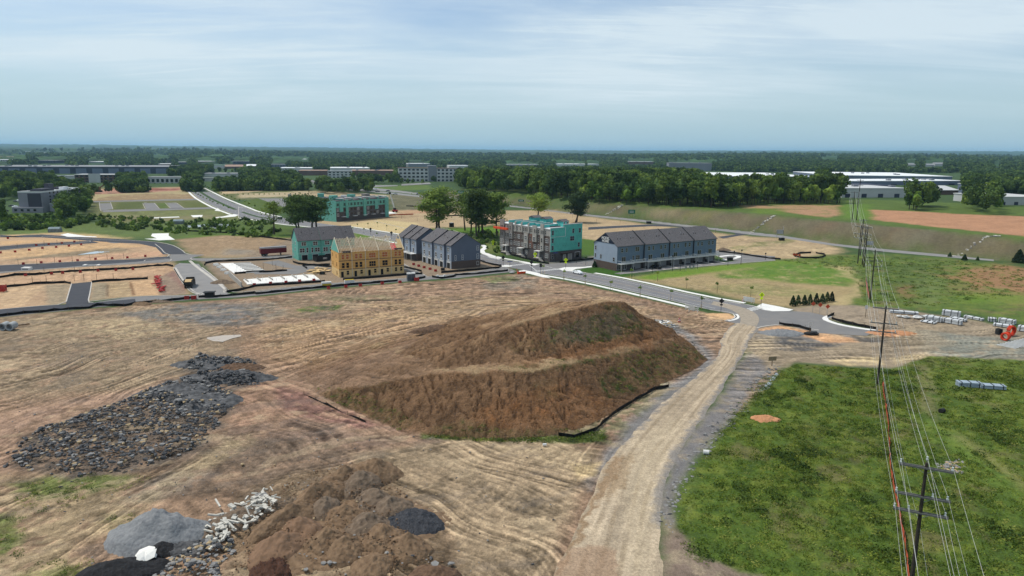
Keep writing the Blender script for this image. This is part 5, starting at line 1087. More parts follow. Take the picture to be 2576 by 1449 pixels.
def crown_mesh(name,h,r,z0,lobes,n,size,m,seed,tri=False,flat=1.0,core=True,conic=0):
 rng=np.random.default_rng(seed);cz=(z0+h)/2;hz=(h-z0)/2
 L=[];
 for i in range(lobes):
  a=rng.uniform(0,2*math.pi);q=rng.uniform(-.75,.8);rad=math.sqrt(max(0,1-q*q))*rng.uniform(.35,.75)*(1-conic*(q+1)/2)
  L.append((r*rad*math.cos(a),r*rad*math.sin(a),cz+hz*q*.72,r*rng.uniform(.32,.52)*(1-.5*conic*(q+1)/2)))
 L=np.array(L);k=rng.integers(0,lobes,n);d=rng.normal(0,1,(n,3));d[:,2]=d[:,2]*.8+.25;d/=np.linalg.norm(d,axis=1)[:,None]
 C=L[k,:3]+d*(L[k,3]*rng.uniform(.72,1.08,n))[:,None]*np.array([1,1,flat])
 ex=None
 if core:ex=ico(1,(0,0,cz),1,(r*.55,r*.55,hz*.62))
 return quads_mesh(name,C,d,size,m,rng,tri,ex)
def trunk_mesh(h,r,seed=0,lean=.03):
 rng=np.random.default_rng(seed);a=MB();dx_,dy_=rng.normal(0,lean,2)*h
 a.tube([(0,0,-.4),(dx_*.3,dy_*.3,h*.4),(dx_,dy_,h)],[r,r*.75,r*.3],6,M_BARK,cap=False);return a.mesh('trunk')
FT=[]
for i,(h,r,z0,lb,m_)in enumerate([(19,6.2,3,11,M_LEAFD),(21,5.4,3.5,12,M_LEAF),(17,6.0,2.5,10,M_LEAF),(22,6.0,4,13,M_LEAFD),(15,5.4,1.5,9,M_LEAFB),(20,4.0,2,10,M_LEAFD)]):
 FT.append((crown_mesh('crown',h,r,z0,lb,620,.85,m_,400+i),trunk_mesh(h*.6,.3,i),h,r))
LT=[crown_mesh('crown',h,r,1.0,7,130,1.7,m_,450+i)for i,(h,r,m_)in enumerate([(16,6,M_LEAFD),(14,6.5,M_LEAF),(18,5.5,M_LEAFD),(13,5,M_LEAF)])]
def sample_poly(pw,step,rng,jit=.45):
 pw=np.array(pw);x0,y0=pw.min(0);x1,y1=pw.max(0);gx,gy=np.meshgrid(np.arange(x0,x1,step),np.arange(y0,y1,step*.9));gx=gx+(np.arange(gx.shape[0])%2)[:,None]*step/2
 x=gx.ravel()+rng.uniform(-jit,jit,gx.size)*step;y=gy.ravel()+rng.uniform(-jit,jit,gx.size)*step
 k=sdist(x,y,pw)>0;return x[k],y[k]
def scatter(name,pts,rz,sc,idx,meshes,mats_keep=True,label=None):
 """one mass of uncountable growth: real copies placed on stored points"""
 me=bpy.data.meshes.new(name);me.vertices.add(len(pts));me.vertices.foreach_set('co',np.asarray(pts,np.float32).ravel())
 for nm,ty,arr in(('rz','FLOAT',rz),('sc','FLOAT',sc),('idx','INT',idx)):
  a=me.attributes.new(nm,ty,'POINT');a.data.foreach_set('value',np.asarray(arr,np.int32 if ty=='INT' else np.float32))
 me.update();o=obj(name,me);tag(o,label,kind='stuff')
 c=bpy.data.collections.new(name+'_kinds')
 for i,m_ in enumerate(meshes):q=bpy.data.objects.new('%02d_kind'%i,m_);c.objects.link(q)
 ng=bpy.data.node_groups.new(name,'GeometryNodeTree');ng.interface.new_socket('Geometry',in_out='INPUT',socket_type='NodeSocketGeometry');ng.interface.new_socket('Geometry',in_out='OUTPUT',socket_type='NodeSocketGeometry')
 N=ng.nodes;L=ng.links;gi=N.new('NodeGroupInput');go=N.new('NodeGroupOutput');ci=N.new('GeometryNodeCollectionInfo');ci.inputs['Collection'].default_value=c;ci.inputs['Separate Children'].default_value=True;ci.inputs['Reset Children'].default_value=True
 ip=N.new('GeometryNodeInstanceOnPoints');ip.inputs['Pick Instance'].default_value=True
 def na(nm,ty):n=N.new('GeometryNodeInputNamedAttribute');n.data_type=ty;n.inputs['Name'].default_value=nm;return[s for s in n.outputs if s.enabled and s.name=='Attribute'][0]
 mp_=N.new('GeometryNodeMeshToPoints');L.new(gi.outputs[0],mp_.inputs[0]);L.new(mp_.outputs[0],ip.inputs['Points']);L.new(ci.outputs[0],ip.inputs['Instance']);L.new(na('idx','INT'),ip.inputs['Instance Index'])
 cx=N.new('ShaderNodeCombineXYZ');L.new(na('rz','FLOAT'),cx.inputs[2]);e=N.new('FunctionNodeEulerToRotation');L.new(cx.outputs[0],e.inputs[0]);L.new(e.outputs[0],ip.inputs['Rotation']);L.new(na('sc','FLOAT'),ip.inputs['Scale'])
 L.new(ip.outputs[0],go.inputs[0]);md=o.modifiers.new('growth','NODES');md.node_group=ng;return o
GW=mat('far_wall_grey',S(138,142,150),.8,.06,.1);WW=mat('far_wall_white',S(206,208,208),.8,.05,.1);BW=mat('far_wall_brown',S(112,90,80),.85,.1,.1);DW=mat('far_wall_dark',S(60,66,84),.8,.1,.05);TW=mat('far_wall_tan',S(166,150,132),.8,.08,.1)
BLW=mat('far_wall_blue_grey',S(116,128,150),.8,.05,.05);GRf=mat('far_roof_grey',S(146,148,152),.8,.06,.05);GNR=mat('far_roof_green',S(130,158,140),.8);TCR=mat('far_roof_tan',S(170,140,122),.85)
FARB=[('huge low grey data centre with dark walls beyond the woods at far left','data centre',-30,424,420,437,130,DW,GRf,2,'bays'),('three storey brown brick office with a pale central section beyond the red cut','office building',189,297,440,459,28,BW,WW,3,'win'),('low pale grey building left of the brick office','low building',136,186,443.5,450,30,WW,GRf,1,''),('long low grey building behind the dark evergreen row','low building',368,462,447,461,30,WW,GRf,1,'win'),('low grey annex at the end of the dark evergreen row','low building',505,541,449,456,20,WW,GRf,1,''),('long white roofed warehouse in the woods at upper left','warehouse',90,197,384.5,390.5,120,WW,M_MEMB,1,'bays'),('small white building left of the long upper left warehouse','building',56,81,381,388,60,WW,M_MEMB,2,''),('brown flat building at the upper left edge','building',-20,68,395,403,80,BW,TCR,2,''),('white block below the brown flat building','building',-20,19,402,411,60,WW,M_MEMB,2,'win'),('dark apartment group behind the data centre','apartment building',95,140,404,413,60,DW,GRf,3,'win'),('dark apartment wing behind the data centre, nearer its middle','apartment building',142,165,405,412,40,DW,GRf,3,''),('angled white roofed shed behind the data centre','shed',222,266,407,412,70,GW,M_MEMB,1,''),('white roofs at the wood edge above the planted boulevard','building',384,424,396,400,60,WW,M_MEMB,1,''),('small pale roofed hall in the woods left of the boulevard','hall',448,472,408,412,50,DW,WW,1,''),('brick building with a white roof among trees above the boulevard','building',498,542,406,411,60,BW,M_MEMB,1,''),('white roofed shop right of the data centre end','shop',399,432,413,422,50,BW,M_MEMB,1,''),('pale roofed hall beside the brown barn roof','hall',537,565,416,422,50,WW,GNR,1,''),('brown gabled hall between two white roofs','hall',566,614,415,422.5,50,BW,TCR,1,'gable'),('dark four storey apartments behind the brown hall','apartment building',586,628,406,415,40,DW,GRf,4,'win'),('bright white roofed hall right of the brown hall','hall',619,646,414,421,50,GW,M_MEMB,1,'gable'),('grey apartments with rows of windows above the round grove','apartment building',683,718,414,425,30,BLW,GRf,4,'win'),('long white industrial building above the round grove','warehouse',706,785,423,434,60,WW,M_MEMB,2,'bays'),('long brown roofed retail strip left of the glass office','retail strip',752,823,430,441,60,BW,TCR,1,''),('far long white airport hangars','hangar',685,776,400,405,120,WW,M_MEMB,1,''),('low grey roofed shops behind the parking trees','shops',512,603,437.5,444,50,WW,GRf,1,''),('white three storey office with a band of square windows','office building',825,886,431,447,30,WW,GRf,3,'win'),('long brown roofed retail strip right of the square windowed office','retail strip',886,993,430,441,70,BW,TCR,1,''),('wide bright white roof behind the retail strip','warehouse',832,930,423,430,90,WW,M_MEMB,1,''),('large white five storey office left of the main wood','office building',1003,1078,423,456,24,WW,BW,4,'win'),('tall grey stair block joining the two white office wings','office building',1078,1098,418,456,26,GW,GW,1,''),('right wing of the white office beside the main wood','office building',1099,1150,424,456,24,WW,BW,4,'win'),('pale building with dark canopy behind the white office','building',1027,1082,412,420,60,GW,M_MEMB,2,''),('white roof just right of the large white office','warehouse',1130,1179,417,424,60,WW,M_MEMB,1,''),('row of small white roofed houses over the wood, left group','row of houses',1272,1356,414,419,40,GW,WW,2,''),('white roofed warehouse over the middle of the wood','warehouse',1398,1472,413,418,70,WW,M_MEMB,1,''),('white roofed sheds right of the warehouse over the wood','shed',1478,1508,413,417,50,WW,M_MEMB,1,''),('dark brown building with a thin white roof line','building',1581,1645,407,416,60,BW,WW,1,''),('large plain grey hall rising behind the wood','hall',1682,1790,411,430,60,GW,GW,1,''),('long white roofed warehouse half hidden by the wood, left of the pair','warehouse',1762,2054,444,451,230,BLW,M_MEMB,1,'bays'),('giant white roofed warehouse with blue grey walls','warehouse',2088,2420,446,454,230,BLW,M_MEMB,1,'bays'),('lower white roofed warehouse in front of the giant one','warehouse',2130,2424,456,466,60,BLW,M_MEMB,1,'bays'),('white low office park building behind the power line','office building',2117,2282,475,497,60,WW,WW,1,'bays'),('upper white block of the office park with a dark roof rim','office building',2140,2240,468,482,50,WW,DW,1,'win'),('brown brick hall with a pale gabled roof','hall',2344,2410,470,490,40,BW,WW,1,'gable'),('small pale block right of the brown gabled hall','building',2464,2484,466,490,30,BLW,WW,2,''),('white stepped building at the right edge behind trees','building',2512,2640,497,516,50,WW,WW,1,'bays'),('green roofed pavilion in the wooded hills','pavilion',2067,2107,399,404,50,WW,GNR,1,''),('grey roofed hillside house, leftmost of three','house',2280,2303,411,419,20,WW,GRf,2,'gable'),('grey roofed hillside house, middle of three','house',2326,2350,412,419,20,WW,GRf,2,'gable'),('white hillside house, rightmost of three','house',2352,2372,409,418,18,WW,GRf,2,'gable'),('small white houses among trees at the far right','house',2500,2516,415,420,20,WW,GRf,1,'gable')]
FB_RECT=[]
for lb,cat,u0,u1,vt,vb,dep,wm,rm,st_n,sty in FARB:
 a=G(u0,vb);c=G(u1,vb);zb=min(a[2],c[2])-1;rr0=np.hypot(*a[:2]);L=float(np.hypot(*(c-a)[:2]));an=math.atan2(c[1]-a[1],c[0]-a[0])
 if abs(an)>.5:an=.1*np.sign(an)
 H=hgt((*(a+c)[:2]/2,0),vt)-zb;H=max(H,4.5);b=Bld('building' if cat!='house' else 'house',lb,cat,(a[0],a[1],zb),an,L,dep)
 H1=H*(.62 if sty=='gable' else 1)
 b.box('wall',0,L,0,dep,0,H1,wm)
 if sty=='gable':b.gable(-.5,L+.5,0,dep,H1,H,rm,over=1.0,wallm=wm,th=.4)
 else:
  b.box('roof',-.4,L+.4,-.4,dep+.4,H1,H1+.7,rm)
  if L>60:
   rg=np.random.default_rng(int(u0+100))
   for k in range(min(14,int(L/22))):xx=rg.uniform(.05,.92)*L;yy=rg.uniform(.1,.7)*dep;b.box('roof_unit',xx,xx+5,yy,yy+4,H1+.7,H1+2.4,GW)
 if sty=='win':
  nw=max(3,int(L/6));fh=H1/st_n
  for s_ in range(st_n):
   for k in range(nw):b.win('F',(k+.5)*L/nw,(s_+.55)*fh,L/nw*.6,fh*.5,frame=wm,rail=False,fw=.15)
 if sty=='bays':
  nb_=max(4,int(L/26))
  for k in range(nb_):b.box('loading_door' if wm is not DW else 'wall_panel',(k+.2)*L/nb_,(k+(.5 if wm is not DW else .85))*L/nb_,-.25,0,.3,H1*(.5 if wm is not DW else .8),DW if wm is BLW or wm is WW else BLW)
 if 'brick office' in lb or 'brown brick office' in lb:b.box('entrance_bay',L*.33,L*.6,-1.2,0,0,H1+1.6,WW)
 FB_RECT.append((u0-2,u1+2,vt-(9 if dep>200 else 0),vb))
FORESTS=[([(1092,476),(1110,480),(1200,482),(1330,498),(1420,508),(1500,513),(1588,517),(1700,521),(1800,524),(1880,520),(1940,514),(2040,514),(2117,514),(2117,495),(2080,468),(1900,460),(1700,450),(1500,447),(1300,446),(1120,452),(1092,462)],8.5,1.05),([(2117,514),(2150,510),(2186,514),(2240,515),(2255,519),(2250,512),(2200,504),(2120,500)],8.5,.75),([(2252,528),(2300,532),(2350,536),(2402,538),(2410,526),(2370,518),(2300,514),(2262,518)],8.5,.95),([(2430,534),(2500,540),(2640,546),(2700,530),(2640,508),(2500,504),(2430,510)],9,.85),([(2270,492),(2340,500),(2400,500),(2460,505),(2576,505),(2576,470),(2430,470),(2280,482)],11,.8),([(0,572),(75,571),(110,568),(175,563),(190,552),(222,541),(226,520),(200,505),(150,500),(130,515),(125,540),(130,548),(95,549),(60,556),(0,560)],9,.8),([(0,512),(40,508),(45,498),(110,490),(130,505),(200,512),(226,520),(215,490),(196,478),(150,468),(60,462),(0,462)],8.5,.85),([(196,478),(202,470),(270,467),(400,466),(540,464),(545,458),(420,454),(300,462),(180,466)],11,.7),([(300,456),(500,446),(640,447),(640,428),(520,426),(430,438),(280,446)],13,.75),([(648,476),(690,478),(756,476),(756,450),(700,438),(655,446),(640,462)],8.5,.8),([(760,448),(820,456),(900,462),(1000,462),(1010,454),(1000,446),(900,446),(790,440)],11,.75),([(790,486),(830,490),(935,488),(934,478),(860,476),(800,474)],9,.8),([(470,452),(560,462),(640,468),(640,452),(520,446)],16,.55),([(0,462),(130,458),(200,470),(180,452),(0,450)],12,.8),([(1000,462),(1100,456),(1100,462),(1010,466)],18,.6),([(2080,470),(2130,475),(2290,500),(2290,507),(2180,505),(2118,498)],13,.6),([(2130,467),(2424,467),(2460,478),(2290,478),(2250,468)],14,.6)]
rng=np.random.default_rng(5);TR=[]
for poly,st_s,sc_ in FORESTS:
 pw=GP(poly);x,y=sample_poly(pw,st_s,rng);TR.append(np.stack([x,y,np.full(x.shape,sc_)],-1))
TR=np.concatenate(TR)
def hide_filter(T,hh=17.0):
 """keep the woods from standing where the photo looks past them at a building"""
 z=terr(T[:,0],T[:,1]);u,v=pix(np.stack([T[:,0],T[:,1],z],-1));_,vt=pix(np.stack([T[:,0],T[:,1],z+hh*T[:,2]],-1));k=np.ones(len(T),bool)
 for u0,u1,a,b_ in FB_RECT:k&=~((u>u0)&(u<u1)&(vt<b_-.35*(b_-a))&(v>a-1))
 return k,z,u,v
k,z,u,v=hide_filter(TR)
kb=~((u>20)&(u<150)&(v>500)&(v<575))&~((v>505)&(u<40)&(v<535));k&=kb
TR=TR[k];TZ=z[k];dist=np.hypot(TR[:,0],TR[:,1]);order=np.argsort(dist/(TR[:,2]));ids=rng.integers(0,len(FT),len(TR));cl_=fbm(TR[:,0]/60,TR[:,1]/60,501,2)
ids=np.where(cl_>.12,np.where(ids%2==0,4,1),ids);rz_=rng.uniform(0,6.28,len(TR));sc_=TR[:,2]*rng.uniform(.8,1.15,len(TR))
NI=300;proto={}
for n_,i in enumerate(order[:NI]):
 cm,tmh,h,r=FT[ids[i]]
 if TR[i,0]>200 and TR[i,1]<900:where='on the plateau above the graded bank'
 elif TR[i,0]<-150:where='in the woods around the grey hotel'
 else:where='at the front edge of the main wood'
 t=obj('broadleaf_tree',None,None,(TR[i,0],TR[i,1],TZ[i]-.2),rz_[i],float(sc_[i]));tag(t,'one of the dense green broadleaf trees '+where,'tree','trees of the near woods');obj('crown',cm,t);obj('trunk',tmh,t)
rest=order[NI:]
rest_pts=np.stack([TR[rest,0],TR[rest,1],TZ[rest]-.3],-1)
scatter('woodland_trees',rest_pts,rz_[rest],sc_[rest],ids[rest],[f[0]for f in FT],label='dense mass of green trees filling the woods behind their front rows')
print('forest trees',len(TR))
aa=np.radians(rng.uniform(-43,43,125000));q=rng.uniform(0,1,125000);r_=900*(1-q)+q*0;r_=1.0/(1/880.+q*(1/6500.-1/880.));x=r_*np.sin(aa);y=r_*np.cos(aa)
cell=np.stack([x,y,np.full(x.shape,.95)],-1);dens=fbm(x/190,y/190,520,3);k2=dens>-.34
for poly,st_s,s_s in FORESTS[:1]:k2&=sdist(x,y,np.array(GP(poly)))<0
for p in([(1250,447),(2120,447),(2120,470),(1250,480)],[(203,508),(203,468),(640,468),(800,480),(1100,500),(1100,463),(760,456),(750,447),(640,447),(540,462),(200,462)],[(1000,470),(1100,470),(1100,450),(1000,453)],[(2000,560),(2000,505),(2700,530),(2700,600)],[(502,397),(785,400),(785,405),(700,405),(502,401)],[(0,436),(420,436),(424,420),(0,415)],[(0,560),(0,462),(200,466),(240,540)],[(440,441),(640,446),(640,450),(430,448)]):k2&=sdist(x,y,np.array([G(*q_)[:2]for q_ in p]))<0
cell=cell[k2];k,z,u,v=hide_filter(cell,15);cell=cell[k];z=z[k];n=len(cell);sc3=rng.uniform(.75,1.25,n)*np.clip(np.hypot(cell[:,0],cell[:,1])/2600,.8,1.9)
scatter('distant_woods',np.stack([cell[:,0],cell[:,1],z-1],-1),rng.uniform(0,6.28,n),sc3,rng.integers(0,4,n),LT,label='far wooded suburbs stretching towards the horizon');print('far trees',n)
ang2=np.radians(np.linspace(-46,46,1000));rr2=1/np.linspace(1/2300.,1/32000.,190);A2,R2=np.meshgrid(ang2,rr2);X2=R2*np.sin(A2);Y2=R2*np.cos(A2);xx,yy=X2.ravel(),Y2.ravel()
zt=terr(xx,yy);Rr=R2.ravel();lum=fbm(xx/34,yy/50,531,2)*sstep(16000,4000,Rr);lu2=fbm(xx/150,yy/260,535,4,.65);lu3=fbm(xx/420,yy/420,537,3)
zt=zt+(9+11*lum+12*lu2)*sstep(2300,2900,Rr)+14*lu2*sstep(5000,12000,Rr)
clear=sstep(.34,.44,fbm(xx/520,yy/330,540,3))*sstep(9000,5000,Rr);zt-=12*clear
cc=np.array(S(50,72,40))[None]*np.clip(1+1.2*lum+1.4*lu2+.8*lu3,.2,2.2)[:,None];cc=cc*(1-.5*clear[:,None])+np.array(S(120,130,84))*(.5*clear[:,None])
me=build_grid_mesh('forest_canopy',X2,Y2,zt.reshape(X2.shape),np.clip(cc,.01,1),np.full(X2.shape,.3),mat_attr('canopy',fine=((.02,.35),(.07,.3)),bump=((.03,5.0),(.1,3.0))));o=obj('forest_canopy',me);tag(o,'endless forest canopy running to the blue horizon',kind='stuff')
def tall_tree(h,bare,r,seed,leaf,double=False,thin=False,lean=0.0):
 rng=np.random.default_rng(seed);tr=MB();C=[];D=[]
 def limb(p,d,L,rad,lev):
  p=np.array(p,float);d=np.array(d,float);n=4;pts=[p.copy()];rs=[rad]
  for i in range(n):
   d=d+rng.normal(0,.13,3)+np.array([0,0,.05]);d/=np.linalg.norm(d);p=p+d*L/n;pts.append(p.copy());rs.append(rad*(1-.75*(i+1)/n))
  tr.tube([tuple(q)for q in pts],rs,5 if lev else 7,M_BARK,cap=False)
  if lev>=1:
   cnt=34 if not thin else 16
   for _ in range(cnt*(2 if lev>1 else 3)):
    i=rng.integers(2,n+1);c=pts[i]+rng.normal(0,1.15 if lev>1 else 1.35,3)*np.array([1,1,.62]);C.append(c);D.append(c-pts[i]+np.array([0,0,.5]))
  if lev<2:
   k=5 if lev==0 else 3
   for j in range(k):
    i=rng.integers(1,n+1);a=rng.uniform(0,6.28);dd=np.array([math.cos(a),math.sin(a),rng.uniform(.15,.9)]);dd/=np.linalg.norm(dd)
    limb(pts[i],dd,L*rng.uniform(.45,.7),rs[i]*.62+.03,lev+1)
 stems=[(0,0)]+([(1.6,.6)]if double else[])
 for sx,sy in stems:
  base=np.array([sx,sy,-.5]);top=np.array([sx+lean*h+rng.normal(0,.5),sy+rng.normal(0,.5),h*bare]);tr.tube([tuple(base),tuple((base+top)/2+rng.normal(0,.15,3)),tuple(top)],[.42,.32,.27],8,M_BARK,cap=False)
  hh=h-h*bare
  for j in range(9):
   f=j/8;p=top+np.array([0,0,hh*.7*f]);a=j*2.4+rng.uniform(-.4,.4);up=.35+.9*f;dd=np.array([math.cos(a),math.sin(a),up]);dd/=np.linalg.norm(dd)
   limb(p,dd,r*rng.uniform(.75,1.15)*(1-.35*f)*(1 if j else .8),.15,1)
  tr.tube([tuple(top),tuple(top+np.array([.3,.2,hh*.8]))],[.27,.08],6,M_BARK,cap=False)
  for j in range(5):a=rng.uniform(0,6.28);p=top-np.array([0,0,rng.uniform(.5,h*bare*.35)]);limb(p,(math.cos(a),math.sin(a),.25),2.6,.08,2)
 return tr.mesh('trunk'),quads_mesh('crown',np.array(C),np.array(D),.40,leaf,rng)
HERO=[tall_tree(24,.42,6.2,1,M_LEAF,double=True),tall_tree(25,.5,5.0,2,M_LEAF),tall_tree(22,.38,6.0,3,M_LEAFD,double=True),tall_tree(23,.55,4.2,4,M_LEAF,thin=True,lean=-.06),tall_tree(21,.45,5.6,5,M_LEAFB)]
for(ub,vb,vt,kind,rot,lb)in[(1098,588,478,0,.4,'tall double stemmed tree rising behind the roofs of the two grey rows'),(1170,580,486,3,1.0,'thin leaning tree with sparse crown, leftmost of the bare trunked group'),(1184,590,484,1,2.2,'tall bare trunked tree second from the left in the group by the condo block'),(1200,601,479,1,4.4,'tallest tree of the bare trunked group by the condo block'),(1214,596,480,0,3.1,'broad tree of the bare trunked group, nearest the condo block but one'),(1251,598,481,1,5.2,'tall straight tree against the far end of the condo block'),(1352,556,487,4,1.5,'low branching yellow green tree beyond the condo roof'),(1447,560,484,2,.7,'dark spreading tree right of the condo block roof'),(690,590,505,3,2.0,'slender leaning tree alone on the green left of the teal row'),(750,582,490,2,5.0,'left one of the pair of dark leafy trees beside the boulevard'),(797,580,492,2,2.9,'right one of the pair of dark leafy trees beside the boulevard'),(777,485,448,1,3.3,'single tall tree beyond the back condos near the highway')]:
 g=at(ub,vb);H=hgt(g[:2],vt);s=H/(24,25,22,23,21)[kind];t=thing('tall_tree',lb,'tree',g,rot);k={1098:1.75,1214:1.5,1352:1.6,1447:1.45,690:1.5,750:1.45,797:1.7}.get(ub,1.25);t.scale=(s*k,s*k,s);obj('trunk',HERO[kind][0],t);obj('crown',HERO[kind][1],t)
def cone_tree(h,r,seed,n=420,leaf=None,size=.22):
 rng=np.random.default_rng(seed);z=rng.uniform(.05,1,n)**1.2;a=rng.uniform(0,6.28,n);rad=r*(1-z)**.75*rng.uniform(.7,1.05,n)+.05;C=np.stack([rad*np.cos(a),rad*np.sin(a),.2+z*(h-.2)],-1);D=np.stack([np.cos(a),np.sin(a),np.full(n,.4)],-1)
 return quads_mesh('crown',C,D,size,leaf or M_PINE,rng)
EVG=cone_tree(3.4,1.05,7);TRS=MB().tube([(0,0,-.1),(0,0,1.2)],.08,6,M_BARK).mesh('trunk')
for i,(ub,vb)in enumerate([(1994,770),(2007,768),(2023,767),(2037,766),(2053,764),(2068,763),(2080,760),(2092,758)]):
 g=at(ub,vb);t=thing('evergreen_shrub','dark conical evergreen, %s from the left in the row of eight near diamond signs'%nth(i),'evergreen',g,i*1.3,'row of eight evergreens');t.scale=(1,1,(1.0,.98,.96,1.0,1.02,.93,1.0,.95)[i]);obj('crown',EVG,t);obj('trunk',TRS,t)
BIGE=cone_tree(5.2,2.4,9,800,M_PINE,.38)
for ub,vb,s,lb in[(2562,661,1.15,'lone dark conifer on the meadow at the right edge'),(2389,646,.42,'small dark bush where the gravel track meets the bank'),(2426,655,.55,'round dark bush at the foot of the stone channel'),(2459,655,.35,'tiny upright conifer right of the stone channel foot'),(1496,672,.52,'narrow conifer at the brick corner of the blue grey row')]:
 g=at(ub,vb);t=thing('conifer',lb,'conifer',g,ub);t.scale=(s,)*3;obj('crown',BIGE,t);obj('trunk',TRS,t)
sap_c=crown_mesh('crown',3.6,.75,1.5,5,70,.16,M_LEAFB,61,core=False);st_m=MB();st_m.tube([(0,0,0),(0,0,3.0)],[.05,.03],5,M_BARK);st_m=st_m.mesh('trunk');sk=MB().box(-.04,.04,-.04,.04,0,1.3,M_LUM).mesh('stake')
def sapling(ub,vb,lb,s=1.0,grp='young street trees',stakes=True,xy=None):
 g=at(ub,vb);t=thing('sapling',lb,'young tree',g,ub,grp);t.scale=(s,)*3;obj('crown',sap_c,t);obj('trunk',st_m,t)
 if stakes:
  for dx_ in(-.55,.55):obj('stake',sk,t,(dx_,0,0))
for i,(ub,vb)in enumerate([(1366,690),(1418,704),(1472,717),(1536,733),(1610,748),(1687,757),(1764,777)]):sapling(ub,vb,'young staked tree on the camera side verge of the boulevard, %s from the intersection'%nth(i),1.15)
for i,(ub,vb)in enumerate([(1473,667),(1589,701),(1654,708),(1727,726),(1804,737),(1888,748)]):sapling(ub,vb,'young tree on the far verge of the boulevard, %s from the intersection'%nth(i),1.15)
for i,(ub,vb)in enumerate([(888,585),(915,588),(949,600),(1208,655),(1248,660),(900,576),(926,574),(950,572),(973,580),(996,590)]):sapling(ub,vb,'young tree by the boulevard behind the houses, %s of the scattered ones'%nth(i),1.0,stakes=False)
for i in range(34):
 f=i/33;side_,base=(BF,2.0)if i%2 else(BN,-2.0);a,b_=(508,640)if i%2 else(475,590);s_=seg(side_,a,b_);p=s_[int(f*(len(s_)-1))];t=thing('sapling','one of the tiny trees lining the far double boulevard','young tree',(p[0]+base*.6,p[1],0),i,'tiny trees lining the far boulevard');t.scale=(1.5,)*3;obj('crown',sap_c,t)
for i in range(22):
 f=i/21;g=at(470+190*f if i<12 else 820+f,470)if False else at(205+300*f,471.5-1.5*f);t=thing('sapling','one of the small trees in the planted row beyond the red earth cut','young tree',g,i,'planted row beyond the red cut');t.scale=(1.6,)*3;obj('crown',sap_c,t)
for i in range(14):
 g=at(600+13*i,499-i*.1);t=thing('sapling','one of the small trees along the pale dirt road left of the back condos','young tree',g,i,'small trees along the pale dirt road');t.scale=(1.4,)*3;obj('crown',sap_c,t)
bush=[crown_mesh('crown',1.9,1.5,-.2,6,150,.34,m_,70+i,core=False)for i,m_ in enumerate((M_LEAF,M_LEAFB,M_LEAFD))]
def scrub(name,polys,step,smin,smax,lb,seed,thr=-9,onland=True,kinds=None):
 rg=np.random.default_rng(seed);P=[]
 for p in polys:x,y=sample_poly(GP(p)if onland else WP(p),step,rg);P.append(np.stack([x,y],-1))
 P=np.concatenate(P);k=fbm(P[:,0]/9,P[:,1]/9,seed,3)>thr;P=P[k];n=len(P);z=terr(P[:,0],P[:,1]);print(name,n)
 return scatter(name,np.stack([P[:,0],P[:,1],z],-1),rg.uniform(0,6.28,n),rg.uniform(smin,smax,n),rg.integers(0,len(kinds or bush),n),kinds or bush,label=lb)
scrub('scrub',[[(225,545),(300,545),(380,548),(470,562),(600,572),(680,575),(735,590),(650,598),(480,590),(340,582),(250,572)],[(1090,590),(1255,585),(1258,640),(1215,625),(1130,610)],[(470,555),(640,552),(700,565),(600,572)]],4.2,.5,1.5,'green shrubs and young growth between the ponds and the houses',600,-.02)
scrub('scrub',[[(0,572),(130,566),(180,562),(230,546),(240,556),(180,575),(0,582)],[(0,552),(60,548),(130,548),(175,552),(170,564),(60,572),(0,572)]],5,.9,2.4,'bushes along the front of the left woods',601,-.2)
def tuft(seed,m_,n=26,r=.55,h=.5,sz=.15):
 rg=np.random.default_rng(seed);a=rg.uniform(0,6.28,n);q=np.sqrt(rg.uniform(0,1,n))*r;z=rg.uniform(.05,1,n)*h*(1-(q/r)**2*.6);C=np.stack([q*np.cos(a),q*np.sin(a),z],-1);D=C*np.array([1,1,.2])+np.array([0,0,.6]);return quads_mesh('tuft',C,D,sz,m_,rg,tri=True)
M_W1=mat_leaf('weed_green',S(74,96,34),S(104,130,46),S(144,158,64),.25);M_W2=mat_leaf('weed_yellow_green',S(96,110,44),S(130,144,60),S(164,166,88),.25);M_W3=mat_leaf('weed_dark',S(54,74,32),S(78,102,42),S(106,124,58),.25)
TUF=[tuft(1,M_W1,26,.6,.30,.11),tuft(2,M_W2,22,.5,.26,.10),tuft(3,M_W3,34,.7,.42,.12),tuft(4,M_W1,20,.4,.22,.09),tuft(5,M_W3,44,.9,.75,.14)]
NEARM=[(2000,918),(2240,932),(2400,925),(2576,930),(2700,1000),(2760,1500),(2600,1600),(2100,1470),(1900,1440),(1760,1398),(1710,1330),(1718,1230),(1790,1125),(1880,1012),(1950,940)]
rg=np.random.default_rng(77);x,y=sample_poly(WP(NEARM),.50,rg);dn=fbm(x/3.6,y/4.4,610,4,.7)*.9+.25*perlin(x/13,y/13,611);keepm=(rg.uniform(0,1,len(x))<.5+.9*dn)&(np.abs(np.arctan2(x,y))<.78)
for tl in([(2320,925),(2340,1000),(2340,1060)],[(2390,1082),(2470,1140),(2600,1240)],[(2340,1056),(2430,1135),(2600,1262)],[(2105,1195),(2118,1165)],[(2140,1198),(2155,1160)],[(2050,1200),(2070,1170)]):keepm&=(polyline_dist(x,y,np.array(WP(tl)))[0]>(.7 if tl[0][0]!=2320 else 1.6))|(rg.uniform(0,1,len(x))<.12)
bare_=fbm(x/7,y/7,615,3,.6);keepm&=(bare_<.34)|(rg.uniform(0,1,len(x))<.15)
x,y,dn=x[keepm],y[keepm],dn[keepm];n=len(x);print('weeds',n)
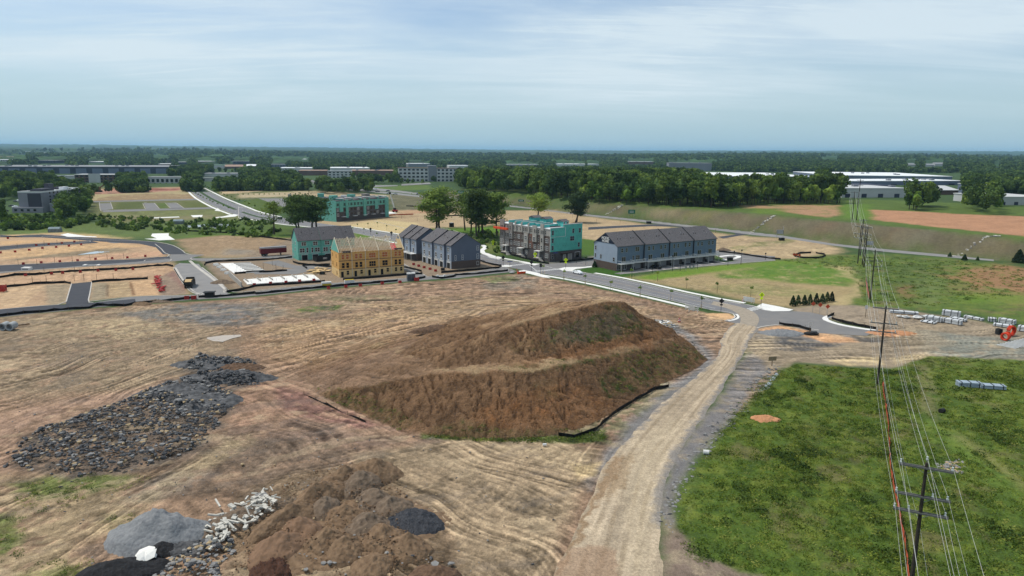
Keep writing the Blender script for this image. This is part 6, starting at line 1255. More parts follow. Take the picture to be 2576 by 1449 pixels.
kd=np.where(dn>.24,rg.choice([2,0,1,0,4,3],n),rg.choice([0,1,3,1,0,3],n));scatter('meadow_weeds',np.stack([x,y,np.full(n,-.03)],-1),rg.uniform(0,6.28,n),rg.uniform(.55,1.25,n)*(1+.7*np.clip(dn,0,1)),kd,TUF,label='tangled green and yellow weeds covering the near right meadow')
def weeds(name,polys,step,smin,smax,lb,seed,thr,onm=False,kinds=(0,1,2,3)):
 rg=np.random.default_rng(seed);P=[]
 for p in polys:
  x,y=sample_poly(WP(p)if not onm else[Gm(*q)[:2]for q in p],step,rg);P.append(np.stack([x,y],-1))
 P=np.concatenate(P);P=P[fbm(P[:,0]/4,P[:,1]/4,seed,3,.65)>thr];n=len(P);z=np.array([zland(*q)for q in P])if onm else np.zeros(n);print(name,n)
 return scatter(name,np.stack([P[:,0],P[:,1],z],-1),rg.uniform(0,6.28,n),rg.uniform(smin,smax,n),rg.choice(kinds,n),TUF,label=lb)
weeds('mound_weeds',[[(1370,835),(1480,805),(1555,775),(1600,800),(1640,830),(1560,855),(1440,870),(1385,858)],[(1500,945),(1560,905),(1690,865),(1740,870),(1765,900),(1700,945),(1600,985),(1520,1000)],[(1250,928),(1340,916),(1480,905),(1600,878),(1605,886),(1460,914),(1350,926),(1250,934)],[(1080,1090),(1180,1062),(1300,1085),(1480,1075),(1480,1085),(1250,1104)],[(780,965),(900,990),(1060,1062),(1000,1082),(900,1035),(800,992)]],.9,.4,.95,'sparse weeds sprouting on the benches and faces of the mound',620,.0,True)
weeds('verge_weeds',[[(1060,1090),(1250,1104),(1420,1097),(1520,1084),(1525,1106),(1400,1114),(1250,1112),(1130,1105)]],.55,.5,1.1,'green strip of weeds at the foot of the mound',621,-.3)
weeds('bare_ground_weeds',[[(60,1215),(240,1192),(400,1195),(320,1230),(200,1260),(80,1260)],[(-60,1260),(60,1300),(60,1400),(-60,1440)],[(270,1300),(350,1290),(360,1380),(280,1380)],[(0,1240),(200,1240),(240,1300),(100,1300)],[(80,1410),(240,1400),(260,1470),(80,1470)]],.75,.35,.8,'scattered weeds on the pale ground at the lower left',622,.02)
weeds('yard_edge_weeds',[[(1790,1100),(1900,960),(1960,925),(2000,918),(2240,930),(2340,895),(2500,905),(2500,925),(2240,945),(2000,930),(1930,985),(1820,1110)],[(1690,1340),(1760,1390),(1900,1430),(1880,1449),(1740,1410)]],.8,.4,.9,'thin weeds along the edge of the meadow',623,-.05)
weeds('far_meadow_weeds',[[(1970,655),(2110,645),(2400,655),(2640,680),(2640,730),(2400,770),(2240,770),(2170,760),(2150,690)]],2.2,.9,1.9,'rough growth on the meadow below the graded bank',624,-.02)
weeds('near_meadow_right',[[(2330,905),(2576,910),(2700,950),(2700,1010),(2400,930)]],.9,.5,1.1,'weeds round the pipe stacks',625,-.1)
# ================================================================== heaps, rubble and stones
M_ROCK=mat('rock_grey',S(124,124,126),.95,.35,.8,col2=S(168,166,162));M_ROCKD=mat('rock_dark',S(58,60,64),.95,.35,.8,col2=S(118,118,120));M_ROCKT=mat('rock_tan',S(186,164,130),.95,.25,.8);M_ROCKW=mat('rubble_white',S(214,210,200),.9,.15,1.2)
def rock_mesh(seed,m,sq=(1,.8,.6),sub=1,rough=.28):
 rg=np.random.default_rng(seed);bm=bmesh.new();bmesh.ops.create_icosphere(bm,subdivisions=sub,radius=.5)
 for v in bm.verts:v.co*=1+rg.uniform(-rough,rough);v.co.x*=sq[0];v.co.y*=sq[1];v.co.z*=sq[2]
 me=bpy.data.meshes.new('rock');bm.to_mesh(me);bm.free();me.materials.append(m);return me
RK=[rock_mesh(i,(M_ROCK,M_ROCKD,M_ROCKD,M_ROCK,M_ROCKT,M_ROCKD)[i],((1,.8,.6),(1.2,.7,.5),(.9,.9,.7),(1.3,.9,.4),(1,.8,.6),(.8,1,.8))[i])for i in range(6)]
RKS=[rock_mesh(60+i,M_,(1,.9,.7))for i,M_ in enumerate((mat('clod_brown',S(128,102,78),.95,.3,1),mat('clod_dark',S(96,76,58),.95,.3,1),M_ROCKW))];RK+=RKS
def rocks(name,px,step,smin,smax,lb,seed,kinds=(0,1,2,3,5,1),h=0.0,onland=False,edge=2.0,keep=1.0,gap=9):
 rg=np.random.default_rng(seed);pw=np.array(GP(px)if onland else WP(px));x,y=sample_poly(pw,step,rg,.7);k=(rg.uniform(0,1,len(x))<keep)&(fbm(x/3.5,y/3.5,seed+7,3,.6)>-gap);x,y=x[k],y[k];x=x+1.2*perlin(x/2,y/2,seed+8);y=y+1.2*perlin(x/2,y/2,seed+9)
 sd=sdist(x,y,pw);z=terr(x,y)+h*sstep(0,edge,sd)*(.6+.8*np.clip(fbm(x/4,y/4,seed,2)+.4,0,1));n=len(x);kd=rg.choice(kinds,n)
 return scatter(name,np.stack([x,y,z],-1),rg.uniform(0,6.28,n),rg.uniform(smin,smax,n)**1.0*rg.choice([.6,.8,1,1,1.35],n),kd,RK,label=lb)
def heap(name,lb,u,v,rx,ry,h,m,rot=0.0,cat='soil heap',seed=0,prof=1.15,rough=.22,group=None,flat=0.0,xy=None):
 c=P2(u,v)if xy is None else xy;rg=np.random.default_rng(seed+900);n=64;g=np.linspace(-1.2,1.2,n);X,Y=np.meshgrid(g,g)
 wob=1+.16*perlin(X.ravel()*1.3+seed,Y.ravel()*1.3,seed+5).reshape(X.shape);r=np.hypot(X,Y)*wob
 z=np.clip(1-r,-.12,1);z=np.where(z>0,np.clip(z/(1-flat),0,1)**(1/prof),z);z=z*h
 wx_,wy_=X*rx,Y*ry;e=sstep(-.08,.25,1-r)
 z=z*(1+.35*fbm((wx_/1.8).ravel()+seed,(wy_/1.8).ravel(),seed,3).reshape(X.shape))+e*rough*1.5*fbm((wx_*1.3).ravel(),(wy_*1.3).ravel()+seed,seed+1,4,.8).reshape(X.shape)+e*rough*.5*np.abs(perlin((wx_*4.5).ravel(),(wy_*4.5).ravel(),seed+9)).reshape(X.shape)-.1-.5*(1-e)
 vs=np.stack([wx_,wy_,z],-1).reshape(-1,3);ids=np.arange(n*n).reshape(n,n);keep=r<1.12
 f=[(int(ids[i,j]),int(ids[i,j+1]),int(ids[i+1,j+1]),int(ids[i+1,j]))for i in range(n-1)for j in range(n-1)if keep[i,j]and keep[i+1,j+1]and keep[i,j+1]and keep[i+1,j]]
 me=bpy.data.meshes.new(name);me.from_pydata(vs.tolist(),[],f);me.materials.append(m);me.polygons.foreach_set('use_smooth',[True]*len(f));me.update()
 bm=bmesh.new();bm.from_mesh(me);bmesh.ops.delete(bm,geom=[v_ for v_ in bm.verts if not v_.link_faces],context='VERTS');bm.to_mesh(me);bm.free()
 zt_=0.0
 if x_in_mound(c):zt_=zland(*c)-.2
 return tag(obj(name,me,None,(c[0],c[1],zt_),rot),lb,cat,group)
def x_in_mound(c):return sdist(np.array([c[0]]),np.array([c[1]]),np.array([tuple(P2(*q))for q in FOOT]+[(41,188),(10,207),(-38,172)]))[0]>1
M_H1=mat('heap_brown',S(112,90,70),.95,.25,1.6,.3,col2=S(150,124,98),detail=9);M_H2=mat('heap_dark_brown',S(88,68,54),.95,.3,1.6,.25,col2=S(128,102,82),detail=9);M_H3=mat('heap_grey_brown',S(106,90,76),.95,.25,1.6,.3,col2=S(140,122,104),detail=9)
M_H4=mat('heap_pinkish',S(136,108,86),.95,.2,1.2,.2,detail=9);M_H5=mat('heap_red_brown',S(84,58,46),.95,.3,1.5,.3,detail=9);M_HG=mat('crushed_stone',S(150,152,154),.95,.18,2.5,.16,col2=S(124,126,130),detail=9);M_HB=mat('black_millings',S(44,44,47),.95,.4,3,.15,detail=9);M_HD=mat('dark_gravel',S(84,86,92),.95,.45,5,.2,col2=S(50,52,58),detail=9)
HEAPS=[(940,1195,4.6,3.6,2.3,M_H1,'rounded brown heap at the far tip of the dumped soil, dark face to the right'),(905,1222,4.2,3.2,2.1,M_H3,'grey brown heap just below the rounded far tip heap'),(860,1215,5.6,2.6,2.2,M_H1,'long smooth tan ridge flank left of the far tip heap'),(800,1262,6.5,2.8,2.4,M_H1,'smooth brown ridge flank in the middle of the left edge of the soil dump'),(725,1318,7.0,2.8,2.3,M_H1,'smooth brown ridge flank nearest the white concrete rubble'),(940,1265,3.6,3.0,1.9,M_H3,'grey heap in the second row of dumped soil, above the black gravel'),(985,1285,3.5,3.0,1.8,M_H3,'grey heap just left of the round black gravel pile'),(820,1290,3.8,3.0,2.0,M_H3,'grey heap left of centre in the soil dump'),(865,1310,3.6,3.0,1.9,M_H1,'brown heap at the centre of the soil dump'),(925,1330,3.6,3.1,1.9,M_H3,'stony heap with grey top below the centre of the dump'),(965,1365,3.8,3.2,2.0,M_H1,'brown heap at the right edge of the dump, below the black gravel'),(760,1345,4.2,3.3,2.1,M_H4,'pinkish tan heap at the left of the dump'),(820,1370,3.6,3.0,1.9,M_H1,'brown heap with small boulders, lower left of the dump'),(870,1390,3.4,2.9,1.8,M_H1,'brown heap with two pale boulders near the bottom of the dump'),(1020,1385,3.6,3.0,1.9,M_H1,'rightmost brown heap of the soil dump'),(940,1425,3.2,2.7,1.2,M_H1,'brown heap at the bottom edge between the red earth and the right tip'),(682,1436,3.9,2.5,.9,M_H5,'clumpy red brown heap at the bottom edge'),(1095,1452,3.6,2.4,1.2,M_H2,'dark brown crumbly heap at the bottom edge, rightmost'),(700,1385,4.6,3.4,1.9,M_H4,'low pinkish heap above the red brown one')]
for i,(u_,v_,rx,ry,h_,m_,lb)in enumerate(HEAPS):heap('soil_heap',lb,u_,v_,rx,ry,h_*1.25,m_,rot=.9 if rx>5 else i*1.1,seed=i,rough=.2 if m_ is not M_H5 else .4,prof=1.12)
heap('soil_apron','broad low apron of dumped brown soil joining the heaps',880,1335,14,9.5,.45,M_H1,rot=.35,seed=55,flat=.6,rough=.3)
heap('gravel_pile','large smooth pile of pale grey crushed stone',400,1350,7.2,4.8,3.9,M_HG,rot=-.12,cat='gravel pile',seed=31,prof=.95,rough=.12);heap('gravel_pile','low right shoulder of the pale crushed stone pile',472,1338,4.4,3.2,2.1,M_HG,cat='gravel pile',seed=32,rough=.1,prof=1)
heap('gravel_pile','round black gravel pile at the edge of the brown heaps',1043,1318,4.3,4.0,1.5,M_HD,cat='gravel pile',seed=33,flat=.25,rough=.3);heap('millings_pile','jet black asphalt millings pile at the bottom left',300,1440,6.0,3.0,1.6,M_HB,cat='asphalt pile',seed=34,rough=.15,rot=.35);heap('millings_pile','small jet black mound between the crushed stone and the rubble',410,1386,2.8,1.9,1.3,M_HB,cat='asphalt pile',seed=35,rough=.12)
heap('stone_heap','dark grey broken asphalt heap beside the small black mound',468,1382,3.6,2.0,1.0,M_ROCKD,cat='stone heap',seed=36,rough=.4)
for(u_,v_,rx,ry,h_,lb)in((452,988,9,5,2.0,'dark stone heap at the top of the rubble field with bare black soil'),(525,918,9,4,1.6,'brown and grey rubble heap farthest up the field'),(600,925,6,3,1.1,'low rubble heap at the right of the farthest one'),(575,952,11,4.5,1.8,'black rubble heap right of the stone field'),(520,1010,8,5,1.4,'stone heap at the right shoulder of the rubble field')):heap('stone_heap',lb,u_,v_,rx,ry,h_,M_ROCKD if h_>1.2 else M_H2,cat='rubble heap',seed=int(u_),rough=.35)
for(u_,v_,rx,ry,h_,m_,lb)in((1105,862,7,2.2,1.4,M_H2,'ridge of dark clods beside the wet clay track'),(1180,845,6,2.2,1.2,M_H1,'smooth spoil ridge at the foot of the mound top'),(355,766,4,1.8,1.0,M_H1,'small tan soil heap against the black silt fence'),(395,760,6,1.8,.9,M_H3,'grey brown spoil ridge along the black silt fence'),(2240,838,8,2.4,.9,mat('orange_clay',S(204,148,108),.95,.12,.8),'low mound of orange clay in the right yard'),(1925,1055,3.2,2.0,.9,mat('orange_clay',S(204,148,108)),'little orange clay mound in the near meadow'),(1965,838,7,3.4,1.2,M_HG,'grey gravel hump beside the turning stub'),(560,712,5,3,1.4,M_H3,'dark spoil beside the pale retaining wall'),(1820,630,4,2,1.6,M_H3,'grey soil heap at the end of the blue grey row')):heap('soil_heap',lb,u_,v_,rx,ry,h_,m_,cat='soil heap',seed=int(u_)%97,rough=.25)
RFIELD=[(20,1168),(60,1100),(190,1050),(330,1000),(420,965),(500,970),(585,985),(590,1020),(540,1080),(500,1120),(400,1165),(240,1192),(130,1188)]
rocks('stone_rubble',RFIELD,.50,.22,.80,'wide field of dark grey broken stone',700,kinds=(1,2,5,1,2,5,1,0,3,2,5,4),h=1.0,keep=.9,gap=.16)
rocks('stone_rubble',[(455,925),(500,895),(560,905),(650,912),(645,925),(560,928),(500,932)],.7,.4,.9,'broken stone on the farthest rubble heaps',701,h=1.5,kinds=(1,2,5,0),keep=.8);rocks('stone_rubble',[(480,948),(560,935),(655,940),(652,965),(560,975),(500,965)],.62,.45,1.0,'black broken stone right of the rubble field',702,kinds=(1,2,5,1),h=1.4)
rocks('stone_rubble',[(440,960),(480,950),(560,975),(585,1000),(500,990),(440,985)],.62,.4,.9,'broken stone round the top heap of the rubble field',703,h=1.2);rocks('stone_rubble',[(400,1449),(420,1405),(480,1380),(520,1360),(585,1345),(590,1375),(565,1410),(560,1470),(400,1470)],.42,.3,.75,'pile of grey and tan stones at the bottom left',704,kinds=(0,1,3,5,4,0),h=1.0)
rocks('dark_rubble',[(430,1385),(480,1360),(520,1350),(530,1370),(470,1400)],.36,.25,.6,'dark broken asphalt lumps beside the black mound',705,kinds=(1,2,5),h=.9);rocks('dark_rubble',[(995,1322),(1020,1285),(1080,1282),(1100,1310),(1080,1332),(1020,1336)],.30,.16,.36,'black gravel lumps on the round pile',706,kinds=(1,2,5),h=1.3,edge=3)
rocks('soil_clods',[(600,1290),(700,1220),(760,1190),(900,1160),(960,1185),(1010,1230),(1060,1300),(1090,1380),(1150,1449),(590,1449),(575,1360)],.5,.08,.30,'crumbled clods covering the dumped soil heaps',717,kinds=(6,7,6,7,6),h=1.4,keep=.55,edge=5)
rocks('riprap',[(1760,1110),(1860,990),(1920,930),(1950,915),(1965,925),(1900,1010),(1800,1120),(1740,1200),(1700,1290),(1690,1340),(1665,1300),(1690,1230),(1730,1150)],.55,.22,.6,'band of loose grey stones along the meadow side of the haul road',707,kinds=(0,1,3,0),keep=.65)
rocks('riprap',[(2376,645),(2382,645),(2487,595),(2515,595),(2515,593),(2484,592.5)],.75,.7,1.2,'pale stone lined channel running down the bank',708,kinds=(8,0,8),onland=True,h=.1);rocks('riprap',[(1887,583),(1893,583),(1952,543),(1946,542)],.75,.7,1.2,'stone lined channel in the middle of the bank',709,kinds=(8,0),onland=True,h=.1);rocks('riprap',[(1518,541),(1525,541),(1570,516),(1562,515)],.8,.7,1.2,'stone lined channel behind the condo tree',710,kinds=(8,0),onland=True,h=.1);rocks('riprap',[(1455,532),(1462,532),(1483,511),(1476,511)],.8,.7,1.2,'stone lined channel by the dark spreading tree',711,kinds=(8,0),onland=True,h=.1)
rocks('riprap',[(2365,1165),(2400,1158),(2425,1170),(2415,1185),(2380,1188)],.38,.35,.7,'patch of white stones in the meadow behind the near utility pole',712,kinds=(0,4,3),h=.2);rocks('loose_stones',[(1640,805),(1690,810),(1740,850),(1770,895),(1750,900),(1720,860),(1670,825)],.8,.3,.7,'dark stones strung along the right foot of the mound',713,kinds=(1,0),keep=.4)
rocks('loose_stones',[(600,1280),(760,1180),(940,1150),(1060,1340),(1150,1449),(580,1449)],1.1,.12,.42,'small stones strewn over the dumped soil heaps',714,kinds=(0,4,3),h=1.2,keep=.35,edge=6);rocks('loose_clods',[(20,860),(600,800),(1200,740),(1500,1150),(1400,1440),(200,1440),(0,1200)],2.6,.10,.38,'clods and small stones scattered over the graded dirt',715,kinds=(4,0,1),keep=.6)
rocks('loose_clods',[(860,1020),(1250,1000),(1640,960),(1500,1065),(1250,1100),(960,1062)],2,.1,.4,'clods at the foot of the mound',716,kinds=(1,4),keep=.0001)
BL=[(656,1255,2.0,0,'big rounded grey boulder at the top end of the white rubble'),(1095-0,1425,1.2,0,'angular pale grey boulder at the bottom of the soil dump, right of centre'),(1135,1420,.8,3,'grey slab boulder beside the angular pale one'),(1085,1405,.6,1,'dark rounded boulder above the angular pale one'),(845,1365,1.0,4,'tan flat boulder high on a brown heap'),(860,1378,.9,0,'pale grey angular boulder just below the tan flat one'),(900,1378,.8,3,'white slab boulder right of the pale grey one'),(975,1392,.8,3,'grey slab boulder on the right brown heap'),(925,1408,.6,1,'small dark grey boulder among the lower heaps'),(815,1420,.8,0,'left of a trio of round boulders by the pale clay'),(830,1418,.8,0,'middle of a trio of round boulders by the pale clay'),(842,1418,.6,0,'right of a trio of round boulders by the pale clay'),(770,1436,.7,0,'lone round boulder on the pale clay right of the red heap'),(1038,1400,.6,1,'dark boulder alone on the pale tan flat'),(1023,1248,.45,1,'small dark stone above the black gravel pile'),(720,1240-18,.5,3,'small bright white chip on the dark earth'),(450,1003+5,1.3,3,'flat grey slab standing proud on the rubble field'),(405,985,1.1,3,'pale slab at the upper left of the rubble field'),(395,992,1.5,1,'dark tilted slab beside the pale one'),(610,933,1.3,3,'pale slab on the black rubble to the right'),(610,1170,.7,4,'tan stone at the lower edge of the rubble field'),(398,1155,1.0,4,'tan boulder at the right lower edge of the rubble field'),(386,1145,.8,4,'smaller tan boulder above the lower edge one'),(302,1168,1.0,0,'grey boulder on the lower rim of the rubble field'),(282,1165,1.1,1,'dark boulder next to the grey rim boulder'),(20,1140,.7,1,'stray dark stone at the left of the rubble field')]
for i,(u_,v_,s_,k_i,lb)in enumerate(BL):
 g=W(u_,v_);base=0
 for o_ in bpy.data.objects:
  if o_.name.startswith(('soil_heap','stone_heap','gravel_pile'))and math.hypot(o_.location.x-g[0],o_.location.y-g[1])<3.2:base=max(base,1.05*(1-math.hypot(o_.location.x-g[0],o_.location.y-g[1])/3.4))
 if i in(16,17,18,19,24,23):base=1.0
 h_=base;gg=W(u_,v_,h_);tag(obj('boulder',RK[k_i],None,(gg[0],gg[1],h_+.18*s_),i*1.7,float(s_)),lb,'boulder')
rg=np.random.default_rng(808);CC=[MB().box(-L_/2,L_/2,-w_/2,w_/2,-h_/2,h_/2,M_ROCKW).mesh('concrete_piece')for L_,w_,h_ in((2.6,.28,.28),(1.8,.35,.3),(1.2,.8,.3),(.8,.6,.5),(3.2,.3,.25))]
for i in range(170):
 f=rg.uniform(0,1);u_=530+150*f+rg.normal(0,10);v_=1342-92*f+rg.normal(0,19)*(1-.3*f);z_c=max(.15,1.35*(1-abs(rg.normal(0,.5))));g=W(u_,v_,z_c);k_i=int(rg.choice([0,1,2,3,2,3,2]));s_=rg.uniform(.5,.85)*(1 if f<.6 else .8)
 tag(obj('concrete_chunk',CC[k_i],None,tuple(g),(rg.normal(0,.2),rg.normal(0,.2),rg.normal(-.9,.7)),s_),'broken white concrete piece in the heap between crushed stone and brown soil','concrete piece','broken concrete pieces in the white heap')
heap('rubble_base','earthy base under the white concrete rubble',600,1310,7.5,3.0,1.5,M_H3,rot=.95,cat='soil heap',seed=71,rough=.3)
for i,(u_,v_,s_)in enumerate([(365,1388,1.9),(372,1398,1.6),(358,1404,1.3),(380,1392,1.2)]):
 g=W(u_,v_,.9);tag(obj('concrete_slab_piece',rock_mesh(50+i,mat('rubble_bright',S(240,238,232,.8),.85,.06,1),(1.3,1,.28)),None,tuple(g),(.35,-.3,i*.9),s_),'%s bright white broken slab lying on the black millings'%('large','middle','narrow','rear')[i],'broken slab')
# ================================================================== fences of black fabric
M_SILT=mat('silt_fabric',(.006,.006,.007),.8,.3,.8);M_STAKE=mat('fence_stake',S(96,80,62),.9)
def silt(px,lb,h=.85,seed=0,wave=.16,cat='silt fence',m=None,name='silt_fence',step=1.6):
 rg=np.random.default_rng(seed+40);p=resamp(WP(px),step);n=len(p);t=thing(name,lb,cat,(p[0][0],p[0][1],0));a=MB();vs=[]
 for i,q in enumerate(p):hh=h*(1-abs(rg.normal(0,wave)));lx=rg.normal(0,.10);dz=terr(np.array([q[0]]),np.array([q[1]]))[0];vs+=[(q[0]-p[0][0],q[1]-p[0][1],dz-.1),(q[0]-p[0][0]+lx,q[1]-p[0][1]+rg.normal(0,.08),dz+hh),(q[0]-p[0][0]+lx,q[1]-p[0][1]+.03,dz+hh),(q[0]-p[0][0],q[1]-p[0][1]+.04,dz-.1)]
 fs=[]
 for i in range(n-1):k=4*i;fs+=[(k,k+4,k+5,k+1),(k+1,k+5,k+6,k+2),(k+2,k+6,k+7,k+3)]
 a.add(vs,fs,m or M_SILT);a.build('fabric',parent=t);s_=MB()
 for i in range(0,n,2):x,y,z=vs[4*i];s_.box(x-.04,x+.04,y-.1,y-.02,z,z+h+.35,M_STAKE)
 o=s_.build('stake_row',parent=t);o['kind']='stuff';return t
SILTS=[([(-60,806),(0,797),(60,789),(100,787),(137,782),(225,776),(245,769),(312,771),(340,765),(400,760),(450,755),(486,750)],'black silt fence along the lower street, left length past the stub'),([(500,749),(540,748),(600,743),(640,739),(644,741),(760,729),(894,717),(1000,708)],'black silt fence along the lower street, middle length'),([(1044,705),(1070,698.6)],'short black silt fence right of the portable toilets'),([(1087,698),(1109,701.6),(1142,697.3),(1147,693),(1197,690.4),(1278,682.3)],'black silt fence below the front grey row, up to the intersection'),([(514,668),(518,663),(542,659),(636,656),(667.7,654.6),(705,651),(735,648.4)],'black silt fence behind the white slabs, reaching the teal row'),([(591,689.7),(636,686),(674,685.3),(722.8,681.6)],'black silt fence between the two white slabs'),([(570,736),(598.8,732.3),(642.6,721),(724,716),(818,709.8)],'black silt fence in front of the nearer white slab'),([(863.4,704.9),(934.8,699.9),(1037.7,691),(1062,690),(1060,684),(1016,673)],'black silt fence wrapping the front and right of the timber frame building'),([(-60,706),(0,698.7),(37.6,692.5),(87.7,691.8),(125,687.5),(188,683.7),(250.5,680),(322.7,676.2),(384.6,669.7),(418.5,667.8),(436,671.6)],'black silt fence along the upper lots at the left'),([(0,723.2),(37.6,720.7),(87.7,714.4),(163,711.9),(178,715)],'black silt fence above the lots left of the stub street'),([(231.7,711.3),(250.5,708),(322.7,705),(372,702)],'black silt fence above the lots right of the stub street'),([(1405,1096),(1445,1101),(1497,1083),(1540,1045),(1600,1006),(1648,980),(1682,973)],'sagging black silt fence curving round the right foot of the mound'),([(1808.5,634),(1859,639.4),(1902.8,646.4),(1934,650.7),(1964,653.3)],'black silt fence round the end of the model home lane'),([(1998,643),(2012,638),(2040,637)],'back arc of the round black silt fence on the eastern meadow'),([(2052,637),(2072,641),(2077,645),(2060,650),(2020,650),(1998,646)],'front arc of the round black silt fence on the eastern meadow'),([(453,581),(575,586.5),(645,595),(732.5,605.7)],'thin black fence line across the green below the ponds'),([(1022,519),(1085,521.6),(1143,518)],'black fence line behind the tall double tree'),([(1107,545),(1150,543),(1170,545),(1237,559),(1300,558)],'black fence line behind the bare trunked trees'),([(1205,566),(1250,561)],'short black fence left of the condo block'),([(1287,643),(1352,659),(1381,665)],'low black fence along the condo stoops'),([(1408,661),(1505,651)],'black fence between the condo end and the side street'),([(790,556),(830,553),(900,546)],'black fence line at the edge of the straw lot'),([(843,674),(750,665),(737,660)],'black fence left of the dumpster'),([(772,677),(760,669),(830,667)],'black fence round the lumber yard corner'),([(2081,800),(2090,795),(2098,792)],'black fabric flap by the curved kerb of the turning stub'),([(2092,803),(2130,815),(2203,829)],'black fabric along the inside of the curved kerb'),([(1960,817),(2010,824),(2040,833)],'low black fabric on the kerb of the turning stub'),([(1208,658),(1240,667),(1262,670),(1255,675),(1165,683),(1110,687)],'black silt fence round the right corner of the front grey row')]
for i,(px,lb)in enumerate(SILTS):silt(px,lb,seed=i,h=.9 if i not in(11,)else .7)
silt([(765,992),(795,1006),(835,1024),(875,1042),(920,1062)],'torn black silt fence half buried at the left foot of the mound',h=.4,seed=60,wave=.9)
M_OF=mat('orange_mesh',S(196,92,62),.8,.25,2.5)
silt([(2219.5,967),(2227,1020),(2234.5,1069),(2236,1087),(2238,1162),(2244.5,1212),(2259.5,1282),(2267,1324),(2277,1374),(2284,1449),(2292,1530)],'long rust orange mesh fence running under the power line',h=.95,seed=80,m=M_OF,cat='orange fence',name='orange_fence',wave=.3);silt([(2178,707),(2181,730),(2186,752)],'short rust orange mesh fence beside the second power pole',h=1.6,seed=81,m=M_OF,cat='orange fence',name='orange_fence')
silt([(860,553),(1000,541),(1040,540)],'far orange fence line across the straw lot',h=.9,seed=82,m=M_OF,cat='orange fence',name='orange_fence');silt([(1300,681),(1302,690),(1322,688)],'orange safety mesh at the intersection corner',h=1.0,seed=83,m=M_ORANGE,cat='orange fence',name='orange_fence')
mb=MB();q=[W(384.6,696.6),W(397,697),W(415,733.5),W(402,734.8)];rg=np.random.default_rng(9)
for i in range(70):
 f=rg.uniform(0,1);g_=rg.uniform(0,1);p=(q[0]*(1-f)+q[3]*f)*(1-g_)+(q[1]*(1-f)+q[2]*f)*g_;mb.bar((p[0],p[1],.25+rg.uniform(0,.4)),(p[0]+rg.normal(0,.5),p[1]+rg.normal(0,.9),.3+rg.uniform(0,.3)),.7,.2,M_RED)
tag(mb.build('orange_fence_roll'),'long heap of bright red plastic fencing on the lot by the dump truck','fence heap')
# ================================================================== repeated small site items
bar_m=MB()
for a,b_ in(((-.55,-.55),(.55,-.55)),((.55,-.55),(.55,.55)),((.55,.55),(-.55,.55)),((-.55,.55),(-.55,-.55))):
 for z_a in(.25,.6,.95):bar_m.bar((a[0],a[1],z_a),(b_[0],b_[1],z_a),.06,.28,M_RED)
bar_mesh=bar_m.mesh('mesh_panel');bp_m=MB()
for sx in(-.55,.55):
 for sy in(-.55,.55):bp_m.box(sx-.04,sx+.04,sy-.04,sy+.04,0,1.25,M_RED)
bp_mesh=bp_m.mesh('post_set')
def Zm(ox,oy,x,y,s=.12527):return(ox+x*s,oy+y*s)
RB=[(Zm(0,562.2,x,y+10),'along the upper left lots')for x,y in((160,300),(305,570),(590,535),(730,440),(855,500),(980,420),(1130,478),(1245,398),(1385,455),(1495,370),(1630,425),(10,590))]+[(Zm(0,562.2,x,y+15),'above the long dark lane at left')for x,y in((470,810),(830,785),(1205,765),(1560,745),(1920,715),(2255,700),(2560,685),(2920,655))]+[(Zm(0,562.2,x,y+10),'on the black silt fence of the left lots')for x,y in((515,1045),(1038,1015),(1260,1000),(1615,980),(1970,955),(2328,940),(2670,920))]+[(Zm(511.1,613.3,x,y+10),'in front of the nearer white slab')for x,y in((1028,832),(1355,800),(1665,780),(1938,755),(2225,738))]+[(Zm(715.6,555.8,x,y+12),'on the dirt below the lower street fence')for x,y in((885,1355),(1235,1328),(1525,1303),(1965,1262),(2320,1235))]+[(Zm(996.7,549.5,x,y+22),'before the garages of the front grey row')for x,y in((350,915),(452,948),(560,978),(680,1010),(790,1045))]
cnt_={};tot_={}
for(_,w_)in RB:tot_[w_]=tot_.get(w_,0)+1
RBs=sorted(RB,key=lambda e:(e[1],e[0][0]))
for(p_,w_)in RBs:
 i=cnt_.get(w_,0);cnt_[w_]=i+1;g=W(*p_);t=thing('mesh_barrier','red mesh guard, %s from left %s'%(nth(i),w_),'utility barrier',g,.5,'red mesh utility guards');t.scale=(.8,.8,.8);obj('mesh_panel',bar_mesh,t);obj('post_set',bp_mesh,t)
for(u_,v_,s_,lb)in((470,753,1.15,'larger red mesh guard, left one of the pair at the street mouth'),(488,753,1.25,'larger red mesh guard, right one of the pair at the street mouth'),(1048,707,1.4,'red mesh guard right of the portable toilets'),(2,734,2.4,'large red mesh guard at the left edge'),(1258-0,700,.1,'')):
 if not lb:continue
 g=W(u_,v_);t=thing('mesh_barrier',lb,'utility barrier',g,.3,'red mesh utility guards');t.scale=(s_,s_,s_*.8);obj('mesh_panel',bar_mesh,t);obj('post_set',bp_mesh,t)
pm=MB().box(-.05,.05,-.05,.05,0,2.4,M_STAKE).mesh('marker_stake')
ST_=[Zm(0,562.2,x,y)for x,y in((350,490),(890,440),(1150,420),(370,835),(745,830),(1100,785),(1455,765),(1810,740),(2155,725),(2485,705),(1495,1160),(1690,1150),(1945,1140),(2280,1125),(655,1195),(935,1180),(1600,370),(1505,990),(1880,970),(890,1000))]+[Zm(511.1,613.3,x,y)for x,y in((1210,500),(1465,520),(1610,540),(1390,440))]+[(1110,530),(1150,534),(1190,538),(1330,532),(1380,540),(1440,548),(1500,560),(1560,562),(1620,575),(1690,580),(1740,590),(1800,586),(930,545),(970,547),(1010,550),(1050,556)]
for i,(u_,v_)in enumerate(sorted(ST_)):g=W(u_,v_);tag(obj('survey_stake',pm,None,tuple(g),i*.7),'thin wooden lot stake, %s counted from the left across the site'%nth(i),'stake','wooden lot stakes')
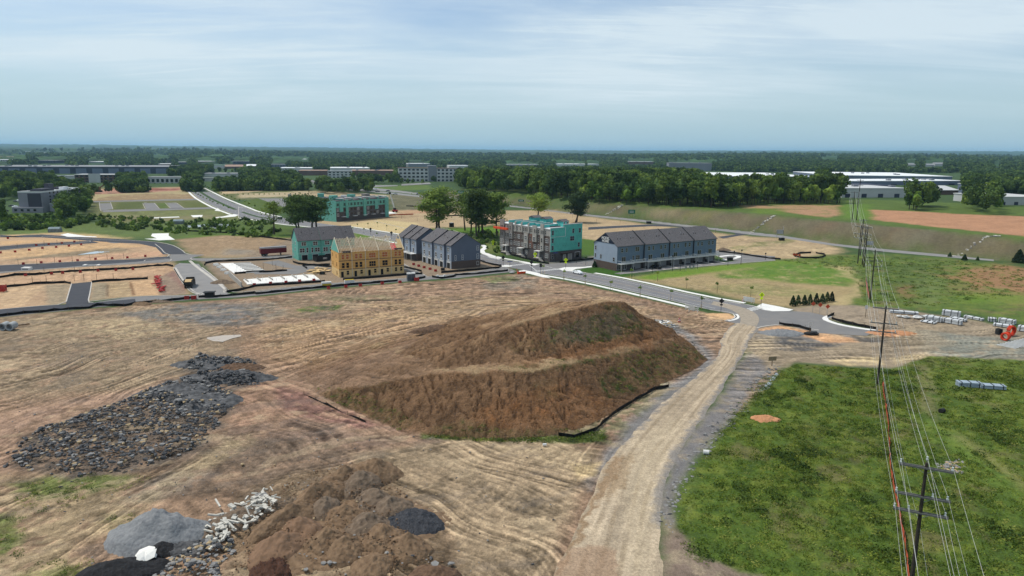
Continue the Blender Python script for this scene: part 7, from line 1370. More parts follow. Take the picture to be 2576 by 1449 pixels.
def slab(px,lb,h=.35,z0=0):
 pw=WP(px);o=sheet('foundation_slab',pw,h,M_CONW,lb,thick=h+.1);o['kind']='thing';return tag(o,lb,'foundation slab')
s1=slab([(553.7,664.7),(627.6,661.3),(671.4,684.7),(588.8,689)],'stepped white foundation slab with rows of joints beside the grey gravel');s2=slab([(612,705.4),(622.6,717.3),(804.9,705.4),(786.7,691)],'long white foundation slab split by low walls behind the red guards');s3=slab([(853,539.8),(982,533.6),(998.4,537.3),(887,544.8)],'distant white foundation slab in front of the back condos')
del s1['kind'],s2['kind'],s3['kind']
def on_slab(o,name,mb):return mb.build(name,parent=o)
def lerp4(c,f,g):a,b_,c_,d=[W(*q_)[:2]for q_ in c];return(a*(1-f)+b_*f)*(1-g)+(d*(1-f)+c_*f)*g
c1=[(553.7,664.7),(627.6,661.3),(671.4,684.7),(588.8,689)];c2=[(612,705.4),(786.7,691),(804.9,705.4),(622.6,717.3)]
for i in range(7):
 g_=(i+.7)/7.4;m_=MB();p=lerp4(c1,.42,g_);r_=lerp4(c1,.98,g_);m_.bar((p[0],p[1],.5),(r_[0],r_[1],.5),.22,.35,M_CONG);on_slab(s1,'form_wall',m_)
for i in range(6):
 f=i/6+.02;m_=MB();p=lerp4(c2,f,.02);r_=lerp4(c2,f+.015,.6);m_.bar((p[0],p[1],.6),(r_[0],r_[1],.6),.25,.6,M_CONG);on_slab(s2,'form_wall',m_)
rg=np.random.default_rng(33)
for k_,(c_,so,n_)in enumerate(((c1,s1,16),(c2,s2,18))):
 for i in range(n_):p=lerp4(c_,rg.uniform(.05,.95),rg.uniform(.05,.95));m_=MB();m_.tube([(p[0],p[1],.3),(p[0],p[1],rg.uniform(.9,1.7))],.06,6,M_TRIM);on_slab(so,'stub_pipe',m_)
for i,(u_,v_)in enumerate([(548,668),(557,674),(566,681),(577,689)]):
 g=W(u_,v_);t=thing('stoop_steps','white concrete stoop, %s from the top at the left end of the stepped slab'%nth(i),'stoop',g,1.2,'white stoops of the stepped slab')
 for k in range(4):MB().box(-1.2,1.2,k*.35,k*.35+.35,0,.2+k*.22,M_CONW).build('step',parent=t)
a=W(576.2,693.5);c=W(607.6,722.9);rw=MB();rw.bar((0,0,.9),(c[0]-a[0],c[1]-a[1],.9),.35,1.9,M_CONG);t=rw.build('retaining_wall',loc=tuple(a));tag(t,'pale concrete retaining wall left of the white slabs','retaining wall')
def pole(h,r=.06,m=None):return MB().tube([(0,0,0),(0,0,h)],r,6,m or M_ROOFD).mesh('post')
M_SBLK=mat('black_and_shaded_sign_back',(.012,.012,.012),.6);M_FYG=mat('sign_fluorescent',S(214,240,30,.95),.5,.03);M_SOR=mat('sign_orange',S(206,84,50),.6);M_BLU=mat('sign_blue',S(50,70,150),.6);M_GRN=mat('sign_green',S(16,112,84),.5,.05)  # sign black also paints the shadow on the diamond sign backs
def diamond(s,m,th=.05):
 a=MB();a.prism([(0,-s),(s,0),(0,s),(-s,0)],-th/2,th/2,m,axis='y');return a
dm_b=diamond(.75,M_SBLK).mesh('diamond_plate');dm_o=diamond(.62,M_SOR).mesh('diamond_plate');dm_g=diamond(.5,M_GAR).mesh('diamond_plate');dm_y=diamond(.78,M_FYG).mesh('diamond_plate')
plq=MB().box(-.35,.35,-.03,.03,-.2,.2,M_SBLK).mesh('plaque');plqy=MB().box(-.4,.4,-.03,.03,-.25,.25,M_FYG).mesh('plaque');P3=pole(3.6);P25=pole(2.2,.05,M_TRIMG)
pict=MB();pict.box(-.10,.10,-.05,-.035,.22,.40,M_SBLK);pict.bar((0,-.045,.2),(.02,-.045,-.12),.02,.16,M_SBLK);pict.bar((.02,-.045,-.1),(.2,-.045,-.42),.02,.09,M_SBLK);pict.bar((.0,-.045,-.1),(-.2,-.045,-.42),.02,.09,M_SBLK);pict.bar((0,-.045,.14),(.24,-.045,-.04),.02,.07,M_SBLK);pict.bar((0,-.045,.14),(-.22,-.045,0),.02,.07,M_SBLK);pict=pict.mesh('walker_symbol')
def sign(u_,v_,lb,kind,h=3.6,rot=0.0):
 g=at(u_,v_);t=thing('road_sign',lb,'road sign',g,rot);
 if kind=='black':obj('post',P3,t);obj('diamond_plate',dm_b,t,(0,-.09,3.2));obj('plaque',plq,t,(0,-.09,2.15))
 if kind=='yellow':obj('post',P3,t);d=obj('diamond_plate',dm_y,t,(0,-.09,3.4));obj('walker_symbol',pict,d);obj('plaque',plqy,t,(0,-.09,2.4))
 if kind=='orange':obj('post',P25,t);obj('diamond_plate',dm_o,t,(0,-.08,2.4))
 if kind=='grey':obj('post',pole(1.3,.04,M_TRIMG),t);obj('diamond_plate',dm_g,t,(0,-.08,1.3))
 if kind=='blue':obj('post',P3,t);obj('name_blade',MB().box(-.9,.9,-.03,.03,3.55,3.8,M_BLU).mesh('name_blade'),t);obj('name_blade',MB().box(-.03,.03,-.7,.7,3.8,4.0,M_BLU).mesh('name_blade'),t)
 if kind=='box':obj('post',P3,t);obj('signal_box',MB().box(-.4,.4,-.3,.3,2.6,3.8,M_SBLK).mesh('signal_box'),t)
 if kind=='white':obj('post',pole(3.2,.07,M_STAKE),t);obj('notice_board',MB().box(-.4,.4,-.1,-.06,2.2,3.2,M_TRIM).mesh('notice_board'),t);
 t.scale=(1.15,)*3;return t
for a_ in[(1265.8,669,'diamond sign left of the intersection, back painted shadow black','black'),(1336.7,682,'diamond sign at the near left of the crosswalk, back painted shadow black','black'),(1359.9,690.4,'black signal box on a post at the intersection','box'),(1346,661,'fluorescent yellow green pedestrian sign before the condo stoops','yellow'),(1423,677,'fluorescent yellow green pedestrian sign at the corner facing the condo end','yellow'),(932.7,592,'diamond sign above the timber frame roof, back painted shadow black','black'),(985,602,'diamond sign left of the back grey row, back painted shadow black','black'),(1813.3,786.4,'diamond sign on the orange clay corner by the haul road, back painted shadow black','black'),(1914,772,'fluorescent yellow green pedestrian sign by the last crosswalk','yellow'),(2044,786,'orange diamond sign, left of three by the evergreens','orange'),(2061.5,789,'orange diamond sign, middle of three by the evergreens','orange'),(2080,793.3,'orange diamond sign, right of three by the evergreens','orange'),(1282.7,684,'blue street name blades on a post at the intersection','blue'),(1397,660,'blue street name blade at the condo corner','blue'),(1725,681,'small grey diamond marker, left of three below the decks','grey'),(1735,679.5,'small grey diamond marker, middle of three below the decks','grey'),(1744,678.5,'small grey diamond marker, right of three below the decks','grey'),(2177,798,'white notice on a wooden post by the pipe yard','white'),(2036,843,'white and red notice on a post behind the orange clay','white'),(1240,628,'yellow diamond sign on the path by the condo far end','yellow'),(1996,655,'small orange diamond by the meadow silt fence, left','orange'),(2003,656,'small orange diamond by the meadow silt fence, middle','orange'),(2010,657,'small orange diamond by the meadow silt fence, right','orange')]:sign(*a_)
g=W(1941.5,921);t=thing('wooden_sign','weathered wooden board sign at the edge of the near meadow','sign',g,.2);obj('post',MB().box(-.07,.07,-.05,.05,0,2.0,M_STAKE).mesh('post'),t);obj('board',MB().box(-1.0,1.0,-.1,-.04,1.3,2.3,mat('old_board',S(150,134,108),.9,.2,2)).mesh('board'),t)
def lamp(u_,v_,h,lb):
 g=at(u_,v_);t=thing('street_lamp',lb,'street lamp',g,0);obj('post',MB().tube([(0,0,0),(0,0,h)],[.10,.06],8,M_SBLK).mesh('post'),t);obj('lantern',MB().tube([(0,0,h),(0,0,h+.25),(0,0,h+.6),(0,0,h+.75)],[.12,.32,.38,.1],8,M_SBLK).mesh('lantern'),t)
for a_ in[(1691,682.8,6.0,'black street lamp before the middle of the decks'),(1640.6,688,3.0,'short black lamp before the parked pickup'),(1711,682,2.8,'short black lamp just right of the tall middle one'),(1754,677,2.6,'short lamp with pale head right of the small diamonds'),(1863.8,666,6.0,'black street lamp by the lawn at the lane end'),(1846,652,3.2,'short lamp behind the lane end lamp'),(1831,669,2.8,'short post left of the lane end lamp'),(1450,662,3.4,'thin lamp post on the side street right of the condo'),(1925,654,2.6,'short post at the far corner of the lane')]:lamp(*a_)
def barricade(u_,v_,lb,r):
 g=W(u_,v_);t=thing('road_barricade',lb,'barricade',g,r)
 for dx_ in(-1.3,1.3):obj('upright',MB().box(-.05,.05,-.05,.05,0,1.75,M_TRIM).mesh('upright'),t,(dx_,0,0));obj('foot',MB().box(-.05,.05,-.8,.8,0,.08,M_TRIMG).mesh('foot'),t,(dx_,0,0))
 for z_a in(.6,1.1,1.6):obj('board',MB().box(-1.6,1.6,-.09,-.05,z_a-.14,z_a+.14,M_TRIM).mesh('board'),t)
barricade(1735,780,'white three board barricade standing across the near sidewalk',-.7);barricade(1744,784,'second white barricade leaning just beyond the near sidewalk one',-.4);barricade(1881,760,'white three board barricade on the far sidewalk',-.7);barricade(1886,762,'second white barricade on the far sidewalk',-.5)
def drum(u_,v_,lb,s=1.0):
 g=W(u_,v_);t=thing('traffic_drum',lb,'traffic drum',g);t.scale=(s,)*3
 for i,(z_a,z_b,m_)in enumerate(((0,.3,M_RED),(.3,.5,M_TRIM),(.5,.75,M_RED),(.75,.95,M_TRIM),(.95,1.15,M_RED))):MB().tube([(0,0,z_a),(0,0,z_b)],[.42-.04*i,.42-.04*(i+1)],10,m_).build('band',parent=t)
drum(1709,809.5,'orange and white striped drum by the white debris');drum(1868.7,758,'small orange marker drum by the far barricade',.8);drum(1304,686,'orange drum on its side of the intersection corner',.8)
M_TYRE=mat('tyre_rubber',(.012,.012,.012),.8);M_RIM=mat('wheel_rim',S(170,172,176),.4,metallic=.5)
def wheel(r=.34,w=.24):
 a=MB().tube([(-w/2,0,0),(w/2,0,0)],r,14,M_TYRE).mesh('tyre');b_=MB().tube([(-w/2-.01,0,0),(w/2+.01,0,0)],r*.6,10,M_RIM).mesh('rim');return a,b_
WH=wheel();WHB=wheel(.5,.3)
def add_wheels(t,pts,wh=WH,r=.34):
 for x,y in pts:o=obj('wheel',None,t,(x,y,r));obj('tyre',wh[0],o);obj('rim',wh[1],o)
def car_kit(name,body_col,kind='sedan'):
 mB=mat('car_paint_'+name,body_col,.25,.03,.5,spec=.5);L_=4.6 if kind=='sedan' else 5.0;H_=1.42 if kind=='sedan' else 1.8
 if kind=='sedan':prof=[(-2.3,.35),(-2.32,.75),(-2.1,.88),(-1.5,.95),(-.75,1.38),(.55,1.42),(1.35,1.0),(2.15,.86),(2.3,.6),(2.28,.32)];gl=[(-1.42,.97),(-.75,1.34),(.52,1.38),(1.22,1.0)]
 else:prof=[(-2.5,.45),(-2.52,1.05),(-2.35,1.15),(-2.2,1.72),(.5,1.8),(1.15,1.2),(2.35,1.05),(2.5,.8),(2.48,.42)];gl=[(-2.15,1.18),(-2.05,1.66),(.45,1.72),(1.0,1.2)]
 w_=.9;body=MB();n=len(prof);vs=[]
 for sx,k in((-w_,1.0),(w_,1.0)):
  for y,z in prof:vs.append((sx*(1 if z<1.0 else .82),y,z))
 body.add(vs,[tuple(range(n)),tuple(range(2*n-1,n-1,-1))]+[(i,n+i,n+(i+1)%n,(i+1)%n)for i in range(n)],mB)
 glm=MB();m_=len(gl)
 for s_ in(-1,1):
  v2=[(s_*(w_*(1.0 if z<1.0 else .82)+.012-(.10 if z<1.3 else 0)*.5),y,z)for y,z in gl];f_=tuple(range(m_))if s_<0 else tuple(range(m_-1,-1,-1));glm.add(v2,[f_],M_GLASS)
 wsc=MB();f0,f1=(gl[3],gl[2]);wsc.add([(-.74,f0[0]+.03,f0[1]+.02),(.74,f0[0]+.03,f0[1]+.02),(.66,f1[0]+.04,f1[1]),(-.66,f1[0]+.04,f1[1])],[(0,1,2,3)],M_GLASS)
 return L_,body.mesh('body'),glm.mesh('side_windows'),wsc.mesh('windscreen'),MB().box(-.8,-.5,2.22,2.31,.62,.78,M_TRIM).mesh('headlight'),(1.45 if kind=='sedan' else 1.6)
KITS={}
def car(u_,v_,lb,name,colr,kind='sedan',rot=0.0,cat='car',xyz=None,s=1.0,grp=None):
 if(name,kind)not in KITS:KITS[(name,kind)]=car_kit(name,colr,kind)
 L_,bm_,gm_,wm_,hm_,ax_=KITS[(name,kind)];g=xyz if xyz is not None else at(u_,v_);t=thing('car',lb,cat,(g[0],g[1],g[2]+.07),rot,grp);t.scale=(s,)*3
 obj('body',bm_,t);obj('side_windows',gm_,t);obj('windscreen',wm_,t);obj('headlight',hm_,t);obj('headlight',hm_,t,(1.3,0,0));add_wheels(t,[(-.82,ax_),(.82,ax_),(-.82,-ax_),(.82,-ax_)]);return t
dv=P2(1471,707)-P2(1640,745);RB_ang=math.atan2(dv[1],dv[0])-math.pi/2
car(1453,689,'white sedan driving on the boulevard past the intersection','white',S(236,238,240,.9),rot=RB_ang+math.pi);car(703,552,'black suv on the boulevard left of the twin leafy trees','black',(.01,.01,.012),'suv',rot=.9)
p_=MODEL_ROOT.matrix_basis@Vector((2.55*uw if False else 2.6*7.2,-3.2,0));ta=car(0,0,'black pickup parked in the shade under the third deck','black',(.01,.01,.012),'suv',rot=math.radians(31.9),cat='pickup',xyz=np.array([p_[0],p_[1],.0]))
HC=[(944,476.5,'white car on the far highway, leftmost of the near group','white',S(230,232,236)),(950,483,'dark car on the near carriageway behind the dark trees','dark',S(60,62,68)),(976,481.5,'dark car on the far carriageway','dark',S(60,62,68)),(978,487.5,'silver car on the near carriageway','silver',S(170,172,176)),(994,489.5,'grey car right of the silver one','silver',S(170,172,176)),(1053,489.5,'dark blue van at the end of the highway','navy',S(40,46,90)),(825,461,'white car far up the highway','white',S(230,232,236)),(805,459,'grey car far up the highway','silver',S(170,172,176)),(838,468,'dark car far up the highway','dark',S(60,62,68)),(790,456,'silver car farthest up the highway','silver',S(170,172,176)),(880,472,'white car behind the single tall tree','white',S(230,232,236))]
for u_,v_,lb,nm,c_ in HC:car(u_,v_,lb,nm,c_,rot=-1.2,s=1.15,grp='cars on the highway')
def box_truck(u_,v_,lb,r,s=1.0):
 g=at(u_,v_);t=thing('box_truck',lb,'truck',g,r);t.scale=(s,)*3;MB().box(-1.25,1.25,-4,2.2,1.0,3.9,M_TRIM).build('cargo_box',parent=t);MB().prism([(2.4,.6),(4.4,.6),(4.4,1.6),(3.9,2.7),(2.4,2.8)],-1.1,1.1,M_TRIM).build('cab',parent=t);add_wheels(t,[(-1.1,3.4),(1.1,3.4),(-1.1,-2.6),(1.1,-2.6)],WHB,.5)
box_truck(856.5,467,'white box truck on the far highway',-1.2,1.6)
for i,(u_,v_)in enumerate([(4,512),(10,514),(38,508),(48,506),(52,509),(30,520),(40,522),(6,536),(14,533)]):car(u_,v_,'parked car, %s from the left in the hotel car park'%nth(i),('white','silver','dark')[i%3],(S(230,232,236),S(170,172,176),S(60,62,68))[i%3],rot=i*.4,s=1.1,grp='cars parked by the hotel')
g=W(655,645);g2=W(698,642);an=math.atan2(*(g2-g)[1::-1]);t=thing('semi_trailer','dark red box trailer parked on the street left of the teal row','trailer',g,an);M_TRL=mat('trailer_maroon',S(112,34,42),.5,.1,.6);MB().box(0,11.6,-1.25,1.25,1.25,4.0,M_TRL).build('cargo_box',parent=t);MB().box(-.02,11.62,-1.27,1.27,3.55,3.75,M_TRIM).build('stripe',parent=t);MB().box(-.05,11.65,-1.3,1.3,4.0,4.08,M_GAR).build('roof',parent=t);MB().box(9.0,9.2,-1,1,.1,1.25,M_SBLK).build('landing_leg',parent=t);MB().box(.4,3.4,-1.1,1.1,.9,1.25,M_SBLK).build('bogie',parent=t)
for x in(1.2,2.5):
 for y in(-1.0,1.0):o=obj('wheel',None,t,(x,y,.5),math.pi/2);obj('tyre',WHB[0],o);obj('rim',WHB[1],o)
g=W(477,722);t=thing('dump_truck','black dump truck loaded with tan soil, seen from behind on the grey street','dump truck',g,math.radians(14));t.scale=(.95,)*3;bd=MB();bd.box(-1.4,-1.3,-3,2.4,1.3,3.0,M_SBLK);bd.box(1.3,1.4,-3,2.4,1.3,3.0,M_SBLK);bd.box(-1.4,1.4,-3,2.4,1.2,1.35,M_SBLK);bd.box(-1.4,1.4,2.3,2.4,1.3,3.4,M_SBLK);bd.build('dump_body',parent=t);MB().box(-1.3,1.3,-3.08,-3.0,1.3,2.4,M_SBLK).build('tailgate',parent=t)
MB().prism([(-2.95,1.35),(2.3,1.35),(2.3,2.5),(.2,2.95),(-2.9,2.45)],-1.28,1.28,mat('load_tan',S(206,176,132),.95,.15,2)).build('soil_load',parent=t);cb=MB();cb.prism([(2.6,.8),(5.2,.8),(5.2,1.9),(4.3,2.2),(4.0,3.1),(2.6,3.2)],-1.2,1.2,M_SBLK);cb.build('cab',parent=t);MB().box(-1.45,-1.4,3.8,4.0,2.0,2.9,M_RIM).build('mirror',parent=t);MB().box(1.4,1.45,3.8,4.0,2.0,2.9,M_RIM).build('mirror',parent=t);add_wheels(t,[(-1.15,4.2),(1.15,4.2),(-1.15,-1.0),(1.15,-1.0),(-1.15,-2.2),(1.15,-2.2)],WHB,.5);MB().box(-1.2,1.2,-3.0,4.8,.7,1.1,M_SBLK).build('chassis',parent=t)
g=W(796,659);g2=W(830,655);an=math.atan2(*(g2-g)[1::-1]);t=thing('dumpster','black roll off dumpster with white lettering before the teal row garages','dumpster',g,an);dp=MB();Ld=float(np.hypot(*(g2-g)[:2]))
dp.prism([(-.3,0.25),(-.05,2.3),(.05,2.3),(0,.3),(2.4,.3),(2.35,2.3),(2.45,2.3),(2.7,.25)],0,Ld,M_SBLK);dp.box(0,.1,-.2,2.6,.25,2.3,M_SBLK);dp.box(Ld-.1,Ld,-.2,2.6,.25,2.3,M_SBLK);dp.build('hopper',parent=t)
for k in range(7):MB().box(k*Ld/6.2,k*Ld/6.2+.12,-.42,-.3,.3,2.25,M_SBLK).build('rib',parent=t)
cu=bpy.data.curves.new('lettering','FONT');cu.body='BBD';cu.size=1.1;cu.extrude=.02;cu.materials.append(M_TRIM);tx0=bpy.data.objects.new('tmp',cu);lt=bpy.data.objects.new('lettering',bpy.data.meshes.new_from_object(tx0));bpy.data.objects.remove(tx0);COL.objects.link(lt);lt.parent=t;lt.location=(Ld*.45,-.46,.9);lt.rotation_euler=(math.pi/2,0,0)
M_YW=mat('yellow_wrap',S(206,176,52),.6,.1,1)
for(ua,ub,v_,lb,up)in((810,834,721,'long white wrapped crate with yellow side on the lower street, left one',0),(868,892,716,'long white wrapped crate with yellow top on the lower street, right one',1)):
 a,c=W(ua,v_),W(ub,v_-1.5);an=math.atan2(*(c-a)[1::-1]);Lc=float(np.hypot(*(c-a)[:2]));t=thing('material_crate',lb,'crate',a,an);MB().box(0,Lc,0,1.5,.15,1.5,M_TRIM).build('wrap',parent=t);(MB().box(.15,Lc-.1,-.03,0,.2,.95,M_YW)if not up else MB().box(.1,Lc-.1,.1,1.4,1.5,1.62,M_YW)).build('yellow_panel',parent=t);MB().box(0,Lc,.1,1.4,0,.15,M_LUM).build('pallet',parent=t)
def toilet(u_,v_,lb):
 g=W(u_,v_);t=thing('portable_toilet',lb,'portable toilet',g,.35);MB().box(-.6,.6,-.6,.6,0,2.1,mat('toilet_grey',S(104,108,114),.6,.06)).build('cabin',parent=t);MB().prism([(-.62,2.1),(.62,2.1),(.45,2.4),(-.45,2.4)],-.62,.62,M_TRIM).build('roof',parent=t);MB().box(-.4,.4,-.64,-.6,.1,1.95,mat('toilet_door',S(88,92,100),.6)).build('door',parent=t);t.scale=(1.35,1.35,1.25)
toilet(1029.5,706,'left of two grey portable toilets with white domed roofs');toilet(1038.5,705.3,'right of two grey portable toilets with white domed roofs')
def simple(name,lb,cat,u_,v_,parts,rot=0.0,s=1.0):
 g=at(u_,v_);t=thing(name,lb,cat,g,rot);t.scale=(s,)*3
 for nm,mb_ in parts:mb_.build(nm,parent=t)
 return t
simple('concrete_barrier','low white plastic barrier with two raised ends on the lower street','barrier',1110,698.5,[('base',MB().box(-1.9,1.9,-.6,.6,0,.6,M_TRIM)),('end_lug',MB().box(-1.8,-1.1,-.5,.5,.6,1.1,M_TRIM)),('end_lug',MB().box(.9,1.6,-.5,.5,.6,1.1,M_TRIM))],.3)
simple('kerb_block','white u shaped kerb block lying on the dark lane at left','kerb block',231,669,[('bar',MB().box(-4.2,4.2,1.6,2.0,0,.5,M_CONW)),('end_block',MB().box(-4.6,-3.0,-1.2,1.6,0,.8,M_CONW)),('end_block',MB().box(3.0,4.6,-1.2,1.6,0,.8,M_CONW))],.08,.7)
simple('inlet_box','white inlet box on the grey island at far left','inlet box',68,679,[('box',MB().box(-1.6,1.6,-1,1,0,1.1,M_CONW)),('slot',MB().box(-1.2,1.2,-1.03,-1,.3,.6,M_VOID))])
for(u_,v_,lb)in((139,584,'grey slatted outfall structure on the grass at left'),(450,563.5,'grey slatted outfall structure by the pond')):
 g=at(u_,v_);t=thing('outfall_riser',lb,'outfall structure',g,.2);MB().box(-3.2,3.2,-1.6,1.6,0,2.0,mat('riser_grey',S(122,132,134),.85,.1)).build('box',parent=t);MB().prism([(-1.7,2.0),(1.7,2.0),(.9,2.9),(-.9,2.9)],-3.0,3.0,mat('riser_top',S(150,166,172),.8,.1)).build('hood',parent=t)
 for k in range(9):MB().box(-3.0+k*.72,-2.9+k*.72,-1.72,-1.6,.2,1.9,M_TRIMG).build('slat',parent=t)
simple('black_bin','black open bin on the dirt below the street mouth','bin',528,747.5,[('body',MB().box(-1.4,1.4,-1,1,0,1.7,M_SBLK)),('rim',MB().box(-1.8,1.8,-1.2,1.2,1.7,1.85,M_SBLK))],.2);simple('black_bin','small black bin before the front grey row','bin',1114,680,[('body',MB().box(-.7,.7,-.6,.6,0,1.0,M_SBLK))],.3);simple('black_bin','small black box by the lumber yard','bin',811,690,[('body',MB().box(-.9,.9,-.8,.8,0,1.1,M_SBLK))]);simple('black_bin','black cylinder inlet on the far lot','inlet',1136,571,[('drum',MB().tube([(0,0,0),(0,0,2.6)],1.6,12,M_SBLK)),('collar',MB().tube([(0,0,2.6),(0,0,2.8)],1.2,12,M_TRIMG))]);simple('black_bin','black bin beyond the model home roof','bin',1632,556.5+6,[('body',MB().box(-1.6,1.6,-1,1,0,1.5,M_SBLK))]);simple('black_bin','black bin beside the lawn at the lane end','bin',1836,655,[('body',MB().box(-1.2,1.2,-.8,.8,0,1.4,M_SBLK))]);simple('black_bin','black bin at the foot of the trail sign','bin',1966,605,[('body',MB().box(-1.4,1.4,-.9,.9,0,1.5,M_SBLK))])
rg=np.random.default_rng(4);LM=[MB().box(-1.8,1.8,-.15,.15,0,.1,M_LUM).mesh('plank'),MB().box(-1.3,1.3,-.6,.6,0,.08,M_OSBL).mesh('plank')]
for i in range(34):
 f=rg.uniform(0,1);u_=776+52*f;v_=681-10*f+rg.normal(0,4)+6;g=W(u_,v_);tag(obj('lumber_board',LM[int(i%2)],None,(g[0],g[1],.1+.5*rg.uniform(0,1)),(rg.normal(0,.08),rg.normal(0,.06),rg.normal(.4,.6))),'loose pale board in the lumber yard left of the timber frame building','board','loose boards in the lumber yard')
simple('boom_lift','red boom lift with a white raised arm by the distant slab','boom lift',994,534,[('chassis',MB().box(-2,2,-1.2,1.2,.6,2.0,M_RED)),('turret',MB().box(-1.2,.8,-1,1,2.0,3.4,M_SBLK)),('boom',MB().bar((-.5,0,3.2),(-3.6,0,14.5),.6,.7,M_TRIM)),('basket',MB().box(-4.4,-3.0,-.8,.8,14.2,15.6,M_SBLK)),('wheel',MB().tube([(-1.3,-1.4,.6),(-1.3,1.4,.6)],.6,12,M_TYRE)),('wheel',MB().tube([(1.3,-1.4,.6),(1.3,1.4,.6)],.6,12,M_TYRE))])
simple('excavator','small dark excavator working on the red earth at upper left','excavator',247,483,[('track',MB().box(-2.2,2.2,-1.6,-.9,0,1,M_SBLK)),('track',MB().box(-2.2,2.2,.9,1.6,0,1,M_SBLK)),('house',MB().box(-2,1.4,-1.4,1.4,1,3.2,M_BRKR)),('boom',MB().bar((1,0,2.6),(5,0,5.4),.5,.6,M_BRKR)),('stick',MB().bar((5,0,5.4),(6.6,0,2.2),.4,.5,M_BRKR)),('bucket',MB().box(5.9,7.1,-.7,.7,1.2,2.2,M_SBLK))],.3,1.7)
for(u0,u1,vt,vb,vg,lb)in((1149,1168,479.5,487,497,'large green highway sign, right one behind the tall trees'),(1140,1150,482,489,497,'smaller green highway sign left of the large one'),(1304,1318,502,507,512,'pair of green guide signs on the bank before the wood'),(1580,1597,527.5,537.5,547,'green guide sign on the bank behind the model home roof')):
 g=at((u0+u1)/2,vg);a_=hgt(g[:2],vt);c_=hgt(g[:2],vb);wd=(u1-u0)/FOC*math.hypot(*g[:2]);t=thing('highway_sign',lb,'highway sign',g,0.0);MB().box(-wd/2,wd/2,-.1,.1,c_-g[2],a_-g[2],M_GRN).build('panel',parent=t)
 for k in(.35,.65):MB().box(-wd*.3,wd*.3,-.13,-.1,c_-g[2]+(a_-c_)*k-.2,c_-g[2]+(a_-c_)*k+.12,M_TRIM).build('legend_line',parent=t)
 for sx in(-.35,.35):MB().box(wd*sx-.12,wd*sx+.12,.1,.3,0,a_-g[2],M_TRIMG).build('post',parent=t)
simple('trail_sign','pale board on two posts beside the toe road','sign',1963,597,[('board',MB().box(-2.4,1.6,-.1,.1,2.0,4.4,M_TRIMG)),('post',MB().box(-2.3,-2.1,-.1,.1,0,4.4,M_TRIMG)),('post',MB().box(1.4,1.6,-.1,.1,0,6.4,M_TRIMG))]);simple('trail_sign','pale board behind the power poles by the toe road','sign',2247-60,623,[('board',MB().box(-1.8,1.8,-.1,.1,1.4,3.4,M_TRIMG)),('post',MB().box(1.6,1.8,-.1,.1,0,3.4,M_TRIMG)),('post',MB().box(-1.8,-1.6,-.1,.1,0,3.4,M_TRIMG))]);simple('white_debris','heap of grey plastic sheeting at the intersection corner','plastic heap',1288,688,[('sheeting',MB().add(*ico(1.1,(0,0,.4),2,(1,.8,.4)),M_TRIMG))])
M_CP=mat('concrete_pipe',S(172,176,178),.85,.1)
def ring_pipe(R,r,L_,m):
 a=MB();n=20;vs=[]
 for y in(0,L_):
  for q_ in(R,r):vs+=[(q_*math.cos(2*math.pi*k/n),y,q_*math.sin(2*math.pi*k/n))for k in range(n)]
 fs=[]
 for k in range(n):j=(k+1)%n;fs+=[(k,j,2*n+j,2*n+k),(n+j,n+k,3*n+k,3*n+j),(k,n+k,n+j,j),(2*n+j,3*n+j,3*n+k,2*n+k)]
 return a.add(vs,[f[::-1]for f in fs],m)
for u_,lb in((6,'left of two big concrete pipes at the left edge'),(24,'right of two big concrete pipes at the left edge')):g=W(u_,832);o=ring_pipe(1.0,.72,2.6,M_CP).build('concrete_pipe',loc=(g[0],g[1],1.0),rot=.15);tag(o,lb,'concrete pipe')
g=W(38,822);tag(obj('timber_beam',MB().bar((0,0,.3),(3.0,1.5,.5),.3,.3,M_H1).mesh('timber_beam'),None,tuple(g)),'brown timber beam beside the big concrete pipes','timber')
g=W(1776,1143);tag(MB().tube([(-.45,0,.4),(.45,0,.4)],.38,12,M_TRIM).build('white_bucket',loc=tuple(g),rot=-.2),'white drum lying on the stones beside the haul road','drum');g=W(1370,1122);tag(MB().tube([(-.3,0,.25),(.3,0,.25)],.22,10,M_TRIM).build('white_bucket',loc=tuple(g),rot=.2),'small white can at the end of the weed strip','can');g=W(2369,1038);tag(MB().tube([(-.5,0,.4),(.5,0,.4)],[.45,.45],12,M_SBLK).build('black_drum',loc=tuple(g),rot=.5),'black spool lying in the right meadow','spool')
M_PIPW=mat('pvc_white',S(214,218,222),.5,.05);M_PIPB=mat('pvc_pale_blue',S(176,192,206),.5,.06);M_BAND=mat('strap_blue',S(60,76,120),.6)
def bundle(ua,va,ub,vb,rows,cols,r,lb,m=None,ends=M_BAND,slab_=0):
 a,c=W(ua,va),W(ub,vb);an=math.atan2(*(c-a)[1::-1]);L_=float(np.hypot(*(c-a)[:2]));t=thing('pipe_bundle',lb,'pipe bundle',a,an,'stacked pipe bundles');n=0
 pmesh=MB().tube([(0,0,0),(L_,0,0)],r,7,m or M_PIPW).mesh('pipe')
 for i in range(rows):
  for j in range(cols):obj('pipe',pmesh,t,(RNG.uniform(-.05,.05),j*r*2.04,r*(1+2.05*i)+(.16 if i>=rows/2 else .08)))
 w_=cols*r*2.04;hh=rows*r*2.05+.2
 for f in(.12,.5,.88):MB().box(L_*f-.07,L_*f+.07,-r*1.15,w_-r*.85,.0,hh+.03,M_SBLK).build('strap',parent=t)
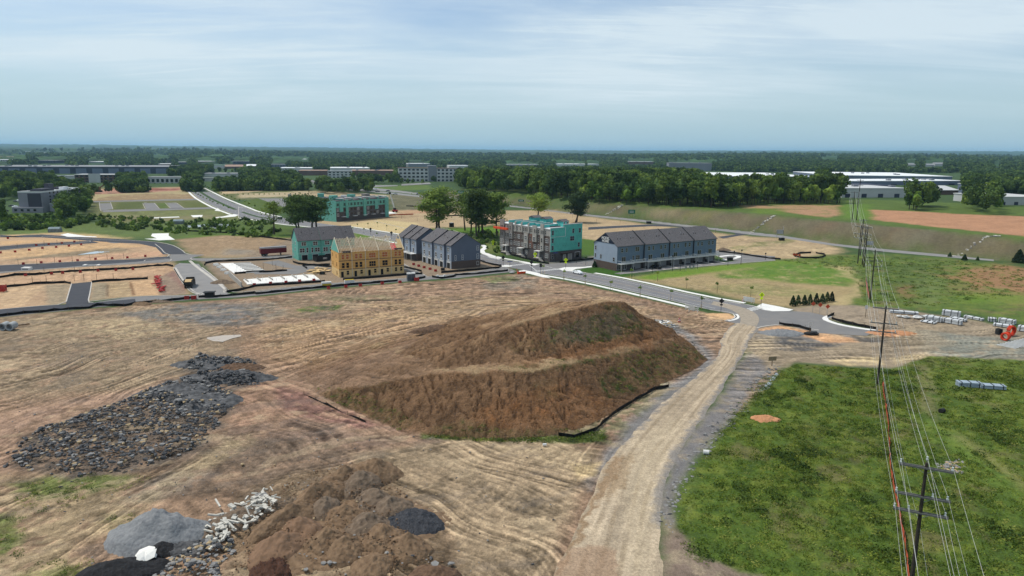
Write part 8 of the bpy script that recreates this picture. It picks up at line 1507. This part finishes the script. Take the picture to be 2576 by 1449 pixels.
BN_=[(2238,787,2310,793,2,5,.17,'longest white pipe bundle, leftmost by the power pole'),(2326,806,2367,812,4,6,.16,'tall white and blue pipe stack behind the rounded bundle'),(2315,810,2350,816,1,6,.22,'low white pipe row in front of the tall stack'),(2369,793,2414,799,5,6,.15,'neat tall pipe stack at the back of the yard'),(2370,811,2416,819,4,6,.15,'pale blue pipe stack in the middle front'),(2388,803,2428,810,2,6,.15,'half hidden pipe stack between the middle ones'),(2424,799,2469,808,2,5,.15,'low pipe stack on the grass right of the middle'),(2486,809,2506,811,3,6,.16,'short pale pipe stack'),(2510,811,2550,818,4,6,.15,'pipe stack beside the short pale one'),(2498,820,2543,826,2,7,.15,'white pipe stack in front of the right pair'),(2559,832,2610,840,4,7,.16,'pipe stack cut by the right edge')]
for a_ in BN_:bundle(*a_)
bundle(2411,974,2470,977,4,7,.12,'left half of the lone pipe bundle in the near right meadow',M_PIPB);bundle(2466,978,2531,982,3,7,.12,'right half of the lone pipe bundle in the near right meadow',M_PIPB)
for i in range(13):
 a,c=W(2508+7*i,868-1.6*i),W(2556+7*i,878-1.6*i);tag(MB().tube([(0,0,.14),(c[0]-a[0],c[1]-a[1],.14)],.12,7,M_PIPW).build('pipe',loc=tuple(a)),'loose white pipe, %s from the left in the row before the orange coil'%nth(i),'pipe','loose white pipes on the ground')
rg=np.random.default_rng(12)
for i,(u_,v_,s_)in enumerate([(2262,793,1.2),(2280,795,1.6),(2330,795,2.4),(2345,797,2.2),(2306,797,1.8)]):
 vs,fs=ico(.8,(0,0,.3),2,(1.6,1,.5));vs=[tuple(np.array(p)*(1+rg.uniform(-.3,.3)))for p in vs];g=W(u_,v_+4);t=MB().add(vs,fs,M_TRIM).build('plastic_sheet',loc=tuple(g),scale=s_*.6);tag(t,'crumpled white plastic wrap, %s from the left among the pipe stacks'%nth(i),'plastic wrap','crumpled plastic wraps')
M_COIL=mat('orange_conduit',S(226,66,30),.5,.08,3)
def coil(lb,u_,v_,R,n,w_,flat,rot,m,z=0):
 g=W(u_,v_);t=thing('conduit_coil',lb,'coil',(g[0],g[1],z),rot)
 for k in range(n):
  rr_=R-.11*(k%3);off=(k//3)*.2;pts_=[]
  for j in range(25):
   a=2*math.pi*j/24;pts_.append((rr_*math.cos(a),off,rr_*math.sin(a)+R)if not flat else(rr_*math.cos(a),rr_*math.sin(a),.15+off))
  MB().tube(pts_,.09,5,m,cap=False).build('loop',parent=t)
coil('upright orange conduit coil behind the lying one',2546,845,1.35,15,.2,False,.4,M_COIL);coil('orange conduit coil tipped on its side, left one',2526,856,1.0,18,.2,False,-1.0,M_COIL);coil('black hose coil stack left of the orange coils',2512,840,.8,21,.2,True,0,M_SBLK)
vs,fs=ico(1,(0,0,.4),2,(1.9,1.0,.5));tag(MB().add([tuple(np.array(p)*(1+rg.uniform(-.2,.2)))for p in vs],fs,M_SBLK).build('fabric_heap',loc=tuple(W(2042,842))),'crumpled black fabric heap on the orange clay','fabric heap')
rocks('loose_stones',[(1640,803),(1685,806),(1708,820),(1672,822)],.7,.4,.9,'white broken concrete scattered behind the mound',720,kinds=(0,4),keep=.7)
# ================================================================== the power line
M_ARM=mat('crossarm_grey',S(116,116,114),.8,.1,1);M_POLE=mat('pole_wood',S(62,56,50),.95,.25,3);M_INS=mat('insulator',S(196,204,206),.3,.05);M_WIRE=mat('wire_aluminium',S(206,206,204),.5,.05)
PO=[W(2331,1169,16.8)[:2],W(2229,772,16.8)[:2],W(2189,755)[:2],W(2179,570.5,16.8)[:2],W(2170,541,17.5+4)[:2]]
prev=PO[0]+(PO[0]-PO[1])*1.0;far_=W(2152,466,30)[:2];POS=[prev]+PO+[far_]
dl=PO[2]-PO[0];la=math.atan2(dl[1],dl[0])
def arm(z,halfL,dbl):
 a=MB();
 for dy_ in((-.16,.16)if dbl else(0,)):a.box(-halfL,halfL,dy_-.05,dy_+.05,z-.09,z+.09,M_ARM)
 return a
PTS=[]
for i,p in enumerate(POS):
 zb=float(terr(np.array([p[0]]),np.array([p[1]]))[0]);H_=16.8;rot=la-math.pi/2;nn_=np.array([math.cos(rot),math.sin(rot)]);at_z=[(-2.3,H_-.2),(0,H_+.5),(2.3,H_-.2),(-2.4,H_-3.4),(.9,H_-3.4),(2.2,H_-3.4),(-2.4,H_-5.2),(-1.1,H_-5.2),(2.2,H_-5.2),(.15,H_-7.4)]
 PTS.append([(p[0]+nn_[0]*a_,p[1]+nn_[1]*a_,zb+z_a+.35)for a_,z_a in at_z])
 if i==0:continue
 lb=['','nearest tall wooden utility pole with three crossarms','second utility pole with crossarms, standing at the far edge of the near meadow','third utility pole of the line on the green meadow','fourth utility pole of the line below the bank','fifth utility pole of the line on the bank','farthest utility pole of the line before the woods'][i]
 t=thing('utility_pole',lb,'utility pole',(p[0],p[1],zb),rot,'utility poles of the power line');MB().tube([(0,0,-1),(0,0,H_*.5),(0,0,H_+.2)],[.24,.2,.15],9,M_POLE).build('shaft',parent=t)
 for z_a,hl in((H_-.35,2.4),(H_-3.55,2.5),(H_-5.35,2.5)):arm(z_a,hl,i<3).build('crossarm',parent=t)
 for z_a in(H_-.35,H_-3.55,H_-5.35):
  for s_ in(-1,1):MB().bar((s_*1.0,.18,z_a-.1),(0,.18,z_a-.75),.04,.04,M_GAR).build('brace',parent=t)
 for a_,z_a in at_z[:9]:MB().tube([(a_,0,z_a-.1),(a_,0,z_a+.08),(a_,0,z_a+.2),(a_,0,z_a+.38)],[.05,.13,.08,.11],7,M_INS).build('insulator',parent=t)
for i in range(len(POS)-1):
 for k in range(10):
  a,c=np.array(PTS[i][k]),np.array(PTS[i+1][k]);L_=np.hypot(*(c-a)[:2]);sag=min(3.2,L_*.017+(.4 if k>5 else 0));pp=[tuple(a+(c-a)*f-np.array([0,0,4*sag*f*(1-f)]))for f in np.linspace(0,1,15)]
  tag(MB().tube(pp,.013 if i<2 else(.02 if i<4 else .03),5,M_WIRE,cap=False).build('overhead_wire'),'overhead wire, %s of ten in the %s span of the power line'%(nth(k),nth(i)),'wire','overhead wires')
for(u_,v_,H_,lb)in((2154.5,554,24,'tall dark pole on the plateau left of the line'),(2163.4,642.5,17.5,'dark pole with a white guard at its foot by the toe road'),(2173,672,17.5,'slim pole standing between the third and fourth poles')):
 g=at(u_,v_);t=thing('utility_pole',lb,'utility pole',g,la-math.pi/2,'utility poles of the power line');MB().tube([(0,0,-1),(0,0,H_)],[.28,.18],8,M_POLE).build('shaft',parent=t)
 for z_a in(H_-.6,H_-3.6):MB().box(-1.8,1.8,-.08,.08,z_a-.1,z_a+.1,M_GAR).build('crossarm',parent=t)
# ================================================================== the air
hz_m=bpy.data.materials.new('haze');hz_m.use_nodes=True;N=hz_m.node_tree.nodes;N.clear();pv=N.new('ShaderNodeVolumePrincipled');pv.inputs['Color'].default_value=(.44,.75,1.0,1);pv.inputs['Density'].default_value=4.8e-5;pv.inputs['Anisotropy'].default_value=.1;ou=N.new('ShaderNodeOutputMaterial');hz_m.node_tree.links.new(pv.outputs[0],ou.inputs['Volume'])
hb=MB().box(-62000,62000,-62000,62000,-12,235,hz_m).build('haze');tag(hb,'thin pale blue air over the whole land',kind='stuff')
